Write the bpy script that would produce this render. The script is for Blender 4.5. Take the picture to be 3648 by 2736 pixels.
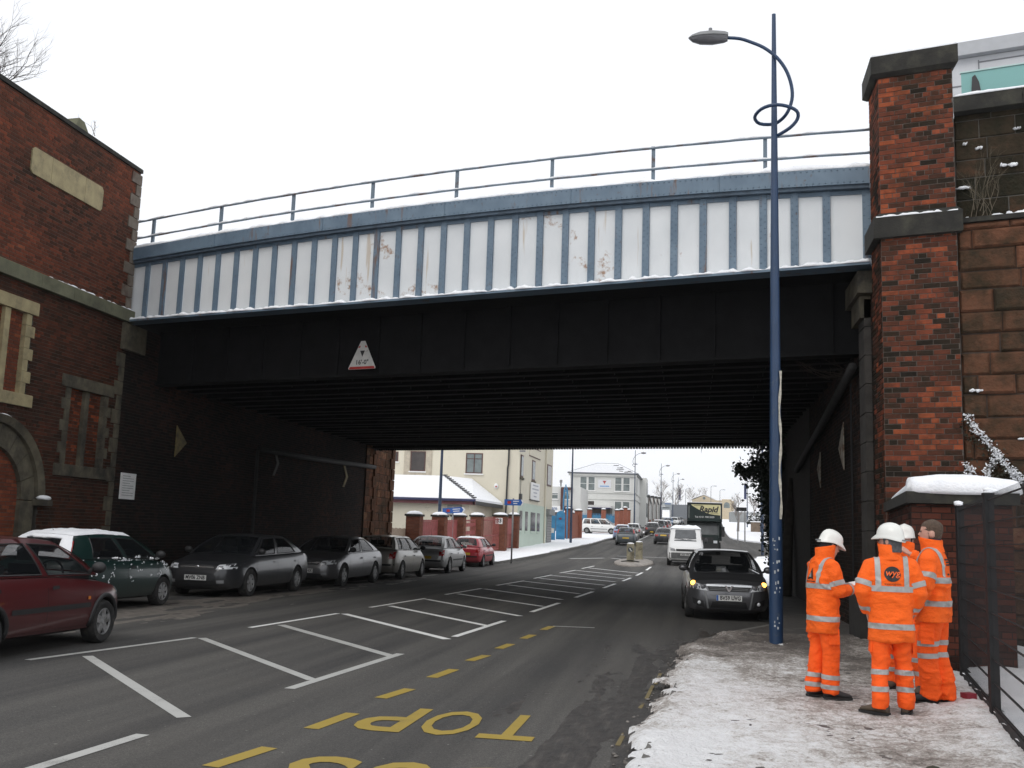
import bpy, bmesh, math, random
import numpy as np
from mathutils import Vector, Matrix

for _o in list(bpy.data.objects):
    bpy.data.objects.remove(_o)
SC = bpy.context.scene
COL = SC.collection
random.seed(7)
RNG = np.random.default_rng(11)
R = math.radians

# ------------------------------------------------------------------ camera
CAM_Z = 1.62
def set_camera():
    psi, th, ro = R(10.06), R(8.39), 0.034
    fw = Vector((-math.sin(psi) * math.cos(th), math.cos(psi) * math.cos(th), math.sin(th)))
    ri = fw.cross(Vector((0, 0, 1))).normalized()
    up = ri.cross(fw)
    r2 = ri * math.cos(ro) + up * math.sin(ro)
    u2 = -ri * math.sin(ro) + up * math.cos(ro)
    cd = bpy.data.cameras.new('camera')
    cd.sensor_width = 36.0
    cd.lens = 36.0 * 3650 / 3648
    cd.clip_start = 0.05
    cd.clip_end = 3000
    co = bpy.data.objects.new('camera', cd)
    COL.objects.link(co)
    m = Matrix((r2, u2, -fw)).transposed().to_4x4()
    m.translation = (0, 0, CAM_Z)
    co.matrix_world = m
    SC.camera = co
set_camera()

# ------------------------------------------------------------------ sky, sun, exposure
SUN_EL, SUN_AZ = R(48), R(205)          # azimuth measured clockwise from +Y (road direction)
def set_world():
    w = bpy.data.worlds.new('World')
    SC.world = w
    w.use_nodes = True
    nt = w.node_tree
    nt.nodes.clear()
    out = nt.nodes.new('ShaderNodeOutputWorld')
    bg = nt.nodes.new('ShaderNodeBackground')
    sky = nt.nodes.new('ShaderNodeTexSky')
    sky.sky_type = 'NISHITA'
    sky.sun_disc = False
    sky.sun_elevation = SUN_EL
    sky.sun_rotation = SUN_AZ
    sky.air_density = 1.0
    sky.dust_density = 4.0
    mix = nt.nodes.new('ShaderNodeMix')
    mix.data_type = 'RGBA'
    mix.inputs['Factor'].default_value = 0.93      # closed cloud deck, a trace of blue through it
    mix.inputs[7].default_value = (10.9, 11.1, 11.5, 1)
    nt.links.new(sky.outputs[0], mix.inputs[6])
    nt.links.new(mix.outputs[2], bg.inputs[0])
    bg.inputs[1].default_value = 0.1
    nt.links.new(bg.outputs[0], out.inputs[0])
    sd = bpy.data.lights.new('sun', 'SUN')
    sd.energy = 0.9
    sd.angle = R(35)
    sd.color = (1.0, 0.97, 0.92)
    so = bpy.data.objects.new('sun', sd)
    COL.objects.link(so)
    d = Vector((math.sin(SUN_AZ) * math.cos(SUN_EL), math.cos(SUN_AZ) * math.cos(SUN_EL), math.sin(SUN_EL)))
    so.rotation_euler = d.to_track_quat('Z', 'Y').to_euler()
    so.location = (0, 0, 30)
set_world()
SC.view_settings.view_transform = 'Standard'
SC.view_settings.look = 'None'
SC.view_settings.exposure = 0.0
SC.view_settings.gamma = 1.0
SC.view_settings.use_curve_mapping = False

# ------------------------------------------------------------------ noise for geometry
_perm = np.random.default_rng(3).random((256, 256))
def vnoise(x, y):
    x = np.asarray(x, float); y = np.asarray(y, float)
    xi = np.floor(x).astype(int); yi = np.floor(y).astype(int)
    xf = x - xi; yf = y - yi
    u = xf * xf * (3 - 2 * xf); v = yf * yf * (3 - 2 * yf)
    a = _perm[xi % 256, yi % 256]; b = _perm[(xi + 1) % 256, yi % 256]
    c = _perm[xi % 256, (yi + 1) % 256]; d = _perm[(xi + 1) % 256, (yi + 1) % 256]
    return a + (b - a) * u + (c - a) * v + (a - b - c + d) * u * v
def fbm(x, y, octv=4):
    s = 0.0; a = 0.5; t = 0
    for i in range(octv):
        s = s + a * vnoise(np.asarray(x) * 2 ** i + 17.3 * i, np.asarray(y) * 2 ** i + 5.1 * i)
        t += a; a *= 0.5
    return s / t

def zr(Y):
    """height of the road: level under the bridge, climbing 3 percent beyond it"""
    t = np.asarray(Y, float) - 50.0
    z = 0.031 * (t + np.sqrt(t * t + 36.0)) / 2
    return float(z) if np.ndim(Y) == 0 else z

# ------------------------------------------------------------------ objects
ROOTS = {}
def put(o, parent=None):
    COL.objects.link(o)
    if parent is not None:
        o.parent = parent
    return o
def tag(o, label=None, cat=None, group=None, kind=None):
    if label: o['label'] = label
    if cat: o['category'] = cat
    if group: o['group'] = group
    if kind: o['kind'] = kind
    return o
def thing(name, loc, label, cat, group=None, rotz=0.0):
    o = bpy.data.objects.new(name, None)
    o.empty_display_size = 0.2
    o.location = loc
    o.rotation_euler = (0, 0, rotz)
    put(o)
    ROOTS[o.name] = Matrix.Translation(Vector(loc)) @ Matrix.Rotation(rotz, 4, 'Z')
    return tag(o, label, cat, group)
def root_of(o):
    while o is not None and o.parent is not None:
        o = o.parent
    return o

class MB:
    """collects shapes, then links them as one mesh object"""
    def __init__(s):
        s.v = []; s.f = []; s.m = []; s.t = []; s.tone = 0.0; s.mi = 0
    def add(s, vs, fs, mi=None, tone=None):
        b = len(s.v)
        s.v.extend([tuple(p) for p in vs])
        for f in fs:
            s.f.append([b + i for i in f])
            s.m.append(s.mi if mi is None else mi)
            s.t.append(s.tone if tone is None else tone)
        return s
    def obox(s, c, ux, uy, uz, **k):
        """box about c with half axis vectors"""
        c = Vector(c); ux = Vector(ux); uy = Vector(uy); uz = Vector(uz)
        vs = [c + ux * a + uy * b + uz * d for d in (-1, 1) for b in (-1, 1) for a in (-1, 1)]
        fs = [(0, 2, 3, 1), (4, 5, 7, 6), (0, 1, 5, 4), (2, 6, 7, 3), (0, 4, 6, 2), (1, 3, 7, 5)]
        if ux.cross(uy).dot(uz) < 0:
            fs = [f[::-1] for f in fs]
        return s.add(vs, fs, **k)
    def box(s, x0, x1, y0, y1, z0, z1, **k):
        return s.obox(((x0 + x1) / 2, (y0 + y1) / 2, (z0 + z1) / 2), ((x1 - x0) / 2, 0, 0), (0, (y1 - y0) / 2, 0), (0, 0, (z1 - z0) / 2), **k)
    def loft(s, rings, cap0=True, cap1=True, closed=True, **k):
        n = len(rings[0]); vs = [p for r in rings for p in r]; fs = []
        for i in range(len(rings) - 1):
            for j in range(n if closed else n - 1):
                a = i * n + j; b = i * n + (j + 1) % n
                fs.append((a, b, b + n, a + n))
        if cap0: fs.append(tuple(range(n))[::-1])
        if cap1: fs.append(tuple((len(rings) - 1) * n + j for j in range(n)))
        return s.add(vs, fs, **k)
    def tube(s, pts, rad, n=8, cap=True, **k):
        pts = [Vector(p) for p in pts]
        if not hasattr(rad, '__len__'): rad = [rad] * len(pts)
        rings = []; ref = None
        for i, p in enumerate(pts):
            d = (pts[min(i + 1, len(pts) - 1)] - pts[max(i - 1, 0)]).normalized()
            if ref is None:
                ref = Vector((0, 0, 1)) if abs(d.z) < 0.9 else Vector((1, 0, 0))
            u = (ref - d * ref.dot(d)).normalized(); w = d.cross(u); ref = u
            rings.append([p + (u * math.cos(t) + w * math.sin(t)) * rad[i] for t in (2 * math.pi * j / n for j in range(n))])
        return s.loft(rings, cap, cap, **k)
    def prism(s, poly, o, ux, uy, uz, d, **k):
        """2d outline poly in the (ux, uy) plane at o, pushed d along uz"""
        o = Vector(o); ux = Vector(ux); uy = Vector(uy); uz = Vector(uz)
        n = len(poly)
        a = [o + ux * p[0] + uy * p[1] for p in poly]
        vs = a + [q + uz * d for q in a]
        fs = [tuple(range(n))[::-1], tuple(range(n, 2 * n))] + [(i, (i + 1) % n, n + (i + 1) % n, n + i) for i in range(n)]
        ar = sum(poly[i][0] * poly[(i + 1) % n][1] - poly[(i + 1) % n][0] * poly[i][1] for i in range(n))
        if (ar > 0) == (ux.cross(uy).dot(uz) * d < 0):
            fs = [f[::-1] for f in fs]
        return s.add(vs, fs, **k)
    def dome(s, c, n, r, h, seg=6, **k):
        """rivet head"""
        c = Vector(c); n = Vector(n).normalized()
        u = n.orthogonal().normalized(); w = n.cross(u)
        r0 = [c + (u * math.cos(t) + w * math.sin(t)) * r for t in (2 * math.pi * j / seg for j in range(seg))]
        r1 = [c + n * h * 0.8 + (u * math.cos(t) + w * math.sin(t)) * r * 0.6 for t in (2 * math.pi * j / seg for j in range(seg))]
        return s.loft([r0, r1], False, True, **k)
    def blob(s, c, rx, ry, rz, nu=10, nv=6, jit=0.0, **k):
        rings = []
        for i in range(nv + 1):
            ph = -math.pi / 2 + math.pi * i / nv
            rr = max(math.cos(ph), 0.02)
            ring = []
            for j in range(nu):
                t = 2 * math.pi * j / nu
                q = 1 + random.uniform(-jit, jit)
                ring.append((c[0] + rx * rr * math.cos(t) * q, c[1] + ry * rr * math.sin(t) * q, c[2] + rz * math.sin(ph) * q))
            rings.append(ring)
        return s.loft(rings, True, True, **k)
    def build(s, name, mat=None, parent=None, smooth=False, world=True, sharp=None):
        vs = s.v
        if parent is not None and world:
            r = root_of(parent)
            if r.name in ROOTS:
                inv = np.array(ROOTS[r.name].inverted())
                a = np.array([tuple(p) for p in vs], float)
                vs = (a @ inv[:3, :3].T + inv[:3, 3]).tolist()
        me = bpy.data.meshes.new(name)
        me.from_pydata(vs, [], s.f)
        mats = mat if isinstance(mat, (list, tuple)) else [mat]
        for q in mats:
            if q is not None: me.materials.append(q)
        if len(mats) > 1:
            me.polygons.foreach_set('material_index', s.m)
        if any(s.t):
            at = me.attributes.new('tone', 'FLOAT', 'FACE')
            at.data.foreach_set('value', s.t)
        if smooth:
            me.polygons.foreach_set('use_smooth', [True] * len(s.f))
        me.update()
        if sharp is not None:
            try: me.set_sharp_from_angle(angle=R(sharp))
            except Exception: pass
        o = bpy.data.objects.new(name, me)
        return put(o, parent)

def copy_tree(o, parent=None):
    c = o.copy()
    COL.objects.link(c)
    c.parent = parent
    for ch in list(o.children):
        copy_tree(ch, c)
    return c

def text_mesh(body, size, extrude=0.0, shear=0.0, bold=0.0, align='CENTER', spacing=1.0):
    """lettering as mesh data, lying in the xy plane"""
    cu = bpy.data.curves.new('lettering', 'FONT')
    cu.body = body; cu.size = size; cu.extrude = extrude; cu.shear = shear; cu.offset = bold
    cu.align_x = align; cu.align_y = 'CENTER'; cu.space_character = spacing
    cu.resolution_u = 3
    o = bpy.data.objects.new('lettering', cu)
    COL.objects.link(o)
    bpy.context.view_layer.update()
    dg = bpy.context.evaluated_depsgraph_get()
    me = bpy.data.meshes.new_from_object(o.evaluated_get(dg))
    bpy.data.objects.remove(o)
    bpy.data.curves.remove(cu)
    return me
def lettering(name, body, size, mat, parent, o, ux, uy, extrude=0.002, sx=1.0, **k):
    """text with its baseline along ux and its height along uy, centred at o (world)"""
    me = text_mesh(body, size, extrude, **k)
    ux = Vector(ux).normalized(); uy = Vector(uy).normalized(); uz = ux.cross(uy)
    m = Matrix((ux * sx, uy, uz)).transposed().to_4x4()
    m.translation = Vector(o)
    if parent is not None:
        r = root_of(parent)
        if r.name in ROOTS:
            m = ROOTS[r.name].inverted() @ m
    me.transform(m)
    me.name = name
    me.materials.clear()
    me.materials.append(mat)
    return put(bpy.data.objects.new(name, me), parent)

# ------------------------------------------------------------------ materials
MATS = {}
class NT:
    def __init__(s, name):
        s.m = bpy.data.materials.new(name)
        s.m.use_nodes = True
        s.t = s.m.node_tree
        s.b = s.t.nodes['Principled BSDF']
    def n(s, typ, **k):
        q = s.t.nodes.new(typ)
        for a, b in k.items(): setattr(q, a, b)
        return q
    def l(s, a, b): s.t.links.new(a, b)
    def pos(s):
        return s.n('ShaderNodeNewGeometry').outputs['Position']
    def noise(s, scale, detail=4, rough=0.55, vec=None, stretch=None):
        q = s.n('ShaderNodeTexNoise')
        q.inputs['Scale'].default_value = scale
        q.inputs['Detail'].default_value = detail
        q.inputs['Roughness'].default_value = rough
        v = vec if vec is not None else s.pos()
        if stretch:
            mp = s.n('ShaderNodeMapping')
            mp.inputs['Scale'].default_value = stretch
            s.l(v, mp.inputs[0]); v = mp.outputs[0]
        s.l(v, q.inputs['Vector'])
        return q.outputs['Fac']
    def ramp(s, fac, stops, interp='LINEAR'):
        q = s.n('ShaderNodeValToRGB')
        q.color_ramp.interpolation = interp
        e = q.color_ramp.elements
        while len(e) < len(stops): e.new(0.5)
        for i, (p, c) in enumerate(stops):
            e[i].position = p
            e[i].color = (c[0], c[1], c[2], 1) if hasattr(c, '__len__') else (c, c, c, 1)
        s.l(fac, q.inputs[0])
        return q.outputs[0]
    def mix(s, f, a, b, blend='MIX'):
        q = s.n('ShaderNodeMix', data_type='RGBA', blend_type=blend)
        for i, v in ((0, f), (6, a), (7, b)):
            if hasattr(v, 'is_output') or isinstance(v, bpy.types.NodeSocket): s.l(v, q.inputs[i])
            elif i == 0: q.inputs[0].default_value = v
            else: q.inputs[i].default_value = (v[0], v[1], v[2], 1)
        return q.outputs[2]
    def math(s, op, a, b=0.0, c=None):
        q = s.n('ShaderNodeMath', operation=op)
        for i, v in enumerate((a, b) if c is None else (a, b, c)):
            if isinstance(v, bpy.types.NodeSocket): s.l(v, q.inputs[i])
            else: q.inputs[i].default_value = v
        return q.outputs[0]
    def bump(s, h, strength=0.4, dist=0.01):
        q = s.n('ShaderNodeBump')
        q.inputs['Strength'].default_value = strength
        q.inputs['Distance'].default_value = dist
        s.l(h, q.inputs['Height'])
        s.l(q.outputs[0], s.b.inputs['Normal'])
    def set(s, **k):
        for a, v in k.items():
            i = s.b.inputs[{'color': 'Base Color', 'rough': 'Roughness', 'metal': 'Metallic', 'spec': 'Specular IOR Level', 'coat': 'Coat Weight', 'coatr': 'Coat Roughness', 'trans': 'Transmission Weight', 'alpha': 'Alpha', 'ior': 'IOR', 'emit': 'Emission Color', 'emits': 'Emission Strength'}[a]]
            if isinstance(v, bpy.types.NodeSocket): s.l(v, i)
            elif hasattr(v, '__len__'): i.default_value = (v[0], v[1], v[2], 1)
            else: i.default_value = v
        return s

def plain(name, c, rough=0.6, var=0.25, scale=6.0, bump=0.0, bscale=60.0, metal=0.0, coat=0.0, dirt=None, dscale=2.0, dlo=0.5, dhi=0.7, spec=0.5, stretch=None):
    """painted / built surface with tonal variation, optional blotches of dirt with a shape of their own"""
    if name in MATS: return MATS[name]
    n = NT(name)
    f = n.noise(scale, 5)
    lo = tuple(max(0, x * (1 - var)) for x in c); hi = tuple(min(1, x * (1 + var)) for x in c)
    col = n.ramp(f, [(0.3, lo), (0.7, hi)])
    if dirt is not None:
        g = n.ramp(n.noise(dscale, 6, 0.65, stretch=stretch), [(dlo, 0.0), (dhi, 1.0)])
        col = n.mix(g, col, dirt)
    n.set(color=col, rough=rough, metal=metal, coat=coat, spec=spec)
    if bump: n.bump(n.noise(bscale, 3), bump, 0.01)
    MATS[name] = n.m
    return n.m

def brick_mat(name, stops, soot=0.0, sootc=(0.012, 0.011, 0.010), lo=0.45, hi=0.75, sscale=0.5, grain=(28, 0.35), bump=(70, 0.5, 0.006)):
    """one colour per brick, from its own tone (a face value, or the object's colour for a brick that is its own object)"""
    n = NT(name)
    at = n.n('ShaderNodeAttribute', attribute_type='GEOMETRY', attribute_name='tone')
    oi = n.n('ShaderNodeObjectInfo')
    sep = n.n('ShaderNodeSeparateColor')
    n.l(oi.outputs['Color'], sep.inputs[0])
    t = n.math('ADD', at.outputs['Fac'], n.math('SUBTRACT', 1.0, sep.outputs[0]))
    t = n.math('ADD', t, n.math('MULTIPLY', n.math('SUBTRACT', n.noise(grain[0], 5, 0.65), 0.5), grain[1]))
    col = n.ramp(t, stops)
    if soot:
        g = n.ramp(n.noise(sscale, 6, 0.65), [(lo, 0.0), (hi, soot)])
        col = n.mix(g, col, sootc)
    n.set(color=col, rough=0.92, spec=0.08)
    n.bump(n.noise(bump[0], 5, 0.6), bump[1], bump[2])
    MATS[name] = n.m
    return n.m
# ---- the materials of the place
def m_asphalt():
    n = NT('asphalt')
    sp = n.noise(170, 3, 0.7)
    big = n.noise(0.35, 5, 0.6)
    col = n.ramp(sp, [(0.3, (0.038, 0.037, 0.036)), (0.55, (0.083, 0.081, 0.079)), (0.75, (0.16, 0.157, 0.15))])
    tr = n.ramp(n.noise(1.0, 4, 0.55, stretch=(1.6, 0.05, 1)), [(0.38, (0.70, 0.70, 0.71)), (0.62, (1.22, 1.2, 1.16))])
    col = n.mix(1.0, col, tr, 'MULTIPLY')
    gr = n.ramp(n.noise(75, 2, 0.6), [(0.3, (0.72, 0.72, 0.72)), (0.5, (1.0, 1.0, 1.0)), (0.72, (1.45, 1.44, 1.4))])
    col = n.mix(1.0, col, gr, 'MULTIPLY')
    fl = n.ramp(n.noise(16, 2, 0.5), [(0.735, 0.0), (0.75, 0.6)])
    col = n.mix(fl, col, (0.3, 0.29, 0.27))
    col = n.mix(n.ramp(big, [(0.45, 0.0), (0.75, 0.45)]), col, (0.09, 0.085, 0.078))
    n.set(color=col, rough=n.ramp(big, [(0.3, 0.78), (0.7, 0.95)]), spec=0.16)
    n.bump(sp, 0.5, 0.006)
    MATS['asphalt'] = n.m
m_asphalt()
def m_paint_road(name, c, c2):
    n = NT(name)
    w = n.math('ADD', n.math('MULTIPLY', n.noise(90, 3, 0.7), 0.6), n.math('MULTIPLY', n.noise(3.0, 4), 0.4))
    col = n.mix(n.ramp(w, [(0.54, 0.0), (0.66, 1.0)]), c, c2)
    n.set(color=col, rough=0.5, spec=0.5)
    MATS[name] = n.m
m_paint_road('white_road_paint', (0.44, 0.44, 0.42), (0.15, 0.145, 0.135))
m_paint_road('fresh_white_road_paint', (0.78, 0.78, 0.76), (0.4, 0.4, 0.38))
m_paint_road('faint_yellow_paint', (0.17, 0.13, 0.05), (0.06, 0.052, 0.04))
m_paint_road('yellow_road_paint', (0.34, 0.24, 0.035), (0.15, 0.12, 0.045))
def m_snow():
    n = NT('snow')
    f = n.noise(5, 5)
    n.set(color=n.ramp(f, [(0.25, (0.80, 0.82, 0.86)), (0.6, (0.90, 0.91, 0.93))]), rough=0.75, spec=0.25)
    n.bump(n.noise(26, 5, 0.6), 0.6, 0.03)
    MATS['snow'] = n.m
    n = NT('trampled_snow')
    a = n.noise(1.1, 5, 0.6); b = n.noise(9, 5, 0.7); c = n.noise(38, 4, 0.65)
    s = n.math('ADD', n.math('MULTIPLY', a, 0.34), n.math('ADD', n.math('MULTIPLY', b, 0.38), n.math('MULTIPLY', c, 0.28)))
    at = n.n('ShaderNodeAttribute', attribute_type='GEOMETRY', attribute_name='wear')
    s = n.math('ADD', s, n.math('MULTIPLY', at.outputs['Fac'], 0.22))
    col = n.ramp(s, [(0.44, (0.88, 0.88, 0.89)), (0.515, (0.72, 0.70, 0.685)), (0.575, (0.44, 0.40, 0.37)), (0.66, (0.20, 0.175, 0.155)), (0.74, (0.12, 0.105, 0.095))])
    n.set(color=col, rough=0.6, spec=0.35)
    n.bump(n.math('ADD', b, n.math('MULTIPLY', c, 0.8)), 1.0, 0.05)
    MATS['trampled_snow'] = n.m
    n = NT('road_slush')
    b = n.noise(3, 7, 0.75, stretch=(3.2, 0.9, 1))
    n.set(color=n.ramp(b, [(0.35, (0.020, 0.018, 0.017)), (0.55, (0.045, 0.040, 0.036)), (0.72, (0.11, 0.098, 0.085))]), rough=0.5)
    n.bump(b, 0.9, 0.03)
    MATS['road_slush'] = n.m
m_snow()
plain('pavement_asphalt', (0.075, 0.07, 0.066), 0.6, 0.35, 9, 0.5, 120, dirt=(0.19, 0.18, 0.17), dscale=1.4, dlo=0.55, dhi=0.75)
plain('kerb_stone', (0.13, 0.125, 0.115), 0.8, 0.3, 8, 0.4)
BRICK_L = brick_mat('left_brick', [(0.0, (0.035, 0.022, 0.016)), (0.3, (0.085, 0.036, 0.024)), (0.6, (0.135, 0.047, 0.028)), (0.85, (0.19, 0.056, 0.032)), (1.0, (0.27, 0.085, 0.04))], 0.35, sootc=(0.05, 0.032, 0.022), sscale=1.5, grain=(14, 0.45))
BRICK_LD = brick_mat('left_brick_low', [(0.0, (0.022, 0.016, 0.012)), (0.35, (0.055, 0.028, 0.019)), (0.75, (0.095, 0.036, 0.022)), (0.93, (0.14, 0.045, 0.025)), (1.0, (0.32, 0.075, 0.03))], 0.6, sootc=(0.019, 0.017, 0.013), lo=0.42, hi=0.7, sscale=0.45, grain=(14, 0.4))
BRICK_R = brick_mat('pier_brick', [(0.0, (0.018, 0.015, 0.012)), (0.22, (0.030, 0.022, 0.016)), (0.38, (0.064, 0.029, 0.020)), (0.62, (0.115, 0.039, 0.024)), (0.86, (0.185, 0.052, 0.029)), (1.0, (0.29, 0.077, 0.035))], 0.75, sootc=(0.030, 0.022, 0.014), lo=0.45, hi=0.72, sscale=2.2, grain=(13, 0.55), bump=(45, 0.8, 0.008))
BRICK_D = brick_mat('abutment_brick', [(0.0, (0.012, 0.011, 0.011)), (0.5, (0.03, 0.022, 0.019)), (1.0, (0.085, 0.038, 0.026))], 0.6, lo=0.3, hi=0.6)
BRICK_W = brick_mat('boundary_brick', [(0.0, (0.02, 0.014, 0.012)), (0.4, (0.05, 0.023, 0.018)), (1.0, (0.125, 0.042, 0.028))], 0.5)
BRICK_F = brick_mat('far_brick', [(0.0, (0.13, 0.052, 0.036)), (1.0, (0.24, 0.095, 0.058))], 0.0)
SANDSTONE = brick_mat('red_sandstone', [(0.0, (0.018, 0.017, 0.012)), (0.3, (0.045, 0.033, 0.022)), (0.5, (0.095, 0.050, 0.031)), (0.8, (0.15, 0.067, 0.040)), (1.0, (0.24, 0.15, 0.085))], 0.85, sootc=(0.022, 0.022, 0.014), lo=0.45, hi=0.70, sscale=2.4, grain=(6, 0.7), bump=(13, 1.0, 0.04))
plain('mortar', (0.095, 0.080, 0.068), 0.95, 0.4, 14, 0.3)
plain('mortar_low', (0.062, 0.056, 0.048), 0.95, 0.5, 3, 0.3, dirt=(0.085, 0.08, 0.065), dscale=3, dlo=0.5, dhi=0.7)
plain('mortar_dark', (0.022, 0.019, 0.017), 0.95, 0.4, 14, 0.3)
plain('buff_stone', (0.34, 0.285, 0.16), 0.85, 0.2, 4, 0.4, 40, dirt=(0.13, 0.115, 0.075), dscale=2.2, dlo=0.5, dhi=0.78)
plain('sooty_stone', (0.115, 0.10, 0.068), 0.9, 0.3, 4, 0.4, 40, dirt=(0.025, 0.023, 0.02), dscale=1.8, dlo=0.42, dhi=0.68)
plain('mossy_stone', (0.135, 0.135, 0.085), 0.9, 0.3, 3, 0.4, 40, dirt=(0.035, 0.034, 0.028), dscale=1.5, dlo=0.5, dhi=0.75)
plain('black_stone', (0.020, 0.019, 0.016), 0.9, 0.4, 4, 0.5, 40, dirt=(0.055, 0.052, 0.038), dscale=2.6, dlo=0.5, dhi=0.72)
plain('dark_plinth', (0.028, 0.026, 0.024), 0.9, 0.3, 4)
def m_girder():
    n = NT('girder_white')
    base = n.ramp(n.noise(1.2, 4), [(0.3, (0.62, 0.645, 0.66)), (0.7, (0.70, 0.72, 0.73))])
    # rust bleeding in runs and in blooms low on some plates
    run = n.ramp(n.noise(1.0, 4, 0.5, stretch=(7, 7, 0.45)), [(0.665, 0.0), (0.72, 0.55)])
    bl = n.math('MULTIPLY', n.noise(5.5, 6, 0.75), n.ramp(n.noise(0.55, 2), [(0.50, 0.0), (0.62, 1.0)]))
    blm = n.ramp(bl, [(0.515, 0.0), (0.63, 0.85)])
    col = n.mix(run, base, (0.42, 0.30, 0.17))
    col = n.mix(blm, col, (0.26, 0.12, 0.045))
    n.set(color=col, rough=0.45)
    MATS['girder_white'] = n.m
    n = NT('girder_blue')
    base = n.ramp(n.noise(2.2, 5), [(0.3, (0.095, 0.145, 0.20)), (0.7, (0.145, 0.205, 0.265))])
    run = n.ramp(n.noise(1.0, 5, 0.6, stretch=(5, 5, 0.8)), [(0.60, 0.0), (0.70, 0.9)])
    sm = n.ramp(n.noise(7, 6, 0.7), [(0.62, 0.0), (0.70, 0.7)])
    col = n.mix(run, base, (0.15, 0.075, 0.04))
    col = n.mix(sm, col, (0.10, 0.06, 0.045))
    n.set(color=col, rough=0.5)
    MATS['girder_blue'] = n.m
    n = NT('rail_steel')
    c = n.ramp(n.noise(3, 5), [(0.54, (0.13, 0.175, 0.22)), (0.64, (0.09, 0.055, 0.045))])
    n.set(color=c, rough=0.6)
    MATS['rail_steel'] = n.m
m_girder()
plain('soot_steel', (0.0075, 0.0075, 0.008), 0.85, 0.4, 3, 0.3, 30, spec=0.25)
plain('lamp_blue', (0.016, 0.042, 0.098), 0.4, 0.12, 3, dirt=(0.06, 0.08, 0.11), dscale=5, dlo=0.62, dhi=0.75)
plain('lamp_blue_far', (0.03, 0.05, 0.095), 0.5, 0.1, 2)
plain('lamp_grey', (0.20, 0.205, 0.21), 0.45, 0.12, 8)
plain('lamp_lens', (0.12, 0.12, 0.13), 0.15, 0.1, 8)
plain('black_metal', (0.006, 0.006, 0.007), 0.75, 0.2, 8)
plain('grey_metal', (0.22, 0.22, 0.22), 0.5, 0.2, 8)
plain('sign_white', (0.62, 0.61, 0.58), 0.5, 0.1, 6, dirt=(0.22, 0.18, 0.12), dscale=7, dlo=0.62, dhi=0.75)
plain('sign_black', (0.02, 0.02, 0.022), 0.5, 0.1)
plain('sign_red', (0.42, 0.03, 0.025), 0.5, 0.2)
plain('sign_blue', (0.03, 0.12, 0.42), 0.4, 0.1)
plain('clean_white', (0.78, 0.78, 0.77), 0.5, 0.05)

# ---- road, pavements, markings
def strip(name, xs0, xs1, ys, dz, mat, parent=None, side=0.0):
    """a sheet between two edges that follows the road's climb, with a drop of `side` along both edges"""
    b = MB(); n = len(ys)
    a = [(xs0[i], ys[i], zr(ys[i]) + dz) for i in range(n)]
    c = [(xs1[i], ys[i], zr(ys[i]) + dz) for i in range(n)]
    b.add(a + c, [(i, n + i, n + i + 1, i + 1) for i in range(n - 1)])
    if side:
        for e, fl in ((a, 1), (c, 0)):
            lo = [(p[0], p[1], p[2] - side) for p in e]
            f = [(i, i + 1, n + i + 1, n + i) for i in range(n - 1)]
            b.add(e + lo, [q[::-1] for q in f] if fl else f)
        for e in (0, n - 1):
            q = [a[e], c[e], (c[e][0], c[e][1], c[e][2] - side), (a[e][0], a[e][1], a[e][2] - side)]
            b.add(q, [(0, 1, 2, 3)] if e else [(3, 2, 1, 0)])
    return b.build(name, mat, parent)
def interp(pts, ys):
    return np.interp(ys, [p[1] for p in pts], [p[0] for p in pts])

YS = np.concatenate([np.arange(-40, 130, 2.0), np.arange(130, 420, 10.0), [420, 900]])
g = strip('ground', np.full(len(YS), -700.0), np.full(len(YS), 700.0), YS, -0.10, MATS['snow'])
tag(g, kind='structure')
YR = np.arange(-20, 330, 2.0)
road = strip('road', np.full(len(YR), -16.0), np.interp(YR, [0, 60, 66, 90, 110, 330], [4.5, 4.5, 26, 26, 8, 9]), YR, 0.0, MATS['asphalt'])
tag(road, kind='structure')

KR = [(-0.55, -20), (-0.45, 4), (-0.3, 8), (0.07, 16), (0.6, 18), (1.62, 20.6), (1.9, 30), (2.5, 47), (3.3, 64), (4.1, 70), (6.0, 74), (12.0, 78.5)]
KL = [(-12.15, -20), (-12.15, 49.5), (-11.4, 51.2), (-9.65, 52.6), (-8.8, 64), (-7.75, 83), (-7.5, 98), (-6.4, 106), (-5.4, 116), (-5.0, 140), (-5.2, 200), (-4.5, 330)]
ye = np.concatenate([np.arange(-20, 4, 2.0), np.arange(4, 24, 0.5), np.arange(24, 78.6, 1.5), [78.5]])
xe = interp(KR, ye)
pv = strip('pavement', xe + 0.13, np.maximum(interp([(4.6, -20), (4.6, 40), (14.0, 44), (30, 80)], ye), xe + 0.4), ye, 0.12, MATS['pavement_asphalt'], side=0.25)
tag(pv, kind='structure')
k = strip('kerb', xe, xe + 0.128, ye, 0.124, MATS['kerb_stone'], side=0.25)
tag(k, kind='structure')
yl = np.concatenate([np.arange(-20, 49, 3.0), np.arange(49, 66, 0.8), np.arange(66, 330, 4.0)])
xl = interp(KL, yl)
pl = strip('pavement', interp([(-13.7, -20), (-13.7, 45.2), (-30, 46.5), (-30, 330)], yl), xl - 0.13, yl, 0.12, MATS['pavement_asphalt'], side=0.25)
tag(pl, kind='structure')
k = strip('kerb', xl - 0.128, xl, yl, 0.124, MATS['kerb_stone'], side=0.25)
tag(k, kind='structure')
# the snowy verge across the side road
yv = np.concatenate([np.arange(92, 118, 1.0), np.arange(118, 330, 6.0)])
xv = np.interp(yv, [92, 94, 97, 101, 107, 113, 119, 140, 240, 330], [24, 16, 9.6, 7.4, 5.4, 4.5, 4.3, 4.6, 7.0, 8.0])
vg = strip('verge', xv, np.full(len(yv), 60.0), yv, 0.13, MATS['snow'], side=0.3)
tag(vg, kind='structure')

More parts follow.
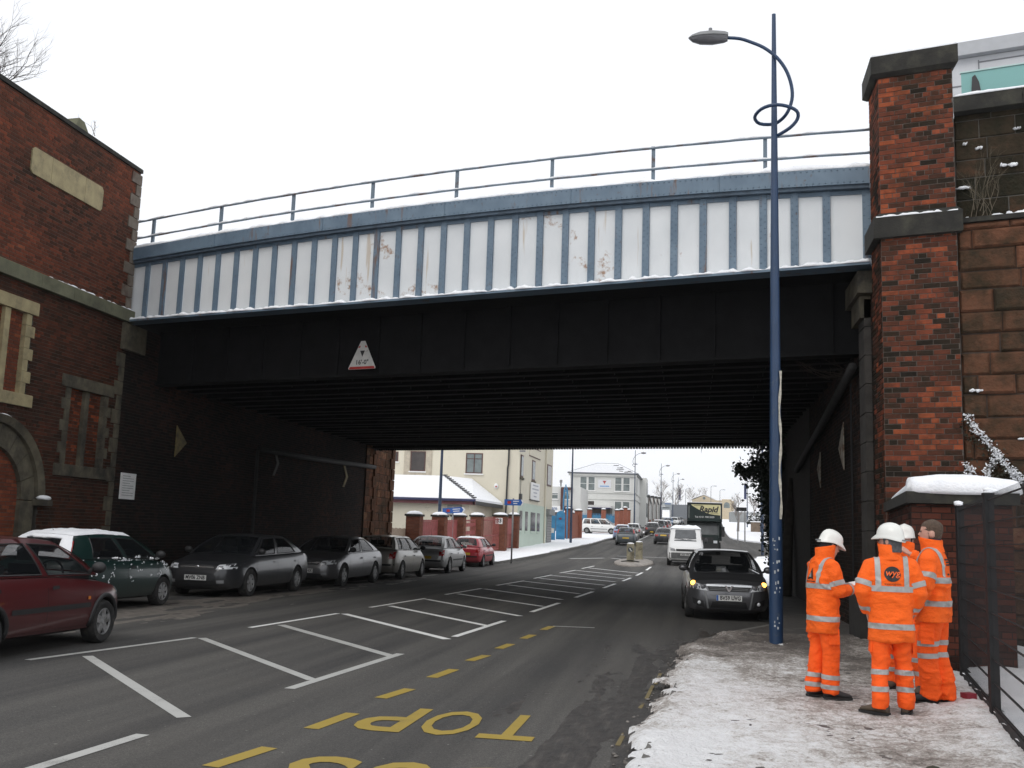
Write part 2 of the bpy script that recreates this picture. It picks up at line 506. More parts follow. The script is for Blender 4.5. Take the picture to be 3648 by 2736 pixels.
def painted(name, x0, y0, x1, y1, w, mat, dz=0.004):
    """a stroke of road paint with ends cut along the traffic direction"""
    L = math.hypot(x1 - x0, y1 - y0); px, py = -(y1 - y0) / L * w / 2, (x1 - x0) / L * w / 2
    N = max(1, int(L / 1.5)); b = MB(); vs = []
    for i in range(N + 1):
        t = i / N; x = x0 + (x1 - x0) * t; y = y0 + (y1 - y0) * t
        vs += [(x - px, y - py, zr(y - py) + dz), (x + px, y + py, zr(y + py) + dz)]
    b.add(vs, [(2 * i, 2 * i + 1, 2 * i + 3, 2 * i + 2)[::-1] for i in range(N)])
    return b.build(name, mat, road)
WP, WF, YP = MATS['white_road_paint'], MATS['fresh_white_road_paint'], MATS['yellow_road_paint']
for a in [(-7.52, 11.04, -7.01, 14.12), (-6.96, 15.91, -6.70, 19.38), (-6.65, 21.27, -6.40, 24.94), (-6.35, 26.83, -6.14, 30.6), (-6.09, 32.78, -5.85, 36.85), (-5.84, 39.14, -5.68, 43.11), (-5.65, 45.59, -5.35, 49.16), (-5.25, 51.05, -4.93, 54.13)]:
    painted('painted_line', *a, 0.10, WP if a[1] < 15 else WF)
for i in range(9):
    y0 = 2.2 + 5.97 * i
    f = lambda y: -4.36 + 0.063 * (y - 4) - 0.00035 * (y - 4) ** 2
    painted('painted_line', f(y0 + 2) , y0 + 2, f(y0 + 5.4), y0 + 5.4, 0.115, WP if y0 < 12 else WF)
for a in [(-7.40, 8.80, -4.42, 5.60), (-7.14, 11.64, -4.19, 8.36), (-6.9, 14.12, -3.99, 10.84), (-6.72, 16.6, -3.79, 13.23), (-6.57, 19.38, -3.66, 15.71), (-6.42, 21.96, -3.52, 18.29), (-6.3, 24.64, -3.37, 20.87), (-6.15, 27.42, -3.35, 24.0), (-6.01, 30.4, -3.27, 26.9), (-5.87, 33.48, -3.14, 30.0), (-5.78, 36.46, -3.0, 32.98), (-5.68, 39.5, -2.9, 36.0), (-5.6, 42.6, -2.75, 39.1), (-5.5, 45.8, -2.6, 42.2), (-5.3, 48.9, -2.5, 45.4), (-5.0, 52.0, -2.35, 48.6)]:
    painted('painted_line', *a, 0.125 if a[1] < 16 else 0.15, WP if a[1] < 18 else WF)
for a in [(-3.30, 5.0, -3.20, 5.7), (-3.18, 6.77, -3.05, 7.47), (-3.03, 8.26, -2.94, 9.06), (-2.96, 9.95, -2.85, 10.64), (-2.85, 11.54, -2.77, 12.33), (-2.78, 13.23, -2.69, 13.92), (-2.69, 14.81, -2.63, 15.51), (-2.59, 16.4, -2.54, 17.1), (-2.51, 18.09, -2.46, 18.88)]:
    painted('painted_dash', *a, 0.135, YP)
for yy in (8.4, 9.8, 10.9, 12.0):
    xx = float(np.interp(yy, [7, 14], [-0.62, -0.28]))
    painted('painted_line', xx, yy, xx + 0.03, yy + 0.8 + 0.2 * (yy > 10), 0.04, MATS['faint_yellow_paint'], 0.009)
painted('painted_line', -2.45, 18.92, -1.7, 19.0, 0.09, WP)
painted('painted_line', -4.6, 66.5, -0.6, 66.5, 0.25, WP)
painted('painted_line', -7.0, 61.0, -5.2, 63.2, 0.35, WP)
painted('painted_line', -4.7, 63.3, -3.6, 62.2, 0.3, WP)
painted('painted_line', -5.0, 92, -4.2, 150, 0.12, WP)
# BUS STOP, painted to be read by drivers coming towards us
def road_word(word, cx, y, wid, hgt, pitch):
    for i, ch in enumerate(word):
        if ch == ' ': continue
        me = text_mesh(ch, 1.0, 0.0, bold=0.012)
        vs = np.array([v.co[:] for v in me.vertices])
        fs = [list(q.vertices) for q in me.polygons]
        mn, mx = vs.min(0), vs.max(0)
        q = (vs - (mn + mx) / 2) / np.maximum(mx - mn, 1e-6)
        x0 = cx + pitch * (len(word) / 2 - 0.5 - i)
        b = MB()
        b.add([(x0 - p[0] * wid, y - p[1] * hgt, zr(y - p[1] * hgt) + 0.005) for p in q], fs)
        b.build('painted_letter', YP, road)
road_word(' TOP', -1.73, 8.93, 0.46, 1.16, 0.545)
road_word('BUS', -1.92, 6.75, 0.46, 1.16, 0.56)

# ---- snow and slush lying on the pavement and the road's edge
def height_sheet(name, xs, ys, zf, mat, wear=None, parent=None, cut=None):
    X, Y = np.meshgrid(xs, ys)
    Z = zf(X, Y)
    nx, ny = len(xs), len(ys)
    me = bpy.data.meshes.new(name)
    V = np.stack([X, Y, Z], -1).reshape(-1, 3)
    idx = np.arange(nx * ny).reshape(ny, nx)
    F = np.stack([idx[:-1, :-1], idx[:-1, 1:], idx[1:, 1:], idx[1:, :-1]], -1).reshape(-1, 4)
    if cut is not None:
        keep = ~cut(X, Y, Z)
        kf = keep.reshape(-1)[F].any(1)
        F = F[kf]
    used = np.unique(F); remap = np.full(len(V), -1); remap[used] = np.arange(len(used))
    me.from_pydata(V[used].tolist(), [], remap[F].tolist())
    if wear is not None:
        at = me.attributes.new('wear', 'FLOAT', 'POINT')
        at.data.foreach_set('value', wear(X, Y).reshape(-1)[used].astype(np.float32))
    me.polygons.foreach_set('use_smooth', [True] * len(F))
    me.materials.append(mat)
    o = bpy.data.objects.new(name, me)
    return tag(put(o, parent), kind='stuff')
def kerb_x(Y): return np.interp(Y, [p[1] for p in KR], [p[0] for p in KR])
def snow_h(X, Y):
    e = X - kerb_x(Y) + 0.08 + 0.34 * (fbm(X * 1.7 + 3, Y * 1.7, 4) - 0.5) + 0.30 * (fbm(X * 6, Y * 6, 3) - 0.5)
    lip = np.clip(e / 0.20, -1, 1)
    base = 0.018 + 0.030 * (fbm(X * 1.2, Y * 1.2, 4) - 0.42)
    rough = 0.036 * (fbm(X * 8, Y * 8, 3) - 0.5) + 0.020 * (fbm(X * 24, Y * 24, 2) - 0.5)
    ridge = 0.03 * np.exp(-((e - 0.18) / 0.16) ** 2) * (0.4 + fbm(X * 4, Y * 4, 3))
    fade = np.clip((18.9 - Y + 1.6 * (fbm(X * 1.5, Y * 1.5 + 40, 4) - 0.5) + 0.25 * (X - 1.5)) / 1.8, -1, 1)
    fen = 0.07 * np.exp(-((X - (2.62 + 0.13 * (Y - 9.9))) / 0.45) ** 2) * (0.5 + fbm(X * 3, Y * 3, 3)) * (Y < 13.2)
    h = base + rough + ridge + fen
    return 0.12 + np.where(lip > 0, h * np.minimum(lip * 1.3, 1), 0.13 * lip) * np.where(fade > 0, 1, 1) + np.where(fade < 0.6, -0.09 * (0.6 - fade), 0)
def snow_wear(X, Y):
    tr = np.exp(-((X - (1.35 + 0.04 * Y)) / 0.75) ** 2)
    return -0.10 + 0.35 * tr + 0.75 * np.clip((Y - 11.5) / 4.5, 0, 1) * np.clip(1.4 - (X - kerb_x(Y)) * 0.25, 0, 1) + 0.9 * (fbm(X * 0.8 + 9, Y * 0.5, 3) - 0.5) - 0.25 * np.exp(-((X - kerb_x(Y) - 0.35) / 0.25) ** 2) * (Y < 14) + 0.25 * np.exp(-((X - kerb_x(Y) + 0.12) / 0.10) ** 2) - 0.7 * np.clip((X - 2.55 - 0.1 * (Y - 9)) / 0.35, 0, 1) - 0.25 * np.clip((8 - Y) / 3, 0, 1)
height_sheet('trampled_snow', np.arange(-0.62, 4.4, 0.028), np.arange(3.2, 22.4, 0.036), snow_h, MATS['trampled_snow'], snow_wear, None, lambda X, Y, Z: Z < 0.117)
# thin dirty slush along the gutter
def slush_h(X, Y):
    d = kerb_x(Y) - X
    return 0.03 * np.clip(1 - d / 1.15, -0.6, 1) * (0.35 + fbm(X * 3, Y * 1.2, 4)) + 0.05 * (fbm(X * 5, Y * 0.5, 4) - 0.5) + 0.016 * (fbm(X * 18, Y * 9, 3) - 0.5) - 0.002
height_sheet('gutter_slush', np.arange(-2.1, 0.75, 0.03), np.arange(3.2, 21.5, 0.05), slush_h, MATS['road_slush'], None, None, lambda X, Y, Z: (Z < 0.002) | (X > kerb_x(Y) + 0.05))
def lslush_h(X, Y):
    d = X + 12.1
    return 0.03 * np.clip(1 - np.abs(d - 2.2) / 1.6, -0.4, 1) * (0.2 + fbm(X * 3, Y * 1.2, 4)) + 0.04 * (fbm(X * 3, Y * 0.8, 4) - 0.55)
height_sheet('gutter_slush', np.arange(-12.1, -8.3, 0.06), np.arange(12, 56, 0.12), lslush_h, plain('pale_slush', (0.13, 0.115, 0.10), 0.6, 0.5, 6, 0.6, 30), None, None, lambda X, Y, Z: Z < 0.003)
# far pavements under whiter snow
def far_snow(name, x0f, x1f, y0, y1, lift, amp, res=0.3, resy=0.5, seed=0.0, mat='snow'):
    xs_n = 40
    ys = np.arange(y0, y1, resy)
    b = MB(); rows = []
    T_ = np.linspace(0, 1, xs_n)
    for y in ys:
        a0, a1 = x0f(y), x1f(y)
        X = a0 + (a1 - a0) * T_
        h = lift + amp * (fbm(X * 1.3 + seed, np.full(xs_n, y * 1.3), 4) - 0.5)
        ed = np.minimum(T_, 1 - T_) * abs(a1 - a0)
        h = np.where(ed < 0.12, -0.02 + (h + 0.02) * ed / 0.12, h)
        rows.append([(float(X[i]), float(y), zr(float(y)) + 0.12 + float(h[i])) for i in range(xs_n)])
    b.loft(rows, False, False, closed=False)
    o = b.build(name, MATS[mat], None, smooth=True)
    me = o.data
    me.flip_normals()
    return tag(o, kind='stuff')
far_snow('pavement_snow', lambda y: max(-26.0, -11.5 - (y - 52) * 1.5) if y > 66 else -13.5, lambda y: float(np.interp(y, [p[1] for p in KL], [p[0] for p in KL])) - 0.08, 50.8, 130, 0.03, 0.07, seed=4)
far_snow('pavement_snow', lambda y: float(np.interp(y, [p[1] for p in KR], [p[0] for p in KR])) + 0.1, lambda y: 4.5 if y < 44 else 14.0, 37.5, 76, 0.015, 0.05, seed=9)

b = MB(); rg = random.Random(77)
for i in range(900):
    y_ = rg.uniform(4, 18); x_ = float(kerb_x(y_)) - 0.04 - abs(rg.gauss(0, 0.10))
    s_ = rg.choice((0.005, 0.007, 0.010, 0.016))
    b.blob((x_, y_, 0.01 + zr(y_) + s_ * 0.2), s_ * rg.uniform(.8, 1.6), s_ * rg.uniform(.8, 1.6), s_ * 0.7, 6, 4, 0.3)
tag(b.build('slush_clods', plain('clod_snow', (0.17, 0.155, 0.14), 0.7, 0.6, 9, 0.5, 60), None, smooth=True), kind='stuff')
# ------------------------------------------------------------------ bricks and stones, laid one by one
_C = SC.camera.matrix_world
_Ci = _C.inverted()
def in_frame(p, m=1.04):
    q = _Ci @ Vector(p)
    if q.z > -0.5: return False
    k = 2 * 3650 / 3648
    return abs(q.x / -q.z * k) < m and abs(q.y / -q.z * k) < m * 0.75
def brick_verts(L, H, d0, d1, ch):
    """block from depth d0 to face d1 (outward), chamfered front; x along the wall, y outward, z up, centred"""
    a, h = L / 2, H / 2
    vs = [(-a, d0, -h), (a, d0, -h), (a, d0, h), (-a, d0, h),
          (-a, d1 - ch, -h), (a, d1 - ch, -h), (a, d1 - ch, h), (-a, d1 - ch, h),
          (-a + ch, d1, -h + ch), (a - ch, d1, -h + ch), (a - ch, d1, h - ch), (-a + ch, d1, h - ch)]
    fs = [(8, 9, 10, 11)] + [(i, (i + 1) % 4, 4 + (i + 1) % 4, 4 + i) for i in range(4)] + [(4 + i, 4 + (i + 1) % 4, 8 + (i + 1) % 4, 8 + i) for i in range(4)]
    return vs, [f[::-1] for f in fs]
def lay(parent, o, u, nrm, W, H, mat, mortar, intervals=None, courses=None, depth=0.1, proud=0.008, ch=0.004, gap=0.010, indiv=300, tone=None, name='brick', jit=0.003, mortar_name='mortar_bed', z_base=0.0, bed=True, bs=1.0):
    """lay courses on a wall plane; the pieces that show largest are objects of their own, the rest one part"""
    o = Vector(o); u = Vector(u).normalized(); nrm = Vector(nrm).normalized()
    intervals = intervals or (lambda z: [(0.0, W)])
    inv = ROOTS[root_of(parent).name].inverted()
    pieces = []; bedm = MB(); z = z_base; ci = 0; last = None
    while z < H - 0.01:
        if courses is None:
            h = 0.075 * bs; lens = [0.1125 * bs] if ci % 4 == 3 else [0.225 * bs]
            off = (0.056 if ci % 4 == 3 else (0.1125 if ci % 2 else 0.0)) * bs
        else:
            h, lens, off = courses(ci)
        h = min(h, H - z)
        iv = intervals(z + h / 2)
        for (a0, a1) in iv:
            if bed:
                c = o + u * ((a0 + a1) / 2) + Vector((0, 0, z + h / 2)) - nrm * (depth / 2)
                bedm.obox(c, u * ((a1 - a0) / 2), nrm * (depth / 2), (0, 0, h / 2))
            x = -off - (0 if courses is None else 0); j = 0
            while x < a1:
                L = lens[j % len(lens)]; j += 1
                b0, b1 = max(x, a0) + gap / 2, min(x + L, a1) - gap / 2
                if b1 - b0 > 0.035:
                    full = abs((b1 - b0) - (L - gap)) < 1e-4 and courses is None
                    pieces.append(((b0 + b1) / 2, z + h / 2, b1 - b0, h - gap, full))
                x += L
        z += h; ci += 1
    if bed: bedm.build(mortar_name, mortar, parent)
    tn = []
    for p in pieces:
        q = o + u * p[0] + Vector((0, 0, p[1]))
        t = tone(p[0], p[1]) if tone else 0.5 + 0.9 * (float(fbm(p[0] * 1.1 + o.x, p[1] * 1.6 + o.y, 3)) - 0.5) + random.uniform(-0.36, 0.36)
        tn.append(min(0.999, max(0.01, t)))
    order = []
    if indiv:
        for i, p in enumerate(pieces):
            q = o + u * p[0] + Vector((0, 0, p[1]))
            if (p[4] or courses is not None) and in_frame(q):
                d = (q - _C.translation)
                order.append((-p[2] * abs(d.normalized().dot(nrm)) / d.length_squared, i))
        order.sort()
    pick = set(i for _, i in order[:indiv])
    ang = math.atan2(u.y, u.x); sgn = 1 if Vector((-u.y, u.x, 0)).dot(nrm) > 0 else -1
    cache = {}; rest = MB(); rootrot = inv.to_euler().z
    for i, p in enumerate(pieces):
        q = o + u * p[0] + Vector((0, 0, p[1]))
        jd = random.uniform(-jit, jit)
        if i in pick:
            key = (round(p[2], 3), round(p[3], 3))
            if key not in cache:
                vs, fs = brick_verts(p[2], p[3], -0.02, proud, ch)
                if sgn < 0: vs = [(a, -b, c) for a, b, c in vs]; fs = [f[::-1] for f in fs]
                me = bpy.data.meshes.new(name); me.from_pydata(vs, [], fs); me.materials.append(mat)
                cache[key] = me
            ob = bpy.data.objects.new(name, cache[key])
            ob.location = inv @ (q + nrm * jd)
            ob.rotation_euler = (0, 0, ang + rootrot)
            ob.color = (1 - tn[i], 0, 0, 1)
            put(ob, parent)
        else:
            vs, fs = brick_verts(p[2], p[3], -0.02, proud + jd, ch)
            W_ = [q + u * a + nrm * b + Vector((0, 0, c)) for a, b, c in vs]
            if sgn < 0: fs = [f[::-1] for f in fs]
            rest.add(W_, fs, tone=tn[i])
    if rest.v:
        r = rest.build(name + '_work', mat, parent)
        r['kind'] = 'stuff'

# ------------------------------------------------------------------ railway bridge
AL = R(16)
DV = Vector((math.cos(AL), -math.sin(AL), 0)); NN = Vector((math.sin(AL), math.cos(AL), 0)); UP = Vector((0, 0, 1))
R0 = Vector((3.0, 17.86, 0))
def gp(s, off, z): return R0 + DV * s + NN * off + UP * z
_pa = np.polyfit([0.0, -6.9, -17.35], [8.13, 8.43, 8.27], 2)
def ztop(s): return float(np.polyval(_pa, s))
def zbot(s): return 6.43 - 0.003 * s
S0, S1 = -17.36, 0.02
bridge = thing('railway_bridge', R0 + DV * -8.6 + UP * 5.0, 'blue and white riveted plate girder railway bridge crossing over the road', 'bridge')
GW, GB = MATS['girder_white'], MATS['girder_blue']
stations = [-0.72 - 0.5545 * i for i in range(30)]
SN = np.linspace(S0, S1, 60)
def bandmesh(name, off0, off1, zlo, zhi, mat, parent=bridge, smin=S0, smax=S1, n=40, rough=None):
    """a bar running the whole span with its bottom and top edge given along the span"""
    b = MB(); rings = []
    for s in np.linspace(smin, smax, n):
        s = float(s)
        rings.append([gp(s, off0, zlo(s)), gp(s, off1, zlo(s)), gp(s, off1, zhi(s)), gp(s, off0, zhi(s))])
    b.loft(rings)
    return b.build(name, mat, parent)
edges = [S1] + [x for x in stations] + [S0]
for i in range(len(edges) - 1):
    e1, e0 = edges[i], edges[i + 1]
    b = MB(); rings = []
    for s in (e0, e1):
        rings.append([gp(s, 0.05, zbot(s)), gp(s, 0.07, zbot(s)), gp(s, 0.07, ztop(s) - 0.3), gp(s, 0.05, ztop(s) - 0.3)])
    b.loft(rings); b.build('web_panel', GW, bridge)
flange = bandmesh('top_flange', -0.14, 0.30, lambda s: ztop(s) - 0.30, ztop, GB)
bandmesh('flange_angle', -0.10, 0.06, lambda s: ztop(s) - 0.365, lambda s: ztop(s) - 0.302, plain('girder_blue_dark', (0.06, 0.09, 0.125), 0.6, 0.3))
bandmesh('web_strip', 0.02, 0.06, lambda s: ztop(s) - 0.44, lambda s: ztop(s) - 0.367, GB)
b = MB()
for s in np.arange(S0 + 0.06, S1, 0.105):
    s = float(s)
    for dz in (0.035, 0.262):
        b.dome(gp(s, -0.14, ztop(s) - dz), -NN, 0.016, 0.014)
rv = b.build('rivets', GB, flange); rv['kind'] = 'stuff'
for s in (-2.6, -5.55, -8.4, -11.5, -14.6):
    MB().obox(gp(s, -0.146, ztop(s) - 0.15), DV * 0.006, NN * 0.006, UP * 0.149).build('flange_joint', GB, flange)
bf = bandmesh('bottom_flange', -0.17, 0.26, lambda s: zbot(s) - 0.045, zbot, GB)
for i, s in enumerate(stations + [S1 - 0.07]):
    b = MB()
    z0, z1 = zbot(s) + 0.002, ztop(s) - 0.366
    b.obox(gp(s, 0.027, (z0 + z1) / 2), DV * 0.066, NN * 0.022, UP * ((z1 - z0) / 2))
    for z in np.arange(z0 + 0.05, z1 - 0.03, 0.118):
        for k, dx in enumerate((-0.036, 0.036)):
            b.dome(gp(s + dx, 0.005, float(z) + 0.055 * k), -NN, 0.014, 0.012)
    b.build('stiffener', GB, bridge)
# hand rail
for s, rust in ((-16.85, 0), (-14.7, 0), (-12.57, 0), (-10.4, 1), (-8.28, 1), (-6.08, 1), (-3.95, 0), (-1.81, 1)):
    b = MB()
    z = ztop(s)
    b.obox(gp(s, 0.12, z + 0.39), DV * 0.035, NN * 0.008, UP * 0.39)
    b.obox(gp(s, 0.16, z + 0.39), DV * 0.008, NN * 0.035, UP * 0.39)
    b.obox(gp(s, 0.12, z + 0.775), DV * 0.04, NN * 0.02, UP * 0.02)
    b.build('rail_post', MATS['rail_steel'], bridge)
for dz, n_ in ((0.755, 'hand_rail'), (0.33, 'hand_rail')):
    MB().tube([gp(float(s), 0.10, ztop(float(s)) + dz + 0.003 * math.sin(s * 5)) for s in np.linspace(S0 - 0.2, S1 + 0.2, 50)], 0.021, 8).build(n_, MATS['rail_steel'], bridge, smooth=True)
# snow on the flanges and on the rails
def snow_roll(name, path, wid, hgt, jitter, parent, n=7):
    """a ridge of snow along a path of (point, side vector)"""
    rings = []
    for i, (p, sd) in enumerate(path):
        k = 1 + jitter * (2 * float(fbm(i * 0.37, 3.3 + len(path) * 0.1, 3)) - 1) * 1.6
        ring = []
        for j in range(n):
            t = math.pi * j / (n - 1)
            ring.append(Vector(p) + Vector(sd) * (math.cos(t) * wid * (0.8 + 0.2 * k)) + UP * (math.sin(t) * hgt * max(0.15, k) - 0.004))
        rings.append(ring)
    o = MB().loft(rings).build(name, MATS['snow'], parent, smooth=True)
    o['kind'] = 'stuff'
    return o
snow_roll('snow_ridge', [(gp(float(s), 0.09, ztop(float(s))), NN * -1) for s in np.linspace(S0, S1, 220)], 0.225, 0.13, 0.35, bridge)
snow_roll('snow_ridge', [(gp(float(s), -0.085 + 0.02 * math.sin(s * 7), zbot(float(s))), NN * -1) for s in np.linspace(S0, S1, 420)], 0.095, 0.062, 0.7, bridge)
for dz in (0.776, 0.351):
    snow_roll('snow_ridge', [(gp(float(s), 0.10, ztop(float(s)) + dz - 0.002), NN * -1) for s in np.linspace(S0, S1, 300)], 0.018, 0.028, 0.9, bridge, 5)
# the deck behind the face girder: soot-black main girders that span the road
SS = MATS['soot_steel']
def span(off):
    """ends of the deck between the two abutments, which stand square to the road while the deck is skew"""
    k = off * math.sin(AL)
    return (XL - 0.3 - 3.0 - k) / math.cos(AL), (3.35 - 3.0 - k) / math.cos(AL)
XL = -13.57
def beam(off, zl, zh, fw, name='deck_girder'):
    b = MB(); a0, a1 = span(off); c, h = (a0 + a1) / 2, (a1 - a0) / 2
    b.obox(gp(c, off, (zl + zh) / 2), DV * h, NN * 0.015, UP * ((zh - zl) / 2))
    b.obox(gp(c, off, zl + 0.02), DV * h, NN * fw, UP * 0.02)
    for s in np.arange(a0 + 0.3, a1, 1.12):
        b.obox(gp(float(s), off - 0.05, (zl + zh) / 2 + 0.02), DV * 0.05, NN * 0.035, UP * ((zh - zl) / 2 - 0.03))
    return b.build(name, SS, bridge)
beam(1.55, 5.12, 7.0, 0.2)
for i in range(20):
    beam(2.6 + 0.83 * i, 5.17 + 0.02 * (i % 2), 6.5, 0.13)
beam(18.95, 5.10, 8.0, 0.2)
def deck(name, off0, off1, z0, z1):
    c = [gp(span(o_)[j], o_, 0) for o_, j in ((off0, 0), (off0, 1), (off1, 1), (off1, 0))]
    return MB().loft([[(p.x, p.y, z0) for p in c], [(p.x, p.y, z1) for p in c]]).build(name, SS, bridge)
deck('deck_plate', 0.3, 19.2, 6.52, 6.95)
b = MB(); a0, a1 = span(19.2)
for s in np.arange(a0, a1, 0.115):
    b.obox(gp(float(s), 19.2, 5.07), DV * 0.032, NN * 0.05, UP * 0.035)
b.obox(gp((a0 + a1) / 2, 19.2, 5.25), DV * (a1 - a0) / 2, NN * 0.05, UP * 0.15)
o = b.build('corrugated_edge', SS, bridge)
# icicles
for s, l in ((-6.2, 0.35), (-6.0, 0.22), (-7.2, 0.2), (-8.1, 0.28), (-5.6, 0.4)):
    MB().tube([gp(s, 18.7, 5.12), gp(s, 18.7, 5.1 - l)], [0.02, 0.003], 5).build('icicle', plain('ice', (0.5, 0.52, 0.55), 0.1, 0.1), bridge)

# headroom sign bolted to the second girder
sg = thing('headroom_sign', gp(-11.26, 1.33, 5.27), 'worn white triangular sign reading 16-0 on the soot-black girder', 'sign')
MB().prism([(-0.36, 0.0), (0.36, 0.0), (0.37, 0.03), (0.055, 0.655), (-0.055, 0.655), (-0.37, 0.03)], gp(-11.26, 1.33, 5.27), DV, UP, NN, 0.012).build('plate', MATS['sign_white'], sg)
MB().prism([(-0.355, 0.004), (0.355, 0.004), (0.33, 0.06), (-0.33, 0.06)], gp(-11.26, 1.326, 5.27), DV, UP, NN, 0.003).build('red_bar', MATS['sign_red'], sg)
for sx in (-1, 1):
    MB().prism([(sx * 0.07, 0.50), (sx * 0.125, 0.50), (sx * 0.09, 0.545), (sx * 0.06, 0.545)], gp(-11.26, 1.326, 5.27), DV, UP, NN, 0.003).build('red_corner', MATS['sign_red'], sg)
MB().prism([(-0.065, 0.43), (0.065, 0.43), (0.0, 0.285)], gp(-11.26, 1.326, 5.27), DV, UP, NN, 0.003).build('arrow', MATS['sign_black'], sg)
lettering('lettering', "16'-0\"", 0.15, MATS['sign_black'], sg, gp(-11.26, 1.326, 5.425), DV, UP, 0.001, bold=0.003)

# ------------------------------------------------------------------ left abutment: brick wall with blocked windows
XL = -13.57
left = thing('brick_abutment', (XL, 18.0, 0), 'tall dark red brick abutment wall with blocked windows beside the road', 'wall')
def win_iv(z, a0=0.0, a1=32.8):
    """free intervals along the wall below the string course (a = Y - 12.5)"""
    holes = []
    if 2.60 < z < 4.80: holes.append((20.32 - 12.5, 21.98 - 12.5))
    if 3.92 < z < 6.10: holes.append((17.35 - 12.5, 18.95 - 12.5))
    dz = z - 2.0
    if z < 2.0: holes.append((16.42 - 12.5, 19.72 - 12.5))
    elif dz < 1.65: 
        h = math.sqrt(1.65 ** 2 - dz ** 2); holes.append((18.07 - h - 12.5, 18.07 + h - 12.5))
    out = []; x = a0
    for h0, h1 in sorted(holes):
        if h0 > x: out.append((x, min(h0, a1)))
        x = max(x, h1)
    if x < a1: out.append((x, a1))
    return out
lt = lambda a, z: 0.50 + 0.7 * (float(fbm(a * 0.5, z * 0.7, 3)) - 0.5) + random.uniform(-0.3, 0.3)
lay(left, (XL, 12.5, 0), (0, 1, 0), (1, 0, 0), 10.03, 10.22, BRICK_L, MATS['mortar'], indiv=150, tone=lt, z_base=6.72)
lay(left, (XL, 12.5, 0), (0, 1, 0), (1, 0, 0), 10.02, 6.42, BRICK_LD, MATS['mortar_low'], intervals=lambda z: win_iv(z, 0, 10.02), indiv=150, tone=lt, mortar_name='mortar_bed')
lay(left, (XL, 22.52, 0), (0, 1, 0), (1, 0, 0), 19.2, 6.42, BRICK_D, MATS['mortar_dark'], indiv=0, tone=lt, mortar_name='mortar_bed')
# bricked-up openings, set back
for (y0, y1, z0, z1, hi) in ((20.36, 21.94, 2.62, 4.78, 0), (17.4, 18.9, 3.94, 6.08, 1), (16.45, 19.4, 0.0, 3.4, 1)):
    lay(left, (XL - 0.085, y0, 0), (0, 1, 0), (1, 0, 0), y1 - y0, z1, BRICK_L if hi else BRICK_LD, MATS['mortar_low'], indiv=0, z_base=z0, depth=0.03, tone=lambda a, z, hi=hi: (0.78 if hi else 0.8) + random.uniform(-0.22, 0.2))
b = MB()
b.box(-15.2, XL - 0.12, 12.5, 22.53, 0, 10.2); b.box(-15.2, XL - 0.102, 22.53, 45.3, 0, 6.35)
b.build('wall_core', MATS['mortar_dark'], left)
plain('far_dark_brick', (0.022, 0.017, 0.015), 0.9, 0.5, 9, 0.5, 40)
# string course of mossy stone, each length its own stone
def stone(x0, x1, y0, y1, z0, z1, mat, parent, name='stone', bev=0.012):
    c = MB(); d = bev
    vs = []
    for (xx0, xx1, yy0, yy1, zz) in ((x0, x1, y0, y1, z0), (x0, x1, y0, y1, z1 - d), (x0 + d, x1 - d, y0 + d, y1 - d, z1)):
        vs.append([(xx0, yy0, zz), (xx1, yy0, zz), (xx1, yy1, zz), (xx0, yy1, zz)])
    c.loft(vs)
    return c.build(name, mat, parent)
y = 12.5; i = 0
while y < 22.55:
    L = (1.25, 1.4, 1.15)[i % 3]
    stone(XL - 0.1, XL + 0.13, y + 0.004, min(y + L, 22.62) - 0.004, 6.425, 6.72, MATS['mossy_stone'], left, 'string_stone')
    y += L; i += 1
y = 12.5; i = 0
while y < 22.5:
    z1 = 10.33
    stone(XL - 0.4, XL + 0.05, y + 0.003, min(y + 0.9, 22.56) - 0.003, 10.222, z1, MATS['black_stone'], left, 'coping_stone', 0.02)
    y += 0.9; i += 1
# broken stump on the coping
MB().loft([[(XL - 0.3, 19.72, 10.33), (XL + 0.02, 19.72, 10.33), (XL + 0.02, 20.2, 10.33), (XL - 0.3, 20.2, 10.33)], [(XL - 0.25, 19.8, 10.52), (XL, 19.84, 10.55), (XL, 20.05, 10.53), (XL - 0.25, 20.08, 10.5)]]).build('broken_coping', MATS['mossy_stone'], left)
# buff name panel in three slabs
for y0, y1 in ((18.34, 19.02), (19.03, 20.26), (20.27, 20.97)):
    c = 0.07
    zl, zh = 8.73, 9.30
    p = [(0, zl + (c if y0 < 18.5 else 0)), ((c if y0 < 18.5 else 0), zl), (y1 - y0 - (c if y1 > 20.9 else 0), zl), (y1 - y0, zl + (c if y1 > 20.9 else 0)), (y1 - y0, zh - (c if y1 > 20.9 else 0)), (y1 - y0 - (c if y1 > 20.9 else 0), zh), ((c if y0 < 18.5 else 0), zh), (0, zh - (c if y0 < 18.5 else 0))]
    q = []
    for t in p:
        if not q or (abs(t[0] - q[-1][0]) + abs(t[1] - q[-1][1])) > 1e-5: q.append(t)
    if abs(q[0][0] - q[-1][0]) + abs(q[0][1] - q[-1][1]) < 1e-5: q.pop()
    MB().prism(q, (XL - 0.02, y0, 0), (0, 1, 0), (0, 0, 1), (1, 0, 0), 0.06).build('panel_slab', MATS['buff_stone'], left)
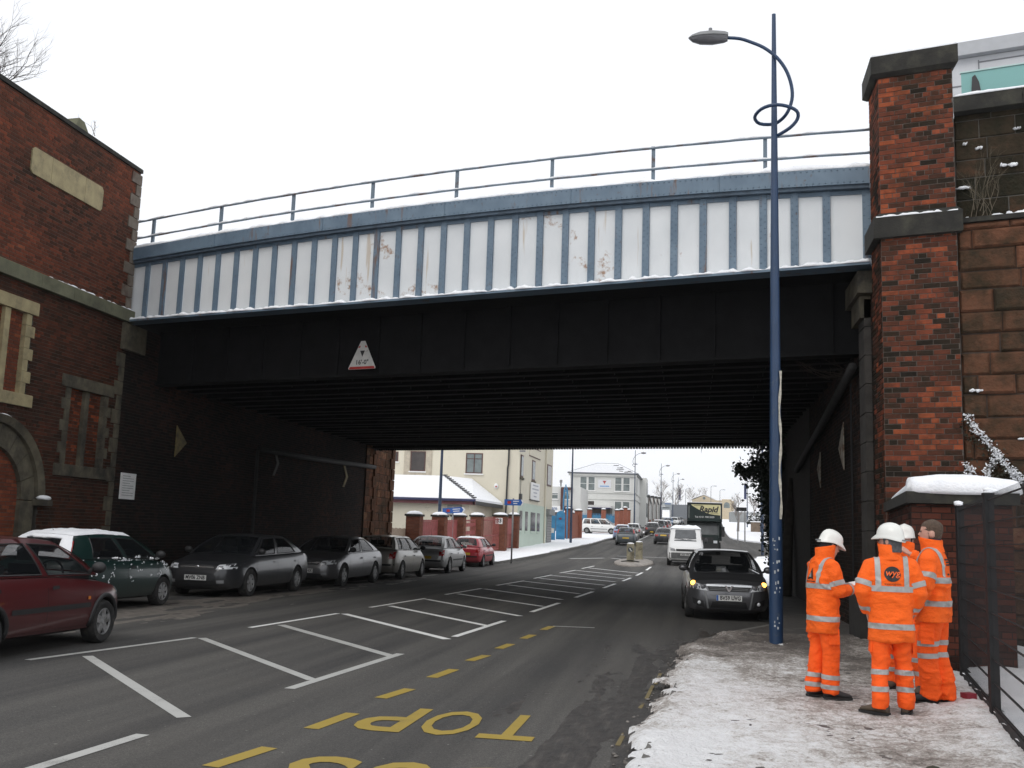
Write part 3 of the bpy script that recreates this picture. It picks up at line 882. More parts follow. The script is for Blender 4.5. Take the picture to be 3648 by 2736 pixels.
# quoins
z = 6.76; i = 0
while z < 10.1:
    L = 0.42 if i % 2 else 0.20
    stone(XL - 0.1, XL + 0.035, 22.55 - L, 22.57, z, z + 0.27, plain('quoin_stone', (0.15, 0.125, 0.10), 0.85, 0.25, 4, 0.3, 40, dirt=(0.09, 0.05, 0.035), dscale=3), left, 'quoin')
    z += 0.285; i += 1
z = 0.15; i = 0
while z < 5.6:
    L = 0.34 if i % 2 else 0.20
    stone(XL - 0.1, XL + 0.03, 22.52 - L, 22.53, z, z + 0.33, MATS['sooty_stone'], left, 'quoin')
    z += 0.345; i += 1
stone(XL - 0.1, XL + 0.10, 22.3, 23.3, 5.75, 6.4, MATS['sooty_stone'], left, 'bearing_stone')
def stone_window(y0, y1, z0, z1, mat, right_only=False):
    """stone dressings: lintel, sill, mullion, toothed jambs"""
    stone(XL - 0.1, XL + 0.05, y0 - 0.22, y1 + 0.22, z1 - 0.27, z1 + 0.0, mat, left, 'lintel')
    stone(XL - 0.1, XL + 0.06, y0 - 0.24, y1 + 0.28, z0, z0 + 0.25, mat, left, 'sill')
    ym = (y0 + y1) / 2
    stone(XL - 0.1, XL + 0.01, ym - 0.085, ym + 0.085, z0 + 0.252, z1 - 0.272, mat, left, 'mullion')
    n = 7; hh = (z1 - z0 - 0.53) / n
    for i in range(n):
        w = 0.30 if i % 2 == 1 else 0.17
        for side in (-1, 1):
            a = y0 - w + 0.13 if side < 0 else y1 - 0.13
            stone(XL - 0.1, XL + 0.03, a, a + w, z0 + 0.254 + i * hh, z0 + 0.25 + (i + 1) * hh, mat, left, 'jamb_stone')
stone_window(20.36, 21.94, 2.58, 4.80, MATS['sooty_stone'])
stone_window(17.45, 18.85, 3.90, 6.10, MATS['buff_stone'])
# arch of voussoirs with a hood mould
b = MB()
cy, cz, ro_, ri_ = 18.07, 2.0, 1.50, 1.06
for i in range(9):
    t0, t1 = math.pi * i / 9 + 0.006, math.pi * (i + 1) / 9 - 0.006
    for_poly = [(ro_ * math.cos(t0 + (t1 - t0) * k / 4), ro_ * math.sin(t0 + (t1 - t0) * k / 4)) for k in range(5)] + [(ri_ * math.cos(t1 - (t1 - t0) * k / 4), ri_ * math.sin(t1 - (t1 - t0) * k / 4)) for k in range(5)]
    MB().prism(for_poly, (XL - 0.09, cy, cz), (0, 1, 0), (0, 0, 1), (1, 0, 0), 0.11).build('voussoir', MATS['sooty_stone'], left)
rings = []
for i in range(25):
    t = math.pi * i / 24
    d = Vector((0, math.cos(t), math.sin(t))); c0 = Vector((XL, cy, cz))
    rings.append([c0 + d * 1.51 + Vector((-0.05, 0, 0)), c0 + d * 1.51 + Vector((0.10, 0, 0)), c0 + d * 1.66 + Vector((0.16, 0, 0)), c0 + d * 1.66 + Vector((-0.05, 0, 0))])
MB().loft(rings).build('hood_mould', MATS['sooty_stone'], left)
stone(XL - 0.1, XL + 0.26, 19.52, 19.86, 1.9, 2.03, MATS['sooty_stone'], left, 'hood_stop')
for sy in (-1, 1):
    for zz in (0.05, 0.70, 1.35):
        stone(XL - 0.1, XL + 0.02, cy + sy * 1.28 - 0.22, cy + sy * 1.28 + 0.22, zz, zz + 0.64, MATS['sooty_stone'], left, 'jamb_stone')
MB().blob((XL + 0.15, 19.7, 2.06), 0.13, 0.2, 0.06, jit=0.1).build('snow_patch', MATS['snow'], left, smooth=True)['kind'] = 'stuff'
pth = []
for i in range(30):
    t = math.pi * (0.12 + 0.5 * i / 29)
    pth.append((Vector((XL + 0.05, cy + 1.655 * math.cos(t), cz + 1.655 * math.sin(t))), Vector((1, 0, 0))))
snow_roll('snow_ridge', pth, 0.09, 0.035, 0.6, left)
pth = [(Vector((XL + 0.03, y_, 6.72)), Vector((1, 0, 0))) for y_ in np.linspace(19.3, 22.6, 80)]
snow_roll('snow_ridge', pth, 0.07, 0.035, 1.0, left)
# weeds and the bare bush on top of the wall
def twigs(name, base, n, ln, spread, parent, mat, rng, up=0.8, lean=(0, 0), r0=0.012, gen=3):
    b = MB()
    def grow(p, d, l, r, g):
        pts = [Vector(p)]; q = Vector(p); dd = Vector(d)
        for k in range(3):
            dd = (dd + Vector((rng.uniform(-.28, .28), rng.uniform(-.28, .28), rng.uniform(-.1, .2)))).normalized()
            q = q + dd * l / 3; pts.append(q.copy())
        b.tube(pts, [r, r * 0.8, r * 0.6, r * 0.4], 4)
        if g > 0:
            for _ in range(rng.choice((2, 3, 3))):
                t = rng.choice((1, 2, 3))
                nd = (dd + Vector((rng.uniform(-1, 1), rng.uniform(-1, 1), rng.uniform(-.5, .7))) * 0.75).normalized()
                grow(pts[t], nd, l * rng.uniform(0.5, 0.75), r * 0.55, g - 1)
    for i in range(n):
        d = Vector((rng.uniform(-1, 1) * spread + lean[0], rng.uniform(-1, 1) * spread + lean[1], up)).normalized()
        grow(Vector(base) + Vector((rng.uniform(-.3, .3), rng.uniform(-.5, .5), 0)), d, ln * rng.uniform(0.7, 1.1), r0, gen)
    return b.build(name, mat, parent)
plain('twig', (0.055, 0.042, 0.034), 0.9, 0.3)
rr = random.Random(5)
bush = thing('bare_bush', (XL - 0.9, 17.6, 10.2), 'leafless twiggy bush growing above the brick abutment wall', 'bush')
twigs('branches', (XL - 0.7, 17.25, 10.2), 46, 0.95, 0.9, bush, MATS['twig'], rr, 0.75, (0, 0.12), 0.012, 3)
weed = thing('bare_weed', (XL - 0.1, 20.3, 10.33), 'small dead weed growing from the broken coping stump', 'plant')
twigs('stems', (XL - 0.1, 20.25, 10.33), 5, 0.32, 0.5, weed, MATS['twig'], rr, 0.8, (0, 0.3), 0.006, 2)
weed.scale = (1, 0.5, 1)
# red sandstone end pier of the abutment beyond the deck
pier2 = thing('sandstone_pier', (XL, 43.6, 0), 'red sandstone end pier with projecting quoins beyond the bridge deck', 'wall')
MB().box(-15.2, XL + 0.04, 41.6, 45.6, 0, 7.5).build('core', MATS['mortar_dark'], pier2)
_sl = [[0.62, 0.5, 0.7, 0.45], [0.5, 0.66, 0.42, 0.74], [0.7, 0.4, 0.58, 0.6]]
lay(pier2, (XL + 0.06, 41.6, 0), (0, 1, 0), (1, 0, 0), 4.0, 7.4, SANDSTONE, MATS['mortar_dark'], courses=lambda i: (0.34, _sl[i % 3], 0.1 * (i % 4)), depth=0.05, proud=0.02, ch=0.014, gap=0.016, name='sandstone_block', jit=0.012, tone=lambda a, z: 0.62 + random.uniform(-0.2, 0.25))
lay(pier2, (-15.2, 41.58, 0), (1, 0, 0), (0, -1, 0), 1.65, 7.4, SANDSTONE, MATS['mortar_dark'], courses=lambda i: (0.34, _sl[i % 3], 0.1 * (i % 4)), depth=0.02, proud=0.02, ch=0.014, gap=0.016, name='sandstone_block', jit=0.012, indiv=0)
z = 0.1; i = 0
while z < 7.2:
    for yy, w in ((45.6, 0.62 if i % 2 else 0.4), (42.9, 0.5 if i % 2 else 0.3)):
        stone(XL + 0.0, XL + 0.15, yy - w, yy, z, z + 0.46, SANDSTONE, pier2, 'quoin', 0.02).color = (0.38, 0, 0, 1)
    z += 0.48; i += 1
# notice board, warning chevrons and conduit under the bridge, left side
nb = thing('notice_board', (XL + 0.05, 23.1, 2.15), 'small white printed notice on the dark brick beside the corner quoins', 'sign')
MB().box(XL + 0.03, XL + 0.05, 22.78, 23.46, 2.17, 2.80).build('board', MATS['clean_white'], nb)
b = MB()
for i in range(9):
    z_ = 2.72 - i * 0.058
    b.box(XL + 0.05, XL + 0.052, 22.86, 22.86 + (0.5 if i % 3 else 0.34), z_, z_ + 0.014)
b.build('print_lines', plain('print_grey', (0.3, 0.3, 0.3), 0.6), nb)
plain('faded_yellow', (0.20, 0.15, 0.055), 0.7, 0.3, 5, dirt=(0.05, 0.045, 0.035), dscale=4)
for (y_, z_, wh) in ((25.6, 3.8, 1), (32.1, 3.72, 0), (39.1, 3.7, 1)):
    cv = thing('warning_chevron', (XL + 0.05, y_, z_), ('faded chevron board on the dark abutment above the grey car with clear headlights', 'dim chevron board in the deepest shadow of the left abutment', 'pale chevron board near the sandstone end of the left abutment')[(25.6, 32.1, 39.1).index(y_)], 'sign', 'chevron boards on the left abutment')
    w = 0.3 if wh else 0.25
    MB().prism([(-w, 0.42), (-w * 0.3, 0.42), (w, 0), (-w * 0.3, -0.42), (-w, -0.42), (w * 0.2, 0)] if y_ > 30 else [(-w, 0.42), (w, 0), (-w, -0.42)], (XL + 0.03, y_, z_), (0, 1, 0), (0, 0, 1), (1, 0, 0), 0.02).build('board', MATS['faded_yellow'] if wh else plain('dim_board', (0.05, 0.045, 0.04), 0.7), cv)
cd = thing('conduit', (XL + 0.06, 38.0, 4.1), 'long grey service pipe fixed along the left abutment under the deck', 'pipe')
MB().tube([(XL + 0.12, 30.5, 4.05), (XL + 0.12, 34, 4.08), (XL + 0.12, 42.6, 4.32)], 0.09, 8).build('pipe', plain('pipe_grey', (0.028, 0.027, 0.026), 0.8), cd, smooth=True)
MB().tube([(XL + 0.12, 30.4, 0.12), (XL + 0.12, 30.4, 4.0)], 0.055, 8).build('downpipe', MATS['pipe_grey'], cd, smooth=True)
# ------------------------------------------------------------------ right side: brick pier, sandstone wall, abutment
A = Vector((3.0, 16.83, 0))
rp = thing('brick_pier', A + DV * 0.57, 'tall square brick pier of orange and black bricks with stone cap', 'pier')
PW, PD = 1.13, 0.86
def rt(a, z):
    k = float(fbm(a * 1.7 + 4, z * 1.5 + 2, 3))
    t = 0.56 + 1.15 * (k - 0.5) + random.uniform(-0.38, 0.38)
    if z > 6.9: t += 0.10 * math.sin(z * 2.1)
    if random.random() < 0.13: t -= 0.35
    if random.random() < 0.14: t += 0.3
    return t
def prism_xy(pts, z0, z1):
    return MB().loft([[(p[0], p[1], z0) for p in pts], [(p[0], p[1], z1) for p in pts]])
def pier_outline(g):
    a = A - DV * g - NN * g; b_ = A + DV * (PW + g) - NN * g
    return [a, b_, b_ + Vector((0, PD + 2 * g, 0)), Vector((A.x - g, A.y + PD + g, 0))]
prism_xy(pier_outline(-0.02), 0, 9.3).build('core', MATS['mortar'], rp)
for z0, z1 in ((0.0, 6.56), (6.98, 9.3)):
    lay(rp, A, DV, -NN, PW, z1, BRICK_R, MATS['mortar'], bs=1.1, depth=0.03, indiv=(220 if z0 == 0 else 80), z_base=z0, tone=rt, jit=0.004)
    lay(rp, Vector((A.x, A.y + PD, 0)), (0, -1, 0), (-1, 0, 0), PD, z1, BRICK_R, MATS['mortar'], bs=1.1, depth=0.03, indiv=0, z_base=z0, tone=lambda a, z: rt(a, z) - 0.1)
prism_xy(pier_outline(0.10), 6.56, 6.90).build('band_stone', MATS['black_stone'], rp)
b = MB(); b.loft([[(p[0], p[1], 6.90) for p in pier_outline(0.10)], [(p[0], p[1], 6.98) for p in pier_outline(0.02)]]); b.build('band_weathering', MATS['black_stone'], rp)
b = MB(); o9 = pier_outline(0.10); o8 = pier_outline(0.03)
b.loft([[(p[0], p[1], 9.3) for p in o8], [(p[0], p[1], 9.36) for p in o9], [(p[0], p[1], 9.66) for p in o9]]); b.build('cap_stone', MATS['black_stone'], rp)
def snow_slab(name, pts, z, h, parent, seed=0):
    """a cushion of snow over a convex outline"""
    b = MB(); c = sum((Vector(p) for p in pts), Vector()) / len(pts)
    N = 12; ring0 = []
    for i in range(len(pts)):
        p, q = Vector(pts[i]), Vector(pts[(i + 1) % len(pts)])
        for k in range(N): ring0.append(p.lerp(q, k / N))
    rings = []
    for t, zz in ((1.0, 0.0), (1.01, 0.35), (0.985, 0.75), (0.93, 0.95), (0.7, 1.0), (0.3, 1.0), (0.02, 1.0)):
        rings.append([Vector((c.x + (p.x - c.x) * t, c.y + (p.y - c.y) * t, z + h * zz * (0.65 + 0.7 * float(fbm(p.x * 3 * t + seed, p.y * 3 * t + zz, 3))) - 0.003)) for p in ring0])
    b.loft(rings, False, True)
    o = b.build(name, MATS['snow'], parent, smooth=True); o['kind'] = 'stuff'
    return o
snow_slab('snow_cushion', [tuple(p) for p in pier_outline(0.08)], 9.66, 0.075, rp)
pth = [(A - DV * 0.06 + DV * t - NN * 0.07 + UP * 6.90, -NN) for t in np.linspace(0, 1.22, 40)]
snow_roll('snow_ridge', pth, 0.035, 0.035, 0.7, rp)

# coursed sandstone retaining wall running on from the pier
sw = thing('sandstone_wall', A + DV * 3 + NN * 0.1, 'rough coursed red and black sandstone retaining wall right of the pier', 'wall')
SO = A + DV * PW + NN * 0.10
_cl = [[0.75, 0.52, 0.9, 0.6], [0.54, 0.86, 0.5, 0.78], [0.95, 0.56, 0.7, 0.5], [0.6, 0.8, 0.54, 0.86]]
_ch = [0.33, 0.36, 0.30, 0.35, 0.31]
def st(a, z):
    t = 0.60 + 0.8 * (float(fbm(a * 0.9, z * 0.8 + 5, 3)) - 0.5) + random.uniform(-0.22, 0.22)
    if z > 6.8: t -= 0.48
    elif z < 0.4: t -= 0.15
    return t
MB().obox(SO + DV * 2.25 + NN * 0.5 + UP * 3.36, DV * 2.75, NN * 0.45, UP * 3.36).build('core', MATS['mortar_dark'], sw)
MB().obox(SO + DV * 2.25 + NN * 0.62 + UP * 7.6, DV * 2.75, NN * 0.45, UP * 0.95).build('core', MATS['mortar_dark'], sw)
cs = lambda i: (_ch[i % 5], _cl[i % 4], 0.13 * ((i * 7) % 5))
lay(sw, SO, DV, -NN, 5.0, 6.72, SANDSTONE, plain('sand_joint', (0.045, 0.033, 0.026), 0.95, 0.4, 6), courses=cs, depth=0.05, proud=0.045, ch=0.035, gap=0.012, name='sandstone_block', jit=0.022, tone=st)
lay(sw, SO + NN * 0.10, DV, -NN, 5.0, 8.55, SANDSTONE, plain('black_joint', (0.10, 0.095, 0.085), 0.95, 0.3, 6), courses=cs, depth=0.10, proud=0.02, ch=0.012, gap=0.014, name='sandstone_block', jit=0.008, tone=st, z_base=6.80)
MB().obox(SO + DV * 2.5 + UP * 6.76, DV * 2.5, NN * 0.075, UP * 0.038).build('ledge', MATS['black_stone'], sw)
for k_ in range(5):
    MB().obox(SO + DV * (0.5 + k_) + NN * 0.2 + UP * 8.68, DV * 0.497, NN * 0.3, UP * 0.128).build('coping_stone', MATS['black_stone'], sw)
pth = [(SO + DV * float(t) + NN * 0.12 + UP * 8.808, -NN) for t in np.linspace(0.02, 5, 60)]
snow_roll('snow_ridge', pth, 0.24, 0.10, 0.25, sw)
rr = random.Random(21)
for (t, z_, L, h) in ((0.35, 6.80, 0.5, 0.05), (0.95, 6.80, 0.8, 0.1), (1.8, 6.8, 0.9, 0.09), (0.1, 7.32, 0.35, 0.03), (0.75, 7.62, 0.28, 0.05), (1.1, 7.34, 0.2, 0.04), (0.2, 4.05, 0.16, 0.04), (1.3, 3.55, 0.3, 0.07), (0.85, 3.3, 0.2, 0.03), (1.05, 2.62, 0.55, 0.10), (0.35, 7.95, 0.1, 0.03), (0.15, 8.05, 0.06, 0.03), (0.9, 8.2, 0.1, 0.02)):
    b = MB()
    for k_ in range(12):
        q_ = rr.uniform(-0.5, 0.5)
        b.blob(SO + DV * (t + L * q_) - NN * (0.05 if z_ < 6.7 else -0.04) + UP * (z_ + rr.uniform(-0.01, 0.012)), L * rr.uniform(.05, .2), 0.04 * rr.uniform(.6, 1.2), h * rr.uniform(0.25, 0.8) * (1.1 - abs(q_)), 9, 5, 0.2)
    b.build('snow_patch', MATS['snow'], sw, smooth=True)['kind'] = 'stuff'

# snow-laden creeper hanging on the sandstone wall
def leafy(name, pts_fn, n, size, mat, parent, rng, bend=0.3):
    """many small folded leaves spread through a volume"""
    vs = []; fs = []
    for i in range(n):
        p = Vector(pts_fn(rng))
        d = Vector((rng.gauss(0, 1), rng.gauss(0, 1), rng.gauss(0, 0.7))).normalized()
        e = d.orthogonal().normalized()
        e.rotate(Matrix.Rotation(rng.uniform(0, 6.28), 3, d))
        s = size * rng.uniform(0.6, 1.3); q = d.cross(e) * s * bend
        k = len(vs)
        vs += [tuple(p - d * s), tuple(p + e * s * 0.7 + q), tuple(p + d * s), tuple(p - e * s * 0.7 + q)]
        fs += [(k, k + 1, k + 2), (k, k + 2, k + 3)]
    b = MB(); b.add(vs, fs)
    return b.build(name, mat, parent)
plain('dead_leaf', (0.035, 0.033, 0.02), 0.8, 0.5, 9)
plain('ivy_leaf', (0.022, 0.038, 0.018), 0.55, 0.5, 9)
cr = thing('snowy_creeper', SO + DV * 0.5 - NN * 0.1 + UP * 1.9, 'dead creeper laden with snow hanging on the sandstone wall', 'plant')
stems = [[(0.05, 3.65), (0.22, 3.35), (0.45, 3.05), (0.62, 2.8), (0.75, 2.62)], [(0.45, 3.05), (0.3, 2.75), (0.2, 2.5), (0.02, 2.35)], [(0.62, 2.8), (0.85, 2.65), (1.0, 2.45), (0.9, 2.2)], [(0.02, 2.9), (0.15, 2.6), (0.35, 2.2)]]
b = MB(); sn = MB(); cpts = []
for stl in stems:
    P_ = [SO + DV * a - NN * 0.10 + UP * z_ for a, z_ in stl]
    b.tube(P_, 0.012, 5)
    for k_ in range(len(P_) - 1):
        for t in np.linspace(0, 1, 16):
            c = P_[k_].lerp(P_[k_ + 1], float(t)); cpts.append(c)
b.build('stems', MATS['twig'], cr)
leafy('snow_on_leaves', lambda g: rr.choice(cpts) + Vector((g.gauss(0, .035), g.gauss(-0.05, .02), abs(g.gauss(.01, .03)))), 1300, 0.020, MATS['snow'], cr, rr, 0.8)['kind'] = 'stuff'
leafy('leaves', lambda g: rr.choice(cpts) + Vector((g.gauss(0, .09), g.gauss(-0.02, .03), g.gauss(-.06, .09))), 700, 0.028, MATS['dead_leaf'], cr, rr)['kind'] = 'stuff'
w2 = thing('dry_weeds', SO + DV * 0.5 - NN * 0.02 + UP * 6.8, 'dry leafless weeds growing from the ledge of the sandstone wall', 'plant')
b = twigs('stems', tuple(SO + DV * 0.35 - NN * 0.03 + UP * 6.8), 16, 0.6, 0.35, w2, plain('dry_stem', (0.12, 0.10, 0.07), 0.9), rr, 1.0, (0.05, -0.05), 0.006, 2)

# right abutment wall under the deck
ra = thing('dark_abutment', (3.05, 28.0, 0), 'soot-dark brick abutment wall under the bridge beside the pavement', 'wall')
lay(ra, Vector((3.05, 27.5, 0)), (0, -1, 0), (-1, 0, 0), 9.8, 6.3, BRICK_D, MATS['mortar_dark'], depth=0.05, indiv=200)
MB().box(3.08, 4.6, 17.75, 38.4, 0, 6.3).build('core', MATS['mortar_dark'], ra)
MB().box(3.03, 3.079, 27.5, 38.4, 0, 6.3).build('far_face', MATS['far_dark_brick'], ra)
for zz, y0_, y1_, x_ in ((5.55, 18.15, 19.1, 2.86), (5.95, 17.95, 19.4, 2.80)):
    stone(x_, 3.1, y0_, y1_, zz, zz + 0.39, MATS['sooty_stone'], ra, 'bearing_stone')
for zz in np.arange(0.9, 5.5, 0.5):
    stone(2.93, 3.1, 18.15, 18.75, float(zz), float(zz) + 0.49, plain('grey_pilaster', (0.04, 0.036, 0.032), 0.9, 0.4, 4, 0.4, 40), ra, 'pilaster_stone')
stone(2.72, 3.1, 17.75, 18.9, 0.1, 0.86, MATS['dark_plinth'], ra, 'plinth_stone')
MB().tube([(2.9, 19.3, 4.88), (2.9, 23.0, 4.42), (2.9, 29.5, 3.68)], 0.085, 8).build('service_pipe', MATS['pipe_grey'], ra, smooth=True)
MB().tube([(2.98, 20.1, 0.2), (2.98, 20.1, 4.7)], 0.02, 6).build('cable', MATS['black_metal'], ra)
for (y_, z_, lab) in ((21.4, 3.6, 'rusty pale diamond board on the dark right abutment, the nearer of two'), (25.2, 3.38, 'rusty dim diamond board on the dark right abutment, the farther of two')):
    cv = thing('warning_board', (3.0, y_, z_), lab, 'sign', 'diamond boards on the right abutment')
    MB().prism([(-0.48, 0), (0.22, -0.48), (0.22, 0.48)] if y_ < 22 else [(-0.35, 0.05), (0.25, -0.42), (0.25, 0.42)], (3.0, y_, z_), (0, -1, 0), (0, 0, 1), (-1, 0, 0), 0.02).build('board', plain('rusty_board', (0.30, 0.27, 0.22), 0.7, 0.3, 5, dirt=(0.13, 0.065, 0.03), dscale=6, dlo=0.5, dhi=0.6), cv)
dw = thing('overhanging_weed', (2.9, 20.2, 4.9), 'scrap of dead weed growing out of the dark abutment above the pipe', 'plant')
twigs('stems', (2.85, 20.4, 4.85), 9, 0.5, 0.5, dw, MATS['twig'], rr, 0.3, (-0.8, 0.2), 0.007, 2)
# ivy spilling over the far end of the right abutment
iv = thing('ivy_mass', (2.9, 36.5, 0.12), 'dark ivy spilling over the far end of the right abutment', 'ivy')
def ivy_pt(g):
    k = g.random()
    if k < 0.62:
        z_ = g.uniform(0.9, 5.4); return (3.0 - abs(g.gauss(0, 0.16)) - 0.25 * math.exp(-((z_ - 3.2) / 1.2) ** 2), g.gauss(36.2, 1.3), z_)
    if k < 0.93:
        return (2.72 + g.gauss(0, 0.32), g.gauss(37.2, 0.8), 4.2 + g.gauss(0, 0.5))
    t = g.random(); return (2.3 - 0.75 * t + g.gauss(0, 0.06), 37.4 + g.gauss(0, .3), 4.15 + 0.1 * math.sin(9 * t) + g.gauss(0, 0.11))
leafy('leaves', ivy_pt, 8000, 0.065, MATS['ivy_leaf'], iv, rr)['kind'] = 'stuff'
b = MB()
for k_ in range(9):
    p = [Vector((3.0, 35 + k_ * 0.35, 0.2)), Vector((2.92, 35.2 + k_ * 0.33, 2.2)), Vector((2.75, 35.6 + k_ * 0.3, 3.8)), Vector((2.3 + 0.05 * k_, 36.5 + 0.1 * k_, 4.4))]
    b.tube(p, [0.035, 0.03, 0.02, 0.01], 5)
b.tube([(2.6, 37, 4.2), (2.1, 37.3, 4.22), (1.5, 37.4, 4.12)], [0.02, 0.014, 0.006], 5)
b.build('stems', MATS['twig'], iv)
tk = thing('leaning_trunk', (2.8, 31.5, 0.12), 'thick ivy-clad trunk leaning against the right abutment', 'trunk')
MB().tube([(2.72, 31.5, 0.1), (2.8, 31.6, 1.2), (2.93, 31.9, 2.6), (2.98, 32.2, 3.6)], [0.22, 0.17, 0.12, 0.07], 8).build('trunk', plain('ivy_bark', (0.05, 0.042, 0.035), 0.9, 0.3), tk, smooth=True)

# low boundary wall with a snow-covered coping
lw = thing('boundary_wall', (2.8, 14.6, 0.12), 'low brick boundary wall with a thick cushion of snow on its coping', 'wall')
C0, C1 = Vector((2.98, 16.55, 0)), Vector((2.60, 13.0, 0))
dl = (C1 - C0).normalized(); nl = Vector((dl.y, -dl.x, 0))
if nl.x > 0: nl = -nl
LW = (C1 - C0).length
dq = (DV * 0.97 + Vector((0, 0.0, 0))).normalized()
lay(lw, C0 + UP * 0.1, dl, nl, LW, 2.06, BRICK_W, MATS['mortar_dark'], depth=0.04, indiv=130)
lay(lw, C1 + UP * 0.1, Vector((1, -0.06, 0)), Vector((-0.06, -1, 0)), 1.12, 2.06, BRICK_W, MATS['mortar_dark'], depth=0.04, indiv=170)
cor = [C0 - nl * 0.05, C1 - nl * 0.0 + Vector((0.05, 0.05, 0)), C1 + Vector((1.10, -0.02, 0)), C0 + Vector((0.55, 0, 0))]
prism_xy(cor, 0.05, 2.16).build('core', MATS['mortar_dark'], lw)
cap = [C0 + nl * 0.07, C1 + nl * 0.07 + Vector((0, -0.09, 0)), C1 + Vector((1.18, -0.16, 0)), C0 + Vector((0.6, 0, 0))]
prism_xy(cap, 2.162, 2.30).build('coping', MATS['black_stone'], lw)
# cushion drawn back along the coping, deepest at the near corner
def cushion(name, path, wid, hgt, parent, n=14):
    rings = []
    for i, (p, sd, k) in enumerate(path):
        ring = []
        for j in range(n):
            t = 2 * math.pi * j / n
            zz = math.sin(t); rr_ = (abs(zz) ** 0.7) * (1 if zz > 0 else -0.25)
            ring.append(Vector(p) + Vector(sd) * (math.cos(t) * wid * k) + UP * (rr_ * hgt * k * (0.9 + 0.25 * float(fbm(i * 0.21, 7.7, 3)))))
        rings.append(ring)
    o = MB().loft(rings).build(name, MATS['snow'], parent, smooth=True); o['kind'] = 'stuff'
E_ = C1 + Vector((0.05, 0, 0))
pth = []
for t in np.linspace(0.05, 1, 26):
    pth.append((C0.lerp(E_, float(t)) - nl * 0.10 + UP * 2.31, nl, 0.35 + 0.6 * float(t) ** 0.7))
cushion('snow_cushion', pth, 0.20, 0.17, lw)
pth = []
for t in np.linspace(0, 1, 26):
    pth.append((E_ + Vector((-0.05, 0.1, 0)) + Vector((1, -0.06, 0)) * (1.25 * float(t)) + UP * 2.31, Vector((0, 1, 0)), 0.55 + 0.5 * math.sin(math.pi * min(1, 0.12 + 0.86 * float(t))) ** 0.7 - (0.35 if t > 0.97 else 0)))
cushion('snow_cushion', pth, 0.24, 0.20, lw)

# black welded mesh fence
fe = thing('mesh_fence', (2.65, 9.92, 0.12), 'black welded wire mesh fence on posts beside the low brick wall', 'fence')
FB = MATS['black_metal']
fp = [Vector((3.08, 12.72, 0.12)), Vector((2.65, 9.92, 0.12)), Vector((2.23, 7.1, 0.12)), Vector((1.82, 4.3, 0.12))]
for i, p in enumerate(fp):
    MB().obox(p + UP * 1.0, (0.04, 0, 0), (0, 0.04, 0), (0, 0, 1.0)).build('post', FB, fe)
    MB().obox(p + UP * 2.01, (0.045, 0, 0), (0, 0.045, 0), (0, 0, 0.012)).build('post_cap', FB, fe)
for i in range(3):
    p, q = fp[i], fp[i + 1]; d = (q - p).normalized(); L = (q - p).length
    off = Vector((-d.y, d.x, 0)) * 0.0
    b = MB()
    x = 0.05
    while x < L - 0.04:
        c = p + d * x
        b.obox(c + UP * 1.08, d * 0.0014, Vector((-d.y, d.x, 0)) * 0.0014, UP * 0.93)
        x += 0.05
    mp_ = b.build('wire_mesh', FB, fe); mp_['kind'] = 'stuff'
    for z_ in np.arange(0.16, 2.0, 0.2):
        for s_ in (-0.006, 0.006):
            MB().obox(p + d * (L / 2) + UP * float(z_) + Vector((-d.y, d.x, 0)) * s_, d * (L / 2 - 0.04), Vector((-d.y, d.x, 0)) * 0.004, UP * 0.004).build('line_wire', FB, fe)
    MB().obox(p + d * (L / 2) + UP * 0.10, d * (L / 2 - 0.04), Vector((-d.y, d.x, 0)) * 0.02, UP * 0.05).build('bottom_rail', FB, fe)
    MB().obox(p + d * (L / 2) + UP * -0.02, d * (L / 2), Vector((-d.y, d.x, 0)) * 0.09, UP * 0.06).build('kerb_edging', MATS['kerb_stone'], fe)
sn = MB()
for q_ in fp[:2]:
    for k_ in range(3): sn.blob(q_ + Vector((rr.gauss(0, .015), rr.gauss(0, .015), 2.03 + 0.01 * k_)), 0.05, 0.05, 0.022, 9, 5, 0.12)
sn.build('snow_patch', MATS['snow'], fe, smooth=True)['kind'] = 'stuff'
# ground snow and bramble behind the fence
def back_h(X, Y): return 0.18 + 0.16 * fbm(X * 1.1, Y * 1.1, 4)
height_sheet('yard_snow', np.arange(2.1, 9, 0.1), np.arange(3.5, 16.5, 0.1), back_h, MATS['snow'], None, None, lambda X, Y, Z: X < 2.72 + 0.152 * (Y - 9.92))
br = thing('bramble', (4.2, 12.6, 0.2), 'tangle of dead bramble stems with snow behind the mesh fence', 'plant')
b = MB()
for i in range(60):
    p0 = Vector((rr.uniform(4.2, 5.6), rr.uniform(11.0, 14.4), 0.2)); a_ = rr.uniform(-1.2, 1.2); L = rr.uniform(0.4, 0.9)
    b.tube([p0, p0 + Vector((math.cos(a_) * L * .4, math.sin(a_) * L * .4, L * 0.9)), p0 + Vector((math.cos(a_) * L, math.sin(a_) * L, L * 0.7)), p0 + Vector((math.cos(a_) * L * 1.4, math.sin(a_) * L * 1.4, L * 0.25))], 0.009, 4)
b.build('stems', MATS['twig'], br)
leafy('leaves', lambda g: (g.uniform(3.7, 5.6), g.uniform(10.6, 12.6), 0.2 + abs(g.gauss(0, 0.55))), 2200, 0.04, MATS['dead_leaf'], br, rr)['kind'] = 'stuff'
sn = MB()
for i in range(40):
    sn.blob((rr.uniform(3.8, 5.6), rr.uniform(10.6, 12.6), rr.uniform(0.5, 1.4)), rr.uniform(.03, .12), rr.uniform(.03, .1), rr.uniform(.015, .04), 7, 5, 0.2)
sn.build('snow_clumps', MATS['snow'], br, smooth=True)['kind'] = 'stuff'
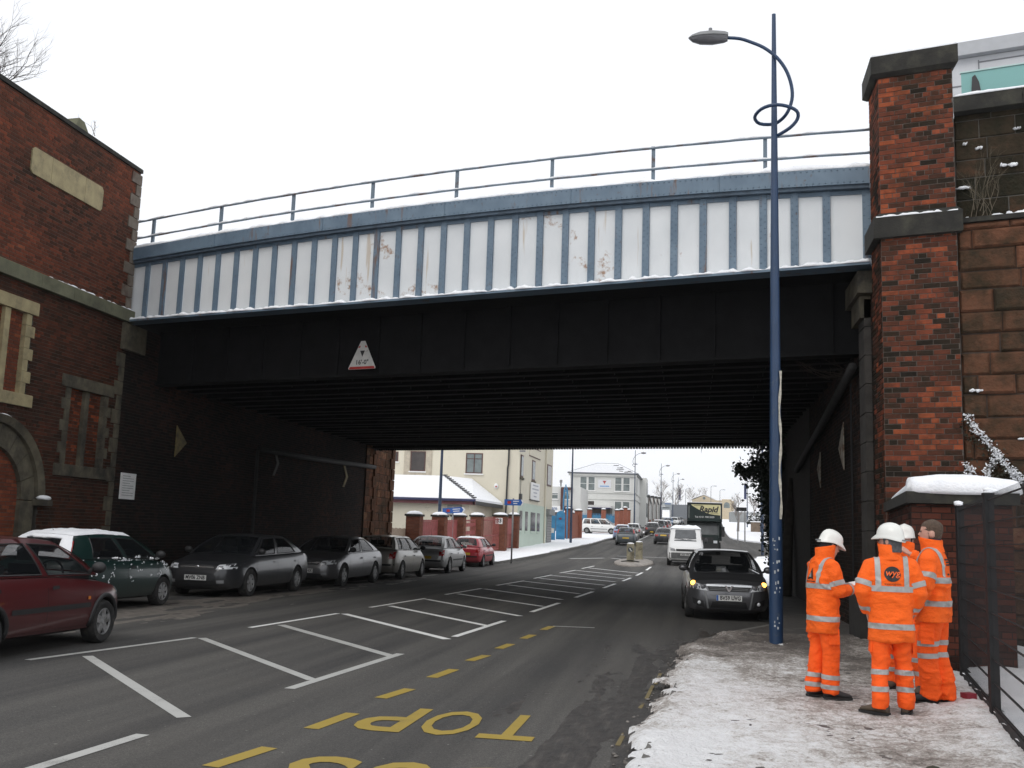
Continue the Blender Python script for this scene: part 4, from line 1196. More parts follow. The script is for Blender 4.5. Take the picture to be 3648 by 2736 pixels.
# litter on the pavement
lt_ = thing('brick_bat', (2.72, 11.1, 0.15), 'small broken red brick lying in the snow by the fence', 'brick')
c = MB(); c.obox((2.66, 10.85, 0.21), (0.05, 0.02, 0), (-0.02, 0.045, 0), (0, 0, 0.05)); c.build('lump', plain('red_lump', (0.25, 0.025, 0.04), 0.6), lt_)
for i, (x_, y_) in enumerate(((1.62, 7.6), (1.1, 7.1), (2.0, 7.5), (0.4, 6.9))):
    c = MB().blob((x_, y_, 0.165), 0.05, 0.03, 0.012, 7, 4, 0.35).build('dead_leaf_litter', MATS['dead_leaf'], None)
    tag(c, 'dark dead leaf lying on the trampled snow', 'leaf', 'dead leaves on the pavement')

# pale modern building above the retaining wall
mb_ = thing('modern_building', SO + DV * 6 + NN * 9 + UP * 8, 'pale clad modern building with sloping roof edge above the sandstone wall', 'building')
BO = SO + NN * 9.0
plain('pale_cladding', (0.52, 0.53, 0.55), 0.5, 0.05, 3)
plain('cladding_joint', (0.16, 0.165, 0.18), 0.5, 0.1)
def bq(s, z, off=0.0): return BO + DV * s + NN * off + UP * z
MB().obox(bq(5.6, 11.2, 3), DV * 6.0, NN * 3.0, UP * 2.4).build('wall', MATS['pale_cladding'], mb_)
MB().obox(bq(5.6, 13.78, 2.9), DV * 6.05, NN * 3.1, UP * 0.17).build('roof_edge', plain('roof_edge_grey', (0.40, 0.41, 0.43), 0.5, 0.05), mb_)
for s in (0.27, 2.4, 4.6):
    MB().obox(bq(s, 11.2, -0.005), DV * 0.014, NN * 0.012, UP * 2.3).build('panel_joint', MATS['cladding_joint'], mb_)
for z_, s0, s1 in ((13.45, 0.27, 11.5), (12.9, -0.38, 0.27), (12.3, 0.27, 11.5)):
    MB().obox(bq((s0 + s1) / 2, z_, -0.006), DV * ((s1 - s0) / 2), NN * 0.01, UP * 0.014).build('panel_joint', MATS['cladding_joint'], mb_)
def m_glass_teal():
    n = NT('teal_glass'); n.set(color=(0.20, 0.42, 0.40), rough=0.12, spec=0.6); MATS['teal_glass'] = n.m
m_glass_teal()
bl = thing('glass_balustrade', SO + DV * 1.5 + NN * 2.0 + UP * 8.5, 'green glass balustrade with snowy sill behind the sandstone wall top', 'balustrade')
BL = SO + NN * 2.0
for k_ in range(4):
    MB().obox(BL + DV * (0.07 + 1.2 + k_ * 2.43) + UP * 9.9, DV * 1.2, NN * 0.01, UP * 0.21).build('glass_pane', MATS['teal_glass'], bl)
MB().obox(BL + DV * 4.9 + UP * 10.12, DV * 4.85, NN * 0.03, UP * 0.012).build('top_rail', plain('pale_teal', (0.45, 0.6, 0.58), 0.4, 0.05), bl)
MB().obox(BL + DV * 4.9 + NN * 0.3 + UP * 9.5, DV * 4.85, NN * 0.25, UP * 0.2).build('sill', MATS['pale_cladding'], bl)
MB().prism([(-0.07, 9.7), (0.09, 9.7), (0.06, 9.9), (0.0, 10.04), (-0.05, 10.0)], BL + DV * 0.30 - NN * 0.04, DV, UP, NN, 0.02).build('dark_decal', MATS['sign_black'], bl)
# ------------------------------------------------------------------ street lamps
def make_lamp(loc, label, rotz=0.0, far=False, group=None, banner=False, hgt=10.18):
    """tapered post with a spiralling arm; arm reaches out along local -x"""
    L = thing('street_lamp', loc, label, 'street lamp', group, rotz)
    m = MATS['lamp_blue_far'] if far else MATS['lamp_blue']
    n = 8 if far else 20
    k = hgt / 10.18
    def T(p): return ROOTS[L.name] @ Vector((p[0], p[1], p[2] * k))
    MB().tube([T((0, 0, z)) for z in (-0.1, 1.2, 1.25, 6.0, 10.18)], [0.104, 0.101, 0.100, 0.068, 0.032], n).build('post', m, L, smooth=True, sharp=50)
    spiral = [(0.05, 0.0, 8.07), (0.24, -0.12, 8.15), (0.35, -0.18, 8.27), (0.33, -0.26, 8.37), (0.16, -0.31, 8.44), (-0.04, -0.32, 8.46), (-0.22, -0.22, 8.44), (-0.31, 0.0, 8.40), (-0.22, 0.18, 8.36), (0.0, 0.22, 8.36), (0.12, 0.15, 8.40), (0.20, 0.05, 8.46), (0.255, 0.0, 8.57), (0.285, -0.03, 8.72), (0.27, -0.05, 8.9), (0.21, -0.07, 9.1), (0.12, -0.08, 9.27), (0.0, -0.085, 9.42), (-0.17, -0.07, 9.57), (-0.35, -0.04, 9.68), (-0.55, -0.02, 9.77), (-0.78, 0, 9.81)]
    # smooth the arm
    P_ = [Vector(p) for p in spiral]; Q_ = []
    for i in range(len(P_) - 1):
        a, b, c, d = P_[max(i - 1, 0)], P_[i], P_[i + 1], P_[min(i + 2, len(P_) - 1)]
        for t in ((0.0,) if far else (0.0, 0.33, 0.67)):
            Q_.append(0.5 * ((2 * b) + (c - a) * t + (2 * a - 5 * b + 4 * c - d) * t * t + (3 * b - a - 3 * c + d) * t ** 3))
    Q_.append(P_[-1])
    MB().tube([T(q) for q in Q_], 0.028, 6 if far else 10).build('arm', m, L, smooth=True)
    # lantern: flat-backed teardrop with a bowl below
    rings = []; bowl = []
    for x, w, h in ((-0.74, 0.07, 0.055), (-0.80, 0.10, 0.07), (-1.0, 0.14, 0.085), (-1.2, 0.13, 0.075), (-1.33, 0.08, 0.045), (-1.39, 0.02, 0.012)):
        rings.append([T((x, math.cos(t) * w, 9.83 + (math.sin(t) * h * 1.25 if math.sin(t) > 0 else math.sin(t) * h * 0.25))) for t in (2 * math.pi * j / 12 for j in range(12))])
        bowl.append([T((x * 0.97 - 0.03, math.cos(t) * w * 0.86, 9.825 + (math.sin(t) * h * 0.1 if math.sin(t) > 0 else math.sin(t) * h * 1.45))) for t in (2 * math.pi * j / 12 for j in range(12))])
    hd = MB().loft(rings).build('lantern', MATS['lamp_grey'], L, smooth=True, sharp=60)
    MB().loft(bowl).build('bowl', MATS['lamp_lens'], hd, smooth=True, sharp=60)
    MB().tube([T((-1.03, 0, 9.92)), T((-1.03, 0, 9.99))], 0.03, 8).build('photocell', MATS['lamp_grey'], hd)
    if banner:
        MB().obox(T((-0.35, 0, 6.3)), (0.22, 0, 0), (0, 0.02, 0), (0, 0, 1.35)).build('banner', plain('navy', (0.03, 0.04, 0.11), 0.6), L)
        MB().tube([T((-0.05, 0, 7.7)), T((-0.2, 0, 8.0)), T((-0.35, 0, 7.9)), T((-0.4, 0, 7.6))], 0.03, 5).build('banner_hook', m, L)
    return L
L0 = make_lamp((1.29, 16.36, 0.12), 'tall blue street lamp with a spiral arm on the snowy pavement before the bridge', 0.0)
# peeling tape and scratched tags on the near post
b = MB(); rng = random.Random(3)
pts = []
for i in range(26):
    z_ = 2.0 + i * 0.092
    pts.append(Vector((1.29 + 0.065 + 0.012 * math.sin(i * 0.6), 16.36 - 0.072, z_)))
rings = []
for i, p in enumerate(pts):
    w = 0.016 + 0.006 * math.sin(i * 1.3)
    rings.append([p + Vector((-w, -0.004, 0)), p + Vector((-w, -0.02, 0)), p + Vector((w, -0.014, 0)), p + Vector((w, 0.01, 0))])
b.loft(rings)
b.build('peeling_tape', plain('dirty_tape', (0.42, 0.40, 0.34), 0.7, 0.3, 20), L0)
b = MB()
for z0 in (0.45, 0.98, 1.28, 1.62):
    for i in range(6):
        a_ = -1.57 + rng.uniform(-0.55, 0.55); z_ = z0 + rng.uniform(-0.09, 0.09)
        r_ = 0.1025
        p = Vector((1.29 + math.cos(a_) * r_, 16.36 + math.sin(a_) * r_, z_))
        b.obox(p, (0.008 * rng.uniform(.4, 1.6), 0, 0), (0, 0.003, 0), (0, 0, 0.012 * rng.uniform(.5, 2)))
b.build('scratched_tag', plain('pale_scratch', (0.45, 0.48, 0.5), 0.7), L0)['kind'] = 'stuff'
b = MB()
for i in range(18):
    a_ = rng.uniform(0, 6.28); q_ = rng.uniform(0.11, 0.2); b.blob((1.29 + math.cos(a_) * q_, 16.36 + math.sin(a_) * q_, 0.125), rng.uniform(.02, .06), rng.uniform(.02, .06), rng.uniform(.008, .025), 7, 4, 0.3)
tag(b.build('snow_collar', MATS['trampled_snow'], L0, smooth=True), kind='stuff')
make_lamp((-13.0, 52.8, zr(52.8) + 0.12), 'street lamp standing behind the parked silver hatchback, against the red gates', math.pi, True)
make_lamp((-9.5, 83, zr(83) + 0.12), 'street lamp beside the blue steel gates on the snowy pavement', math.pi, True)
make_lamp((-6.95, 130, zr(130) + 0.12), 'street lamp in front of the corner of the white two-storey building', math.pi, True)
make_lamp((-4.75, 168, zr(168) + 0.12), 'far street lamp beside the white gabled sheds', math.pi, True)
make_lamp((-3.5, 207, zr(207) + 0.12), 'far street lamp beside the grey hoarding', math.pi, True)
make_lamp((-2.9, 245, zr(245) + 0.12), 'far street lamp with a dark banner beyond the grey hoarding', math.pi, True, banner=True)
make_lamp((5.0, 75, zr(75) + 0.12), 'street lamp at the mouth of the side road behind the near post', 0.0, True)
make_lamp((9.8, 150, zr(150) + 0.13), 'far street lamp by the low brown wall on the verge', 0.0, True)
make_lamp((9.9, 188, zr(188) + 0.13), 'far street lamp with a dark banner on the snowy verge', 0.0, True, banner=True)

# ------------------------------------------------------------------ traffic island with bollards
isl = thing('traffic_island', (-3.1, 58.5, zr(58.5)), 'small kerbed traffic island under dirty snow in mid road', 'traffic island')
def oval(cx, cy, rx, ry, n=28): return [(cx + rx * math.cos(6.2832 * i / n), cy + ry * math.sin(6.2832 * i / n)) for i in range(n)]
MB().loft([[(x, y, zr(y) - 0.05) for x, y in oval(-3.1, 58.6, 0.95, 3.2)], [(x, y, zr(y) + 0.12) for x, y in oval(-3.1, 58.6, 0.95, 3.2)]]).build('kerb_base', MATS['kerb_stone'], isl)
b = MB()
for k_, (s_, h_) in enumerate(((1.12, -0.0), (1.08, 0.09), (0.9, 0.16), (0.5, 0.18), (0.02, 0.18))):
    pass
rings = [[(x + 0.15 * (float(fbm(x * 2, y * 2)) - .5), y, zr(y) + h_ + 0.05 * float(fbm(x * 3, y * 3))) for x, y in oval(-3.1, 58.5, 1.0 * s_, 3.5 * s_, 40)] for s_, h_ in ((1.12, -0.03), (1.05, 0.06), (0.9, 0.12), (0.5, 0.13), (0.02, 0.13))]
o = b.loft(rings).build('dirty_snow', plain('dirty_snow', (0.25, 0.225, 0.20), 0.7, 0.4, 5, 0.6, 30), isl, smooth=True); o['kind'] = 'stuff'
plain('bollard_dirty', (0.26, 0.235, 0.16), 0.6, 0.3, 4, dirt=(0.10, 0.085, 0.055), dscale=3)
for x_, y_, lab in ((-3.22, 57.0, 'grubby pale traffic bollard with a round sign on the island'), (-2.92, 60.4, 'plain grubby yellowish traffic bollard behind the one with a sign')):
    bo = thing('traffic_bollard', (x_, y_, zr(y_) + 0.14), lab, 'bollard', 'bollards on the traffic island')
    z0 = zr(y_) + 0.13
    rings = [[(x_ + sx * w, y_ + sy * d, z0 + z_) for sx, sy in ((-1, -1), (-.6, -1.15), (.6, -1.15), (1, -1), (1, 1), (.6, 1.15), (-.6, 1.15), (-1, 1))] for z_, w, d in ((0, .22, .12), (0.08, .22, .12), (0.1, .2, .11), (0.92, .205, .11), (1.0, .18, .09), (1.02, .1, .05))]
    MB().loft(rings).build('body', MATS['bollard_dirty'], bo)
    MB().blob((x_, y_, z0 + 1.0), 0.2, 0.12, 0.06).build('snow_cap', MATS['snow'], bo, smooth=True)['kind'] = 'stuff'
    if y_ < 58:
        MB().tube([(x_, y_ - 0.125, z0 + 0.68), (x_, y_ - 0.145, z0 + 0.68)], 0.135, 16).build('sign_disc', plain('sign_dull_blue', (0.05, 0.06, 0.07), 0.5), bo)
        MB().prism([(-0.07, 0.05), (-0.02, 0.09), (0.05, -0.05), (0.08, -0.02), (0.08, -0.09), (0.0, -0.09), (0.02, -0.06)], (x_, y_ - 0.146, z0 + 0.68), (1, 0, 0), UP, (0, -1, 0), 0.003).build('sign_arrow', MATS['sign_white'], bo)
        MB().tube([(x_ - 0.5, y_ - 0.2, z0 + 0.02), (x_, y_ - 0.2, z0 + 0.1), (x_ + 0.5, y_ - 0.2, z0 + 0.03)], 0.03, 5).build('base_frame', MATS['black_metal'], bo)

# ------------------------------------------------------------------ finger posts
def finger(loc, h, lab, ang, wid, words):
    f = thing('finger_post', loc, lab, 'signpost', 'blue finger signposts')
    x, y, z = loc
    MB().tube([(x, y, z - 0.05), (x, y, z + h)], 0.045, 8).build('post', MATS['grey_metal'], f, smooth=True)
    d = Vector((math.cos(ang), 0, math.sin(ang))); q = Vector((-math.sin(ang), 0, math.cos(ang)))
    o = Vector((x, y - 0.06, z + h - 0.22))
    bd = MB().prism([(-wid * .45, -.15), (wid * .47, -.15), (wid * .56, 0), (wid * .47, .15), (-wid * .45, .15)], o, d, q, (0, 1, 0), 0.02).build('finger', MATS['sign_blue'], f)
    MB().prism([(wid * .40, -.15), (wid * .47, -.15), (wid * .56, 0), (wid * .47, .15), (wid * .40, .15), (wid * .48, 0)], o - Vector((0, 0.004, 0)), d, q, (0, 1, 0), 0.003).build('point', MATS['clean_white'], bd)
    for k_, (a0, a1, zz) in enumerate(words):
        MB().obox(o + d * ((a0 + a1) / 2) + q * zz - Vector((0, 0.004, 0)), d * ((a1 - a0) / 2), (0, 0.002, 0), q * 0.022).build('word_line', MATS['clean_white'], bd)
    MB().obox(o - d * (wid * 0.2) - Vector((0, 0.004, 0)), d * 0.09, (0, 0.002, 0), q * 0.07).build('symbol', MATS['sign_red'], bd)
finger((-8.95, 52.0, zr(52) + 0.12), 3.25, 'thin grey post with a blue finger sign on the snow by the red hatchback', 0.0, 1.0, ((0.0, 0.3, 0.06), (0.02, 0.22, -0.05)))
finger((-12.7, 54.6, zr(54.6) + 0.12), 2.75, 'grey post with a tilted blue finger sign before the red gates', 0.09, 1.25, ((0.0, 0.42, 0.06), (0.02, 0.38, -0.05)))

# ------------------------------------------------------------------ far street furniture
sp = thing('signal_post', (4.52, 100, zr(100) + 0.1), 'twin thin posts carrying a dark sign board on the snowy verge', 'signpost')
for x_ in (4.4, 5.05):
    MB().tube([(x_, 100, zr(100)), (x_, 100, zr(100) + 3.4)], 0.06, 6).build('post', MATS['grey_metal'], sp)
MB().box(4.25, 5.2, 99.9, 100.0, zr(100) + 3.05, zr(100) + 3.4).build('board', MATS['black_metal'], sp)
for x_, y_, h_, lab in ((10.6, 122, 8.5, 'plain far lamp column rising above the low brown wall'), (4.9, 260, 8.6, 'thin far lamp column beside the pale gabled building'), (7.5, 275, 8.0, 'thin far lamp column right of the pale gabled building'), (-1.5, 300, 8.5, 'thin far lamp column above the grey hoarding')):
    pc = thing('lamp_column', (x_, y_, zr(y_)), lab, 'street lamp')
    z0 = zr(y_)
    MB().tube([(x_, y_, z0), (x_, y_, z0 + h_), (x_ + 0.2, y_, z0 + h_ + 0.25), (x_ + 0.9, y_, z0 + h_ + 0.28)], [0.09, 0.06, 0.05, 0.05], 6).build('column', MATS['lamp_grey'], pc)
    MB().obox((x_ + 1.1, y_, z0 + h_ + 0.26), (0.3, 0, 0), (0, 0.12, 0), (0, 0, 0.07)).build('lantern', MATS['lamp_grey'], pc)
ds = thing('direction_sign', (-4.7, 200, zr(200)), 'large grey road direction board on posts beyond the white sheds', 'sign')
zs = zr(200)
for x_ in (-5.5, -3.9): MB().tube([(x_, 200, zs), (x_, 200, zs + 4.1)], 0.07, 6).build('post', MATS['grey_metal'], ds)
MB().box(-5.85, -3.6, 199.8, 199.9, zs + 2.75, zs + 4.15).build('board', plain('board_grey', (0.33, 0.36, 0.38), 0.5, 0.1), ds)
for z_, a0, a1, m_ in ((3.85, -4.9, -3.8, 'sign_blue'), (3.6, -5.6, -4.9, 'clean_white'), (3.35, -5.6, -4.8, 'clean_white'), (3.1, -5.3, -4.0, 'sign_black')):
    MB().box(a0, a1, 199.78, 199.795, zs + z_, zs + z_ + 0.12).build('legend', MATS[m_], ds)
hd = thing('hoarding', (-2.0, 216, zr(216)), 'long blank grey roadside hoarding beyond the parked cars', 'hoarding')
MB().box(-4.1, 1.0, 216, 216.2, zr(216) + 1.0, zr(216) + 3.9).build('panel', plain('hoarding_grey', (0.20, 0.215, 0.235), 0.6, 0.1), hd)
for x_ in (-3.8, -2.2, -0.6, 0.8): MB().box(x_, x_ + 0.12, 216.2, 216.35, zr(216), zr(216) + 3.9).build('post', MATS['grey_metal'], hd)
# ------------------------------------------------------------------ buildings beyond the bridge
def m_render_wall(name, c, stain, lo, hi):
    n = NT(name)
    base = n.ramp(n.noise(0.8, 5), [(0.3, tuple(x * 0.93 for x in c)), (0.7, c)])
    g = n.ramp(n.noise(0.55, 7, 0.72, stretch=(1, 1, 0.6)), [(lo, 0.0), (hi, 0.85)])
    f = n.ramp(n.noise(14, 5, 0.7), [(0.45, 0.25), (0.6, 1.0)])
    n.set(color=n.mix(n.math('MULTIPLY', g, f), base, stain), rough=0.9)
    MATS[name] = n.m
m_render_wall('cream_render', (0.68, 0.635, 0.52), (0.15, 0.125, 0.085), 0.60, 0.76)
m_render_wall('white_render', (0.66, 0.665, 0.64), (0.36, 0.35, 0.31), 0.58, 0.75)
m_render_wall('pale_green_render', (0.52, 0.60, 0.52), (0.27, 0.27, 0.21), 0.58, 0.78)
plain('dark_window', (0.05, 0.042, 0.04), 0.12, 0.3, 2)
plain('grey_window', (0.17, 0.20, 0.20), 0.12, 0.25, 1.5)
plain('brown_frame', (0.085, 0.035, 0.03), 0.6, 0.2)
plain('maroon_fascia', (0.13, 0.04, 0.045), 0.6, 0.2)
plain('navy_gutter', (0.03, 0.035, 0.10), 0.5, 0.2)
plain('drain_black', (0.03, 0.03, 0.03), 0.6, 0.2)
plain('gate_red', (0.30, 0.075, 0.07), 0.6, 0.25, 4)
plain('gate_blue', (0.045, 0.235, 0.44), 0.45, 0.15, 3)
plain('pale_board', (0.42, 0.32, 0.24), 0.8, 0.15, 5)
plain('ochre_wall', (0.55, 0.46, 0.33), 0.9, 0.08, 3)
plain('shutter_grey', (0.25, 0.25, 0.245), 0.6, 0.1)
Z7 = zr(70)
CR = thing('cream_building', (-16, 74, Z7), 'stained cream rendered corner building with a pale green ground floor', 'building')
def wallbox(name, x0, x1, y0, y1, z0, z1, m, par): return MB().box(x0, x1, y0, y1, z0, z1).build(name, MATS[m], par)
MB().loft([[(-30, 70.0, z_), (-11.7, 70.0, z_), (-11.15, 83.4, z_), (-30, 83.4, z_)] for z_ in (0.2, 11.5)]).build('wall', MATS['cream_render'], CR)
MB().loft([[(-30.3, 69.7, 11.5), (-11.4, 69.7, 11.5), (-10.9, 83.7, 11.5), (-30.3, 83.7, 11.5)], [(-26, 74.5, 14.5), (-16, 74.5, 14.5), (-16, 79, 14.5), (-26, 79, 14.5)]]).build('roof', MATS['snow'], CR)
def sidep(y, z, off=0.0):
    """point on the street face of the corner building"""
    return Vector((-11.7 + (y - 70) * 0.041 + off, y, z))
SU = Vector((0.041, 1, 0)).normalized()
def side_rect(y0, y1, z0, z1, d, m, name, par, off=0.0):
    c = sidep((y0 + y1) / 2, (z0 + z1) / 2, off)
    return MB().obox(c, SU * ((y1 - y0) / 2), (d, 0, 0), (0, 0, (z1 - z0) / 2)).build(name, MATS[m] if isinstance(m, str) else m, par)
def front_window(x0, x1, y, z0, z1, par, frame='brown_frame', pane='grey_window', bars=(0.5,), hbars=(0.72,), sill='clean_white', depth=0.12, reveal=None):
    """a window let into a wall that faces the camera: dark frame, separate panes, sill"""
    f = MB(); t = 0.07
    f.box(x0, x1, y - 0.03, y + depth, z0, z0 + t); f.box(x0, x1, y - 0.03, y + depth, z1 - t, z1)
    f.box(x0, x0 + t, y - 0.03, y + depth, z0 + t, z1 - t); f.box(x1 - t, x1, y - 0.03, y + depth, z0 + t, z1 - t)
    for q in bars: xm = x0 + (x1 - x0) * q; f.box(xm - 0.03, xm + 0.03, y - 0.025, y + depth, z0 + t, z1 - t)
    for q in hbars: zm = z0 + (z1 - z0) * q; f.box(x0 + t, x1 - t, y - 0.02, y + depth, zm - 0.025, zm + 0.025)
    w = f.build('window', MATS[frame], par)
    xs = [x0 + t] + [x0 + (x1 - x0) * q for q in bars] + [x1 - t]
    for i in range(len(xs) - 1):
        MB().box(xs[i] + 0.004, xs[i + 1] - 0.004, y - 0.008, y + 0.0, z0 + t, z1 - t).build('pane', MATS[pane], w)
    if sill: MB().box(x0 - 0.08, x1 + 0.08, y - 0.12, y, z0 - 0.09, z0 - 0.004).build('sill', MATS[sill], w)
    return w
front_window(-15.5, -14.3, 70.0, 5.78, 7.2, CR)
w0 = front_window(-19.5, -18.4, 70.0, 5.85, 7.25, CR, pane='dark_window', bars=(), hbars=())
for x0, x1, z0, z1 in ((-19.95, -19.55, 5.6, 7.6), (-18.35, -17.95, 5.6, 7.6), (-19.55, -18.35, 7.3, 7.6), (-19.55, -18.35, 5.55, 5.75)):
    MB().box(x0, x1, 69.93, 70.0, z0, z1).build('surround', plain('worn_surround', (0.45, 0.40, 0.32), 0.9, 0.2, 3), w0)
front_window(-21.3, -20.4, 70.0, 6.5, 7.2, CR, pane='dark_window', bars=(), hbars=())
MB().tube([(-12.45, 69.88, 11.4), (-12.45, 69.88, 6.5), (-12.5, 69.88, 6.2), (-12.55, 69.88, 0.8)], 0.06, 6).build('downpipe', MATS['drain_black'], CR)
MB().blob((-13.28, 69.95, 4.94), 0.17, 0.08, 0.2).build('alarm_box', MATS['clean_white'], CR, smooth=True)
MB().box(-13.32, -13.22, 69.85, 69.88, 4.86, 4.95).build('alarm_mark', MATS['sign_red'], CR)
side_rect(69.99, 81.0, 0.5, 3.9, 0.03, 'pale_green_render', 'green_base', CR)
for y0, y1, z0, z1 in ((70.3, 71.3, 5.65, 7.2), (74.5, 75.7, 5.65, 7.15)):
    w = side_rect(y0, y1, z0, z1, 0.03, 'brown_frame', 'window', CR)
    side_rect(y0 + 0.1, y1 - 0.1, z0 + 0.1, z1 - 0.1, 0.04, 'grey_window', 'pane', w)
    side_rect(y0 - 0.1, y1 + 0.1, z0 - 0.18, z0 - 0.02, 0.09, 'sooty_stone', 'sill', w)
w = side_rect(80.7, 82.6, 5.6, 7.3, 0.05, 'brown_frame', 'window', CR)
side_rect(80.8, 82.5, 5.7, 7.2, 0.06, 'dark_window', 'pane', w)
for y0, y1 in ((70.4, 71.3), (72.4, 73.3), (74.4, 76.2), (76.9, 78.0)):
    w = side_rect(y0, y1, 1.97, 3.32, 0.045, 'dark_window', 'window', CR)
    side_rect(y0 - 0.1, y1 + 0.1, 1.82, 1.965, 0.09, 'pale_green_render', 'sill', w)
pn = side_rect(73.3, 77.5, 7.4, 8.0, 0.04, 'cream_render', 'plaque', CR)
for z0, z1 in ((7.36, 7.41), (8.0, 8.05)): side_rect(73.3, 77.5, z0, z1, 0.07, 'brown_frame', 'plaque_edge', CR)
dr = side_rect(80.9, 82.9, 1.1, 3.3, 0.10, 'shutter_grey', 'shutter_door', CR)
for z_ in np.arange(1.2, 3.2, 0.2): side_rect(80.95, 82.85, float(z_), float(z_) + 0.02, 0.115, 'drain_black', 'shutter_slat', dr)
side_rect(80.7, 83.1, 3.3, 3.75, 0.32, 'shutter_grey', 'shutter_box', CR)
c = sidep(79.8, 4.5); MB().tube([c + Vector((0.1, 0, 5)), c + Vector((0.1, 0, -3.6))], 0.07, 6).build('downpipe', MATS['cream_render'], CR)
c = sidep(70.4, 4.2); MB().obox(c, SU * 0.25, (0.14, 0, 0), (0, 0, 0.28)).build('meter_box', MATS['drain_black'], CR)
c = sidep(70.35, 6.0); MB().tube([c + Vector((0.06, 0, -1.6)), c + Vector((0.06, 0, 1.2))], 0.02, 5).build('cable', MATS['drain_black'], CR)
c = sidep(69.9, 7.4); MB().obox(c + Vector((0.2, 0, 0)), (0.2, 0, 0), (0, 0.06, 0), (0, 0, 0.06)).build('camera', MATS['grey_metal'], CR)
sb_ = thing('shop_board', sidep(75.5, 4.2, 0.1), 'white lettered board fixed above the pale green ground floor', 'sign')
side_rect(73.9, 77.2, 4.25, 5.5, 0.035, 'clean_white', 'board', sb_, 0.08)
side_rect(73.8, 77.3, 4.17, 4.245, 0.05, 'drain_black', 'edge', sb_, 0.08)
for z_, y0, y1 in ((5.25, 74.5, 76.6), (4.98, 74.3, 76.8), (4.72, 74.8, 76.2), (4.45, 74.9, 76.0)):
    side_rect(y0, y1, z_, z_ + 0.1, 0.04, plain('faint_print', (0.42, 0.43, 0.47), 0.6, 0.3, 20), 'word_line', sb_, 0.08)
# annex with a hipped snow roof
AN = thing('annex', (-18, 66, 0.5), 'single-storey cream annex with hipped roof deep in snow', 'building')
wallbox('wall', -27, -13.5, 62.6, 69.9, 0.2, 3.7, 'cream_render', AN)
ev = [(-27.4, 62.2), (-13.15, 62.2), (-12.75, 69.9), (-27.4, 69.9)]
MB().loft([[(x, y, 3.62) for x, y in ev], [(x, y, 3.78) for x, y in ev], [(-27.4, 66.5, 5.38), (-16.1, 66.5, 5.38), (-15.0, 69.9, 5.42), (-27.4, 69.9, 5.42)]]).build('snow_roof', MATS['snow'], AN)
MB().box(-27.4, -13.05, 62.08, 62.19, 3.60, 3.74).build('gutter', MATS['navy_gutter'], AN)
MB().box(-27.4, -13.1, 62.2, 62.3, 3.40, 3.60).build('fascia', MATS['maroon_fascia'], AN)
MB().obox((-12.98, 66.0, 3.52), (0.05, 0, 0), (0.2, 3.8, 0), (0, 0, 0.12)).build('side_gutter', MATS['drain_black'], AN)
b = MB()
for i in range(14):
    t = i / 13; p = Vector((-13.2, 62.3, 3.85)).lerp(Vector((-16.1, 66.5, 5.42)), t)
    b.obox(p, (0.10, -0.14, 0.0), (0.09, 0.06, 0), (0, 0, 0.035))
b.build('hip_tiles', plain('slate', (0.10, 0.10, 0.105), 0.7), AN)
v = MB().box(-14.9, -14.0, 62.45, 62.6, 2.75, 3.35).build('vent', MATS['shutter_grey'], AN)
for z_ in np.arange(2.78, 3.05, 0.06): MB().box(-14.88, -14.02, 62.42, 62.449, float(z_), float(z_) + 0.025).build('louvre', MATS['clean_white'], v)

# brick gate pillars with red steel gates between, along the pavement edge
PL_ = [(-13.25, 48.8, 0), (-12.9, 52.5, 1), (-12.6, 55.7, 2), (-12.3, 59.2, 3), (-11.95, 64.8, 4), (-11.85, 69.3, 5)]
plab = ('beside the sandstone end pier', 'second along from the sandstone pier', 'next to the finger post', 'beside the railed gate', 'bearing a white number plate 53', 'touching the pale green corner building')
for x_, y_, i in PL_:
    p = thing('gate_pillar', (x_, y_, zr(y_) + 0.12), 'brick gate pillar with snow cap ' + plab[i], 'pillar', 'brick pillars of the red gates')
    h = 2.2; z0 = zr(y_) + 0.1
    w = 0.34 if i != 4 else 0.4
    MB().box(x_ - w, x_ + w, y_ - w, y_ + w, z0 - 0.1, z0 + h).build('core', MATS['mortar'], p)
    for (o_, u_, n_) in (((x_ - w, y_ - w, z0), (1, 0, 0), (0, -1, 0)), ((x_ + w, y_ - w, z0), (0, 1, 0), (1, 0, 0))):
        lay(p, o_, u_, n_, 2 * w, h, BRICK_F, MATS['mortar'], depth=0.004, proud=0.012, indiv=0, bed=False, tone=lambda a, z: random.uniform(0.2, 0.8))
    MB().box(x_ - w - .06, x_ + w + .06, y_ - w - .06, y_ + w + .06, z0 + h, z0 + h + 0.1).build('cap', MATS['black_stone'], p)
    MB().blob((x_, y_, z0 + h + 0.1), w * 1.2, w * 1.2, 0.16, 12, 6, 0.06).build('snow_cap', MATS['snow'], p, smooth=True)['kind'] = 'stuff'
    if i == 4:
        MB().box(x_ - 0.22, x_ + 0.22, y_ - w - 0.04, y_ - w - 0.02, z0 + 1.72, z0 + 2.1).build('number_plate', MATS['clean_white'], p)
        lettering('number', '53', 0.34, MATS['sign_black'], p, (x_, y_ - w - 0.044, z0 + 1.92), (1, 0, 0), (0, 0, 1), 0.002, bold=0.012)
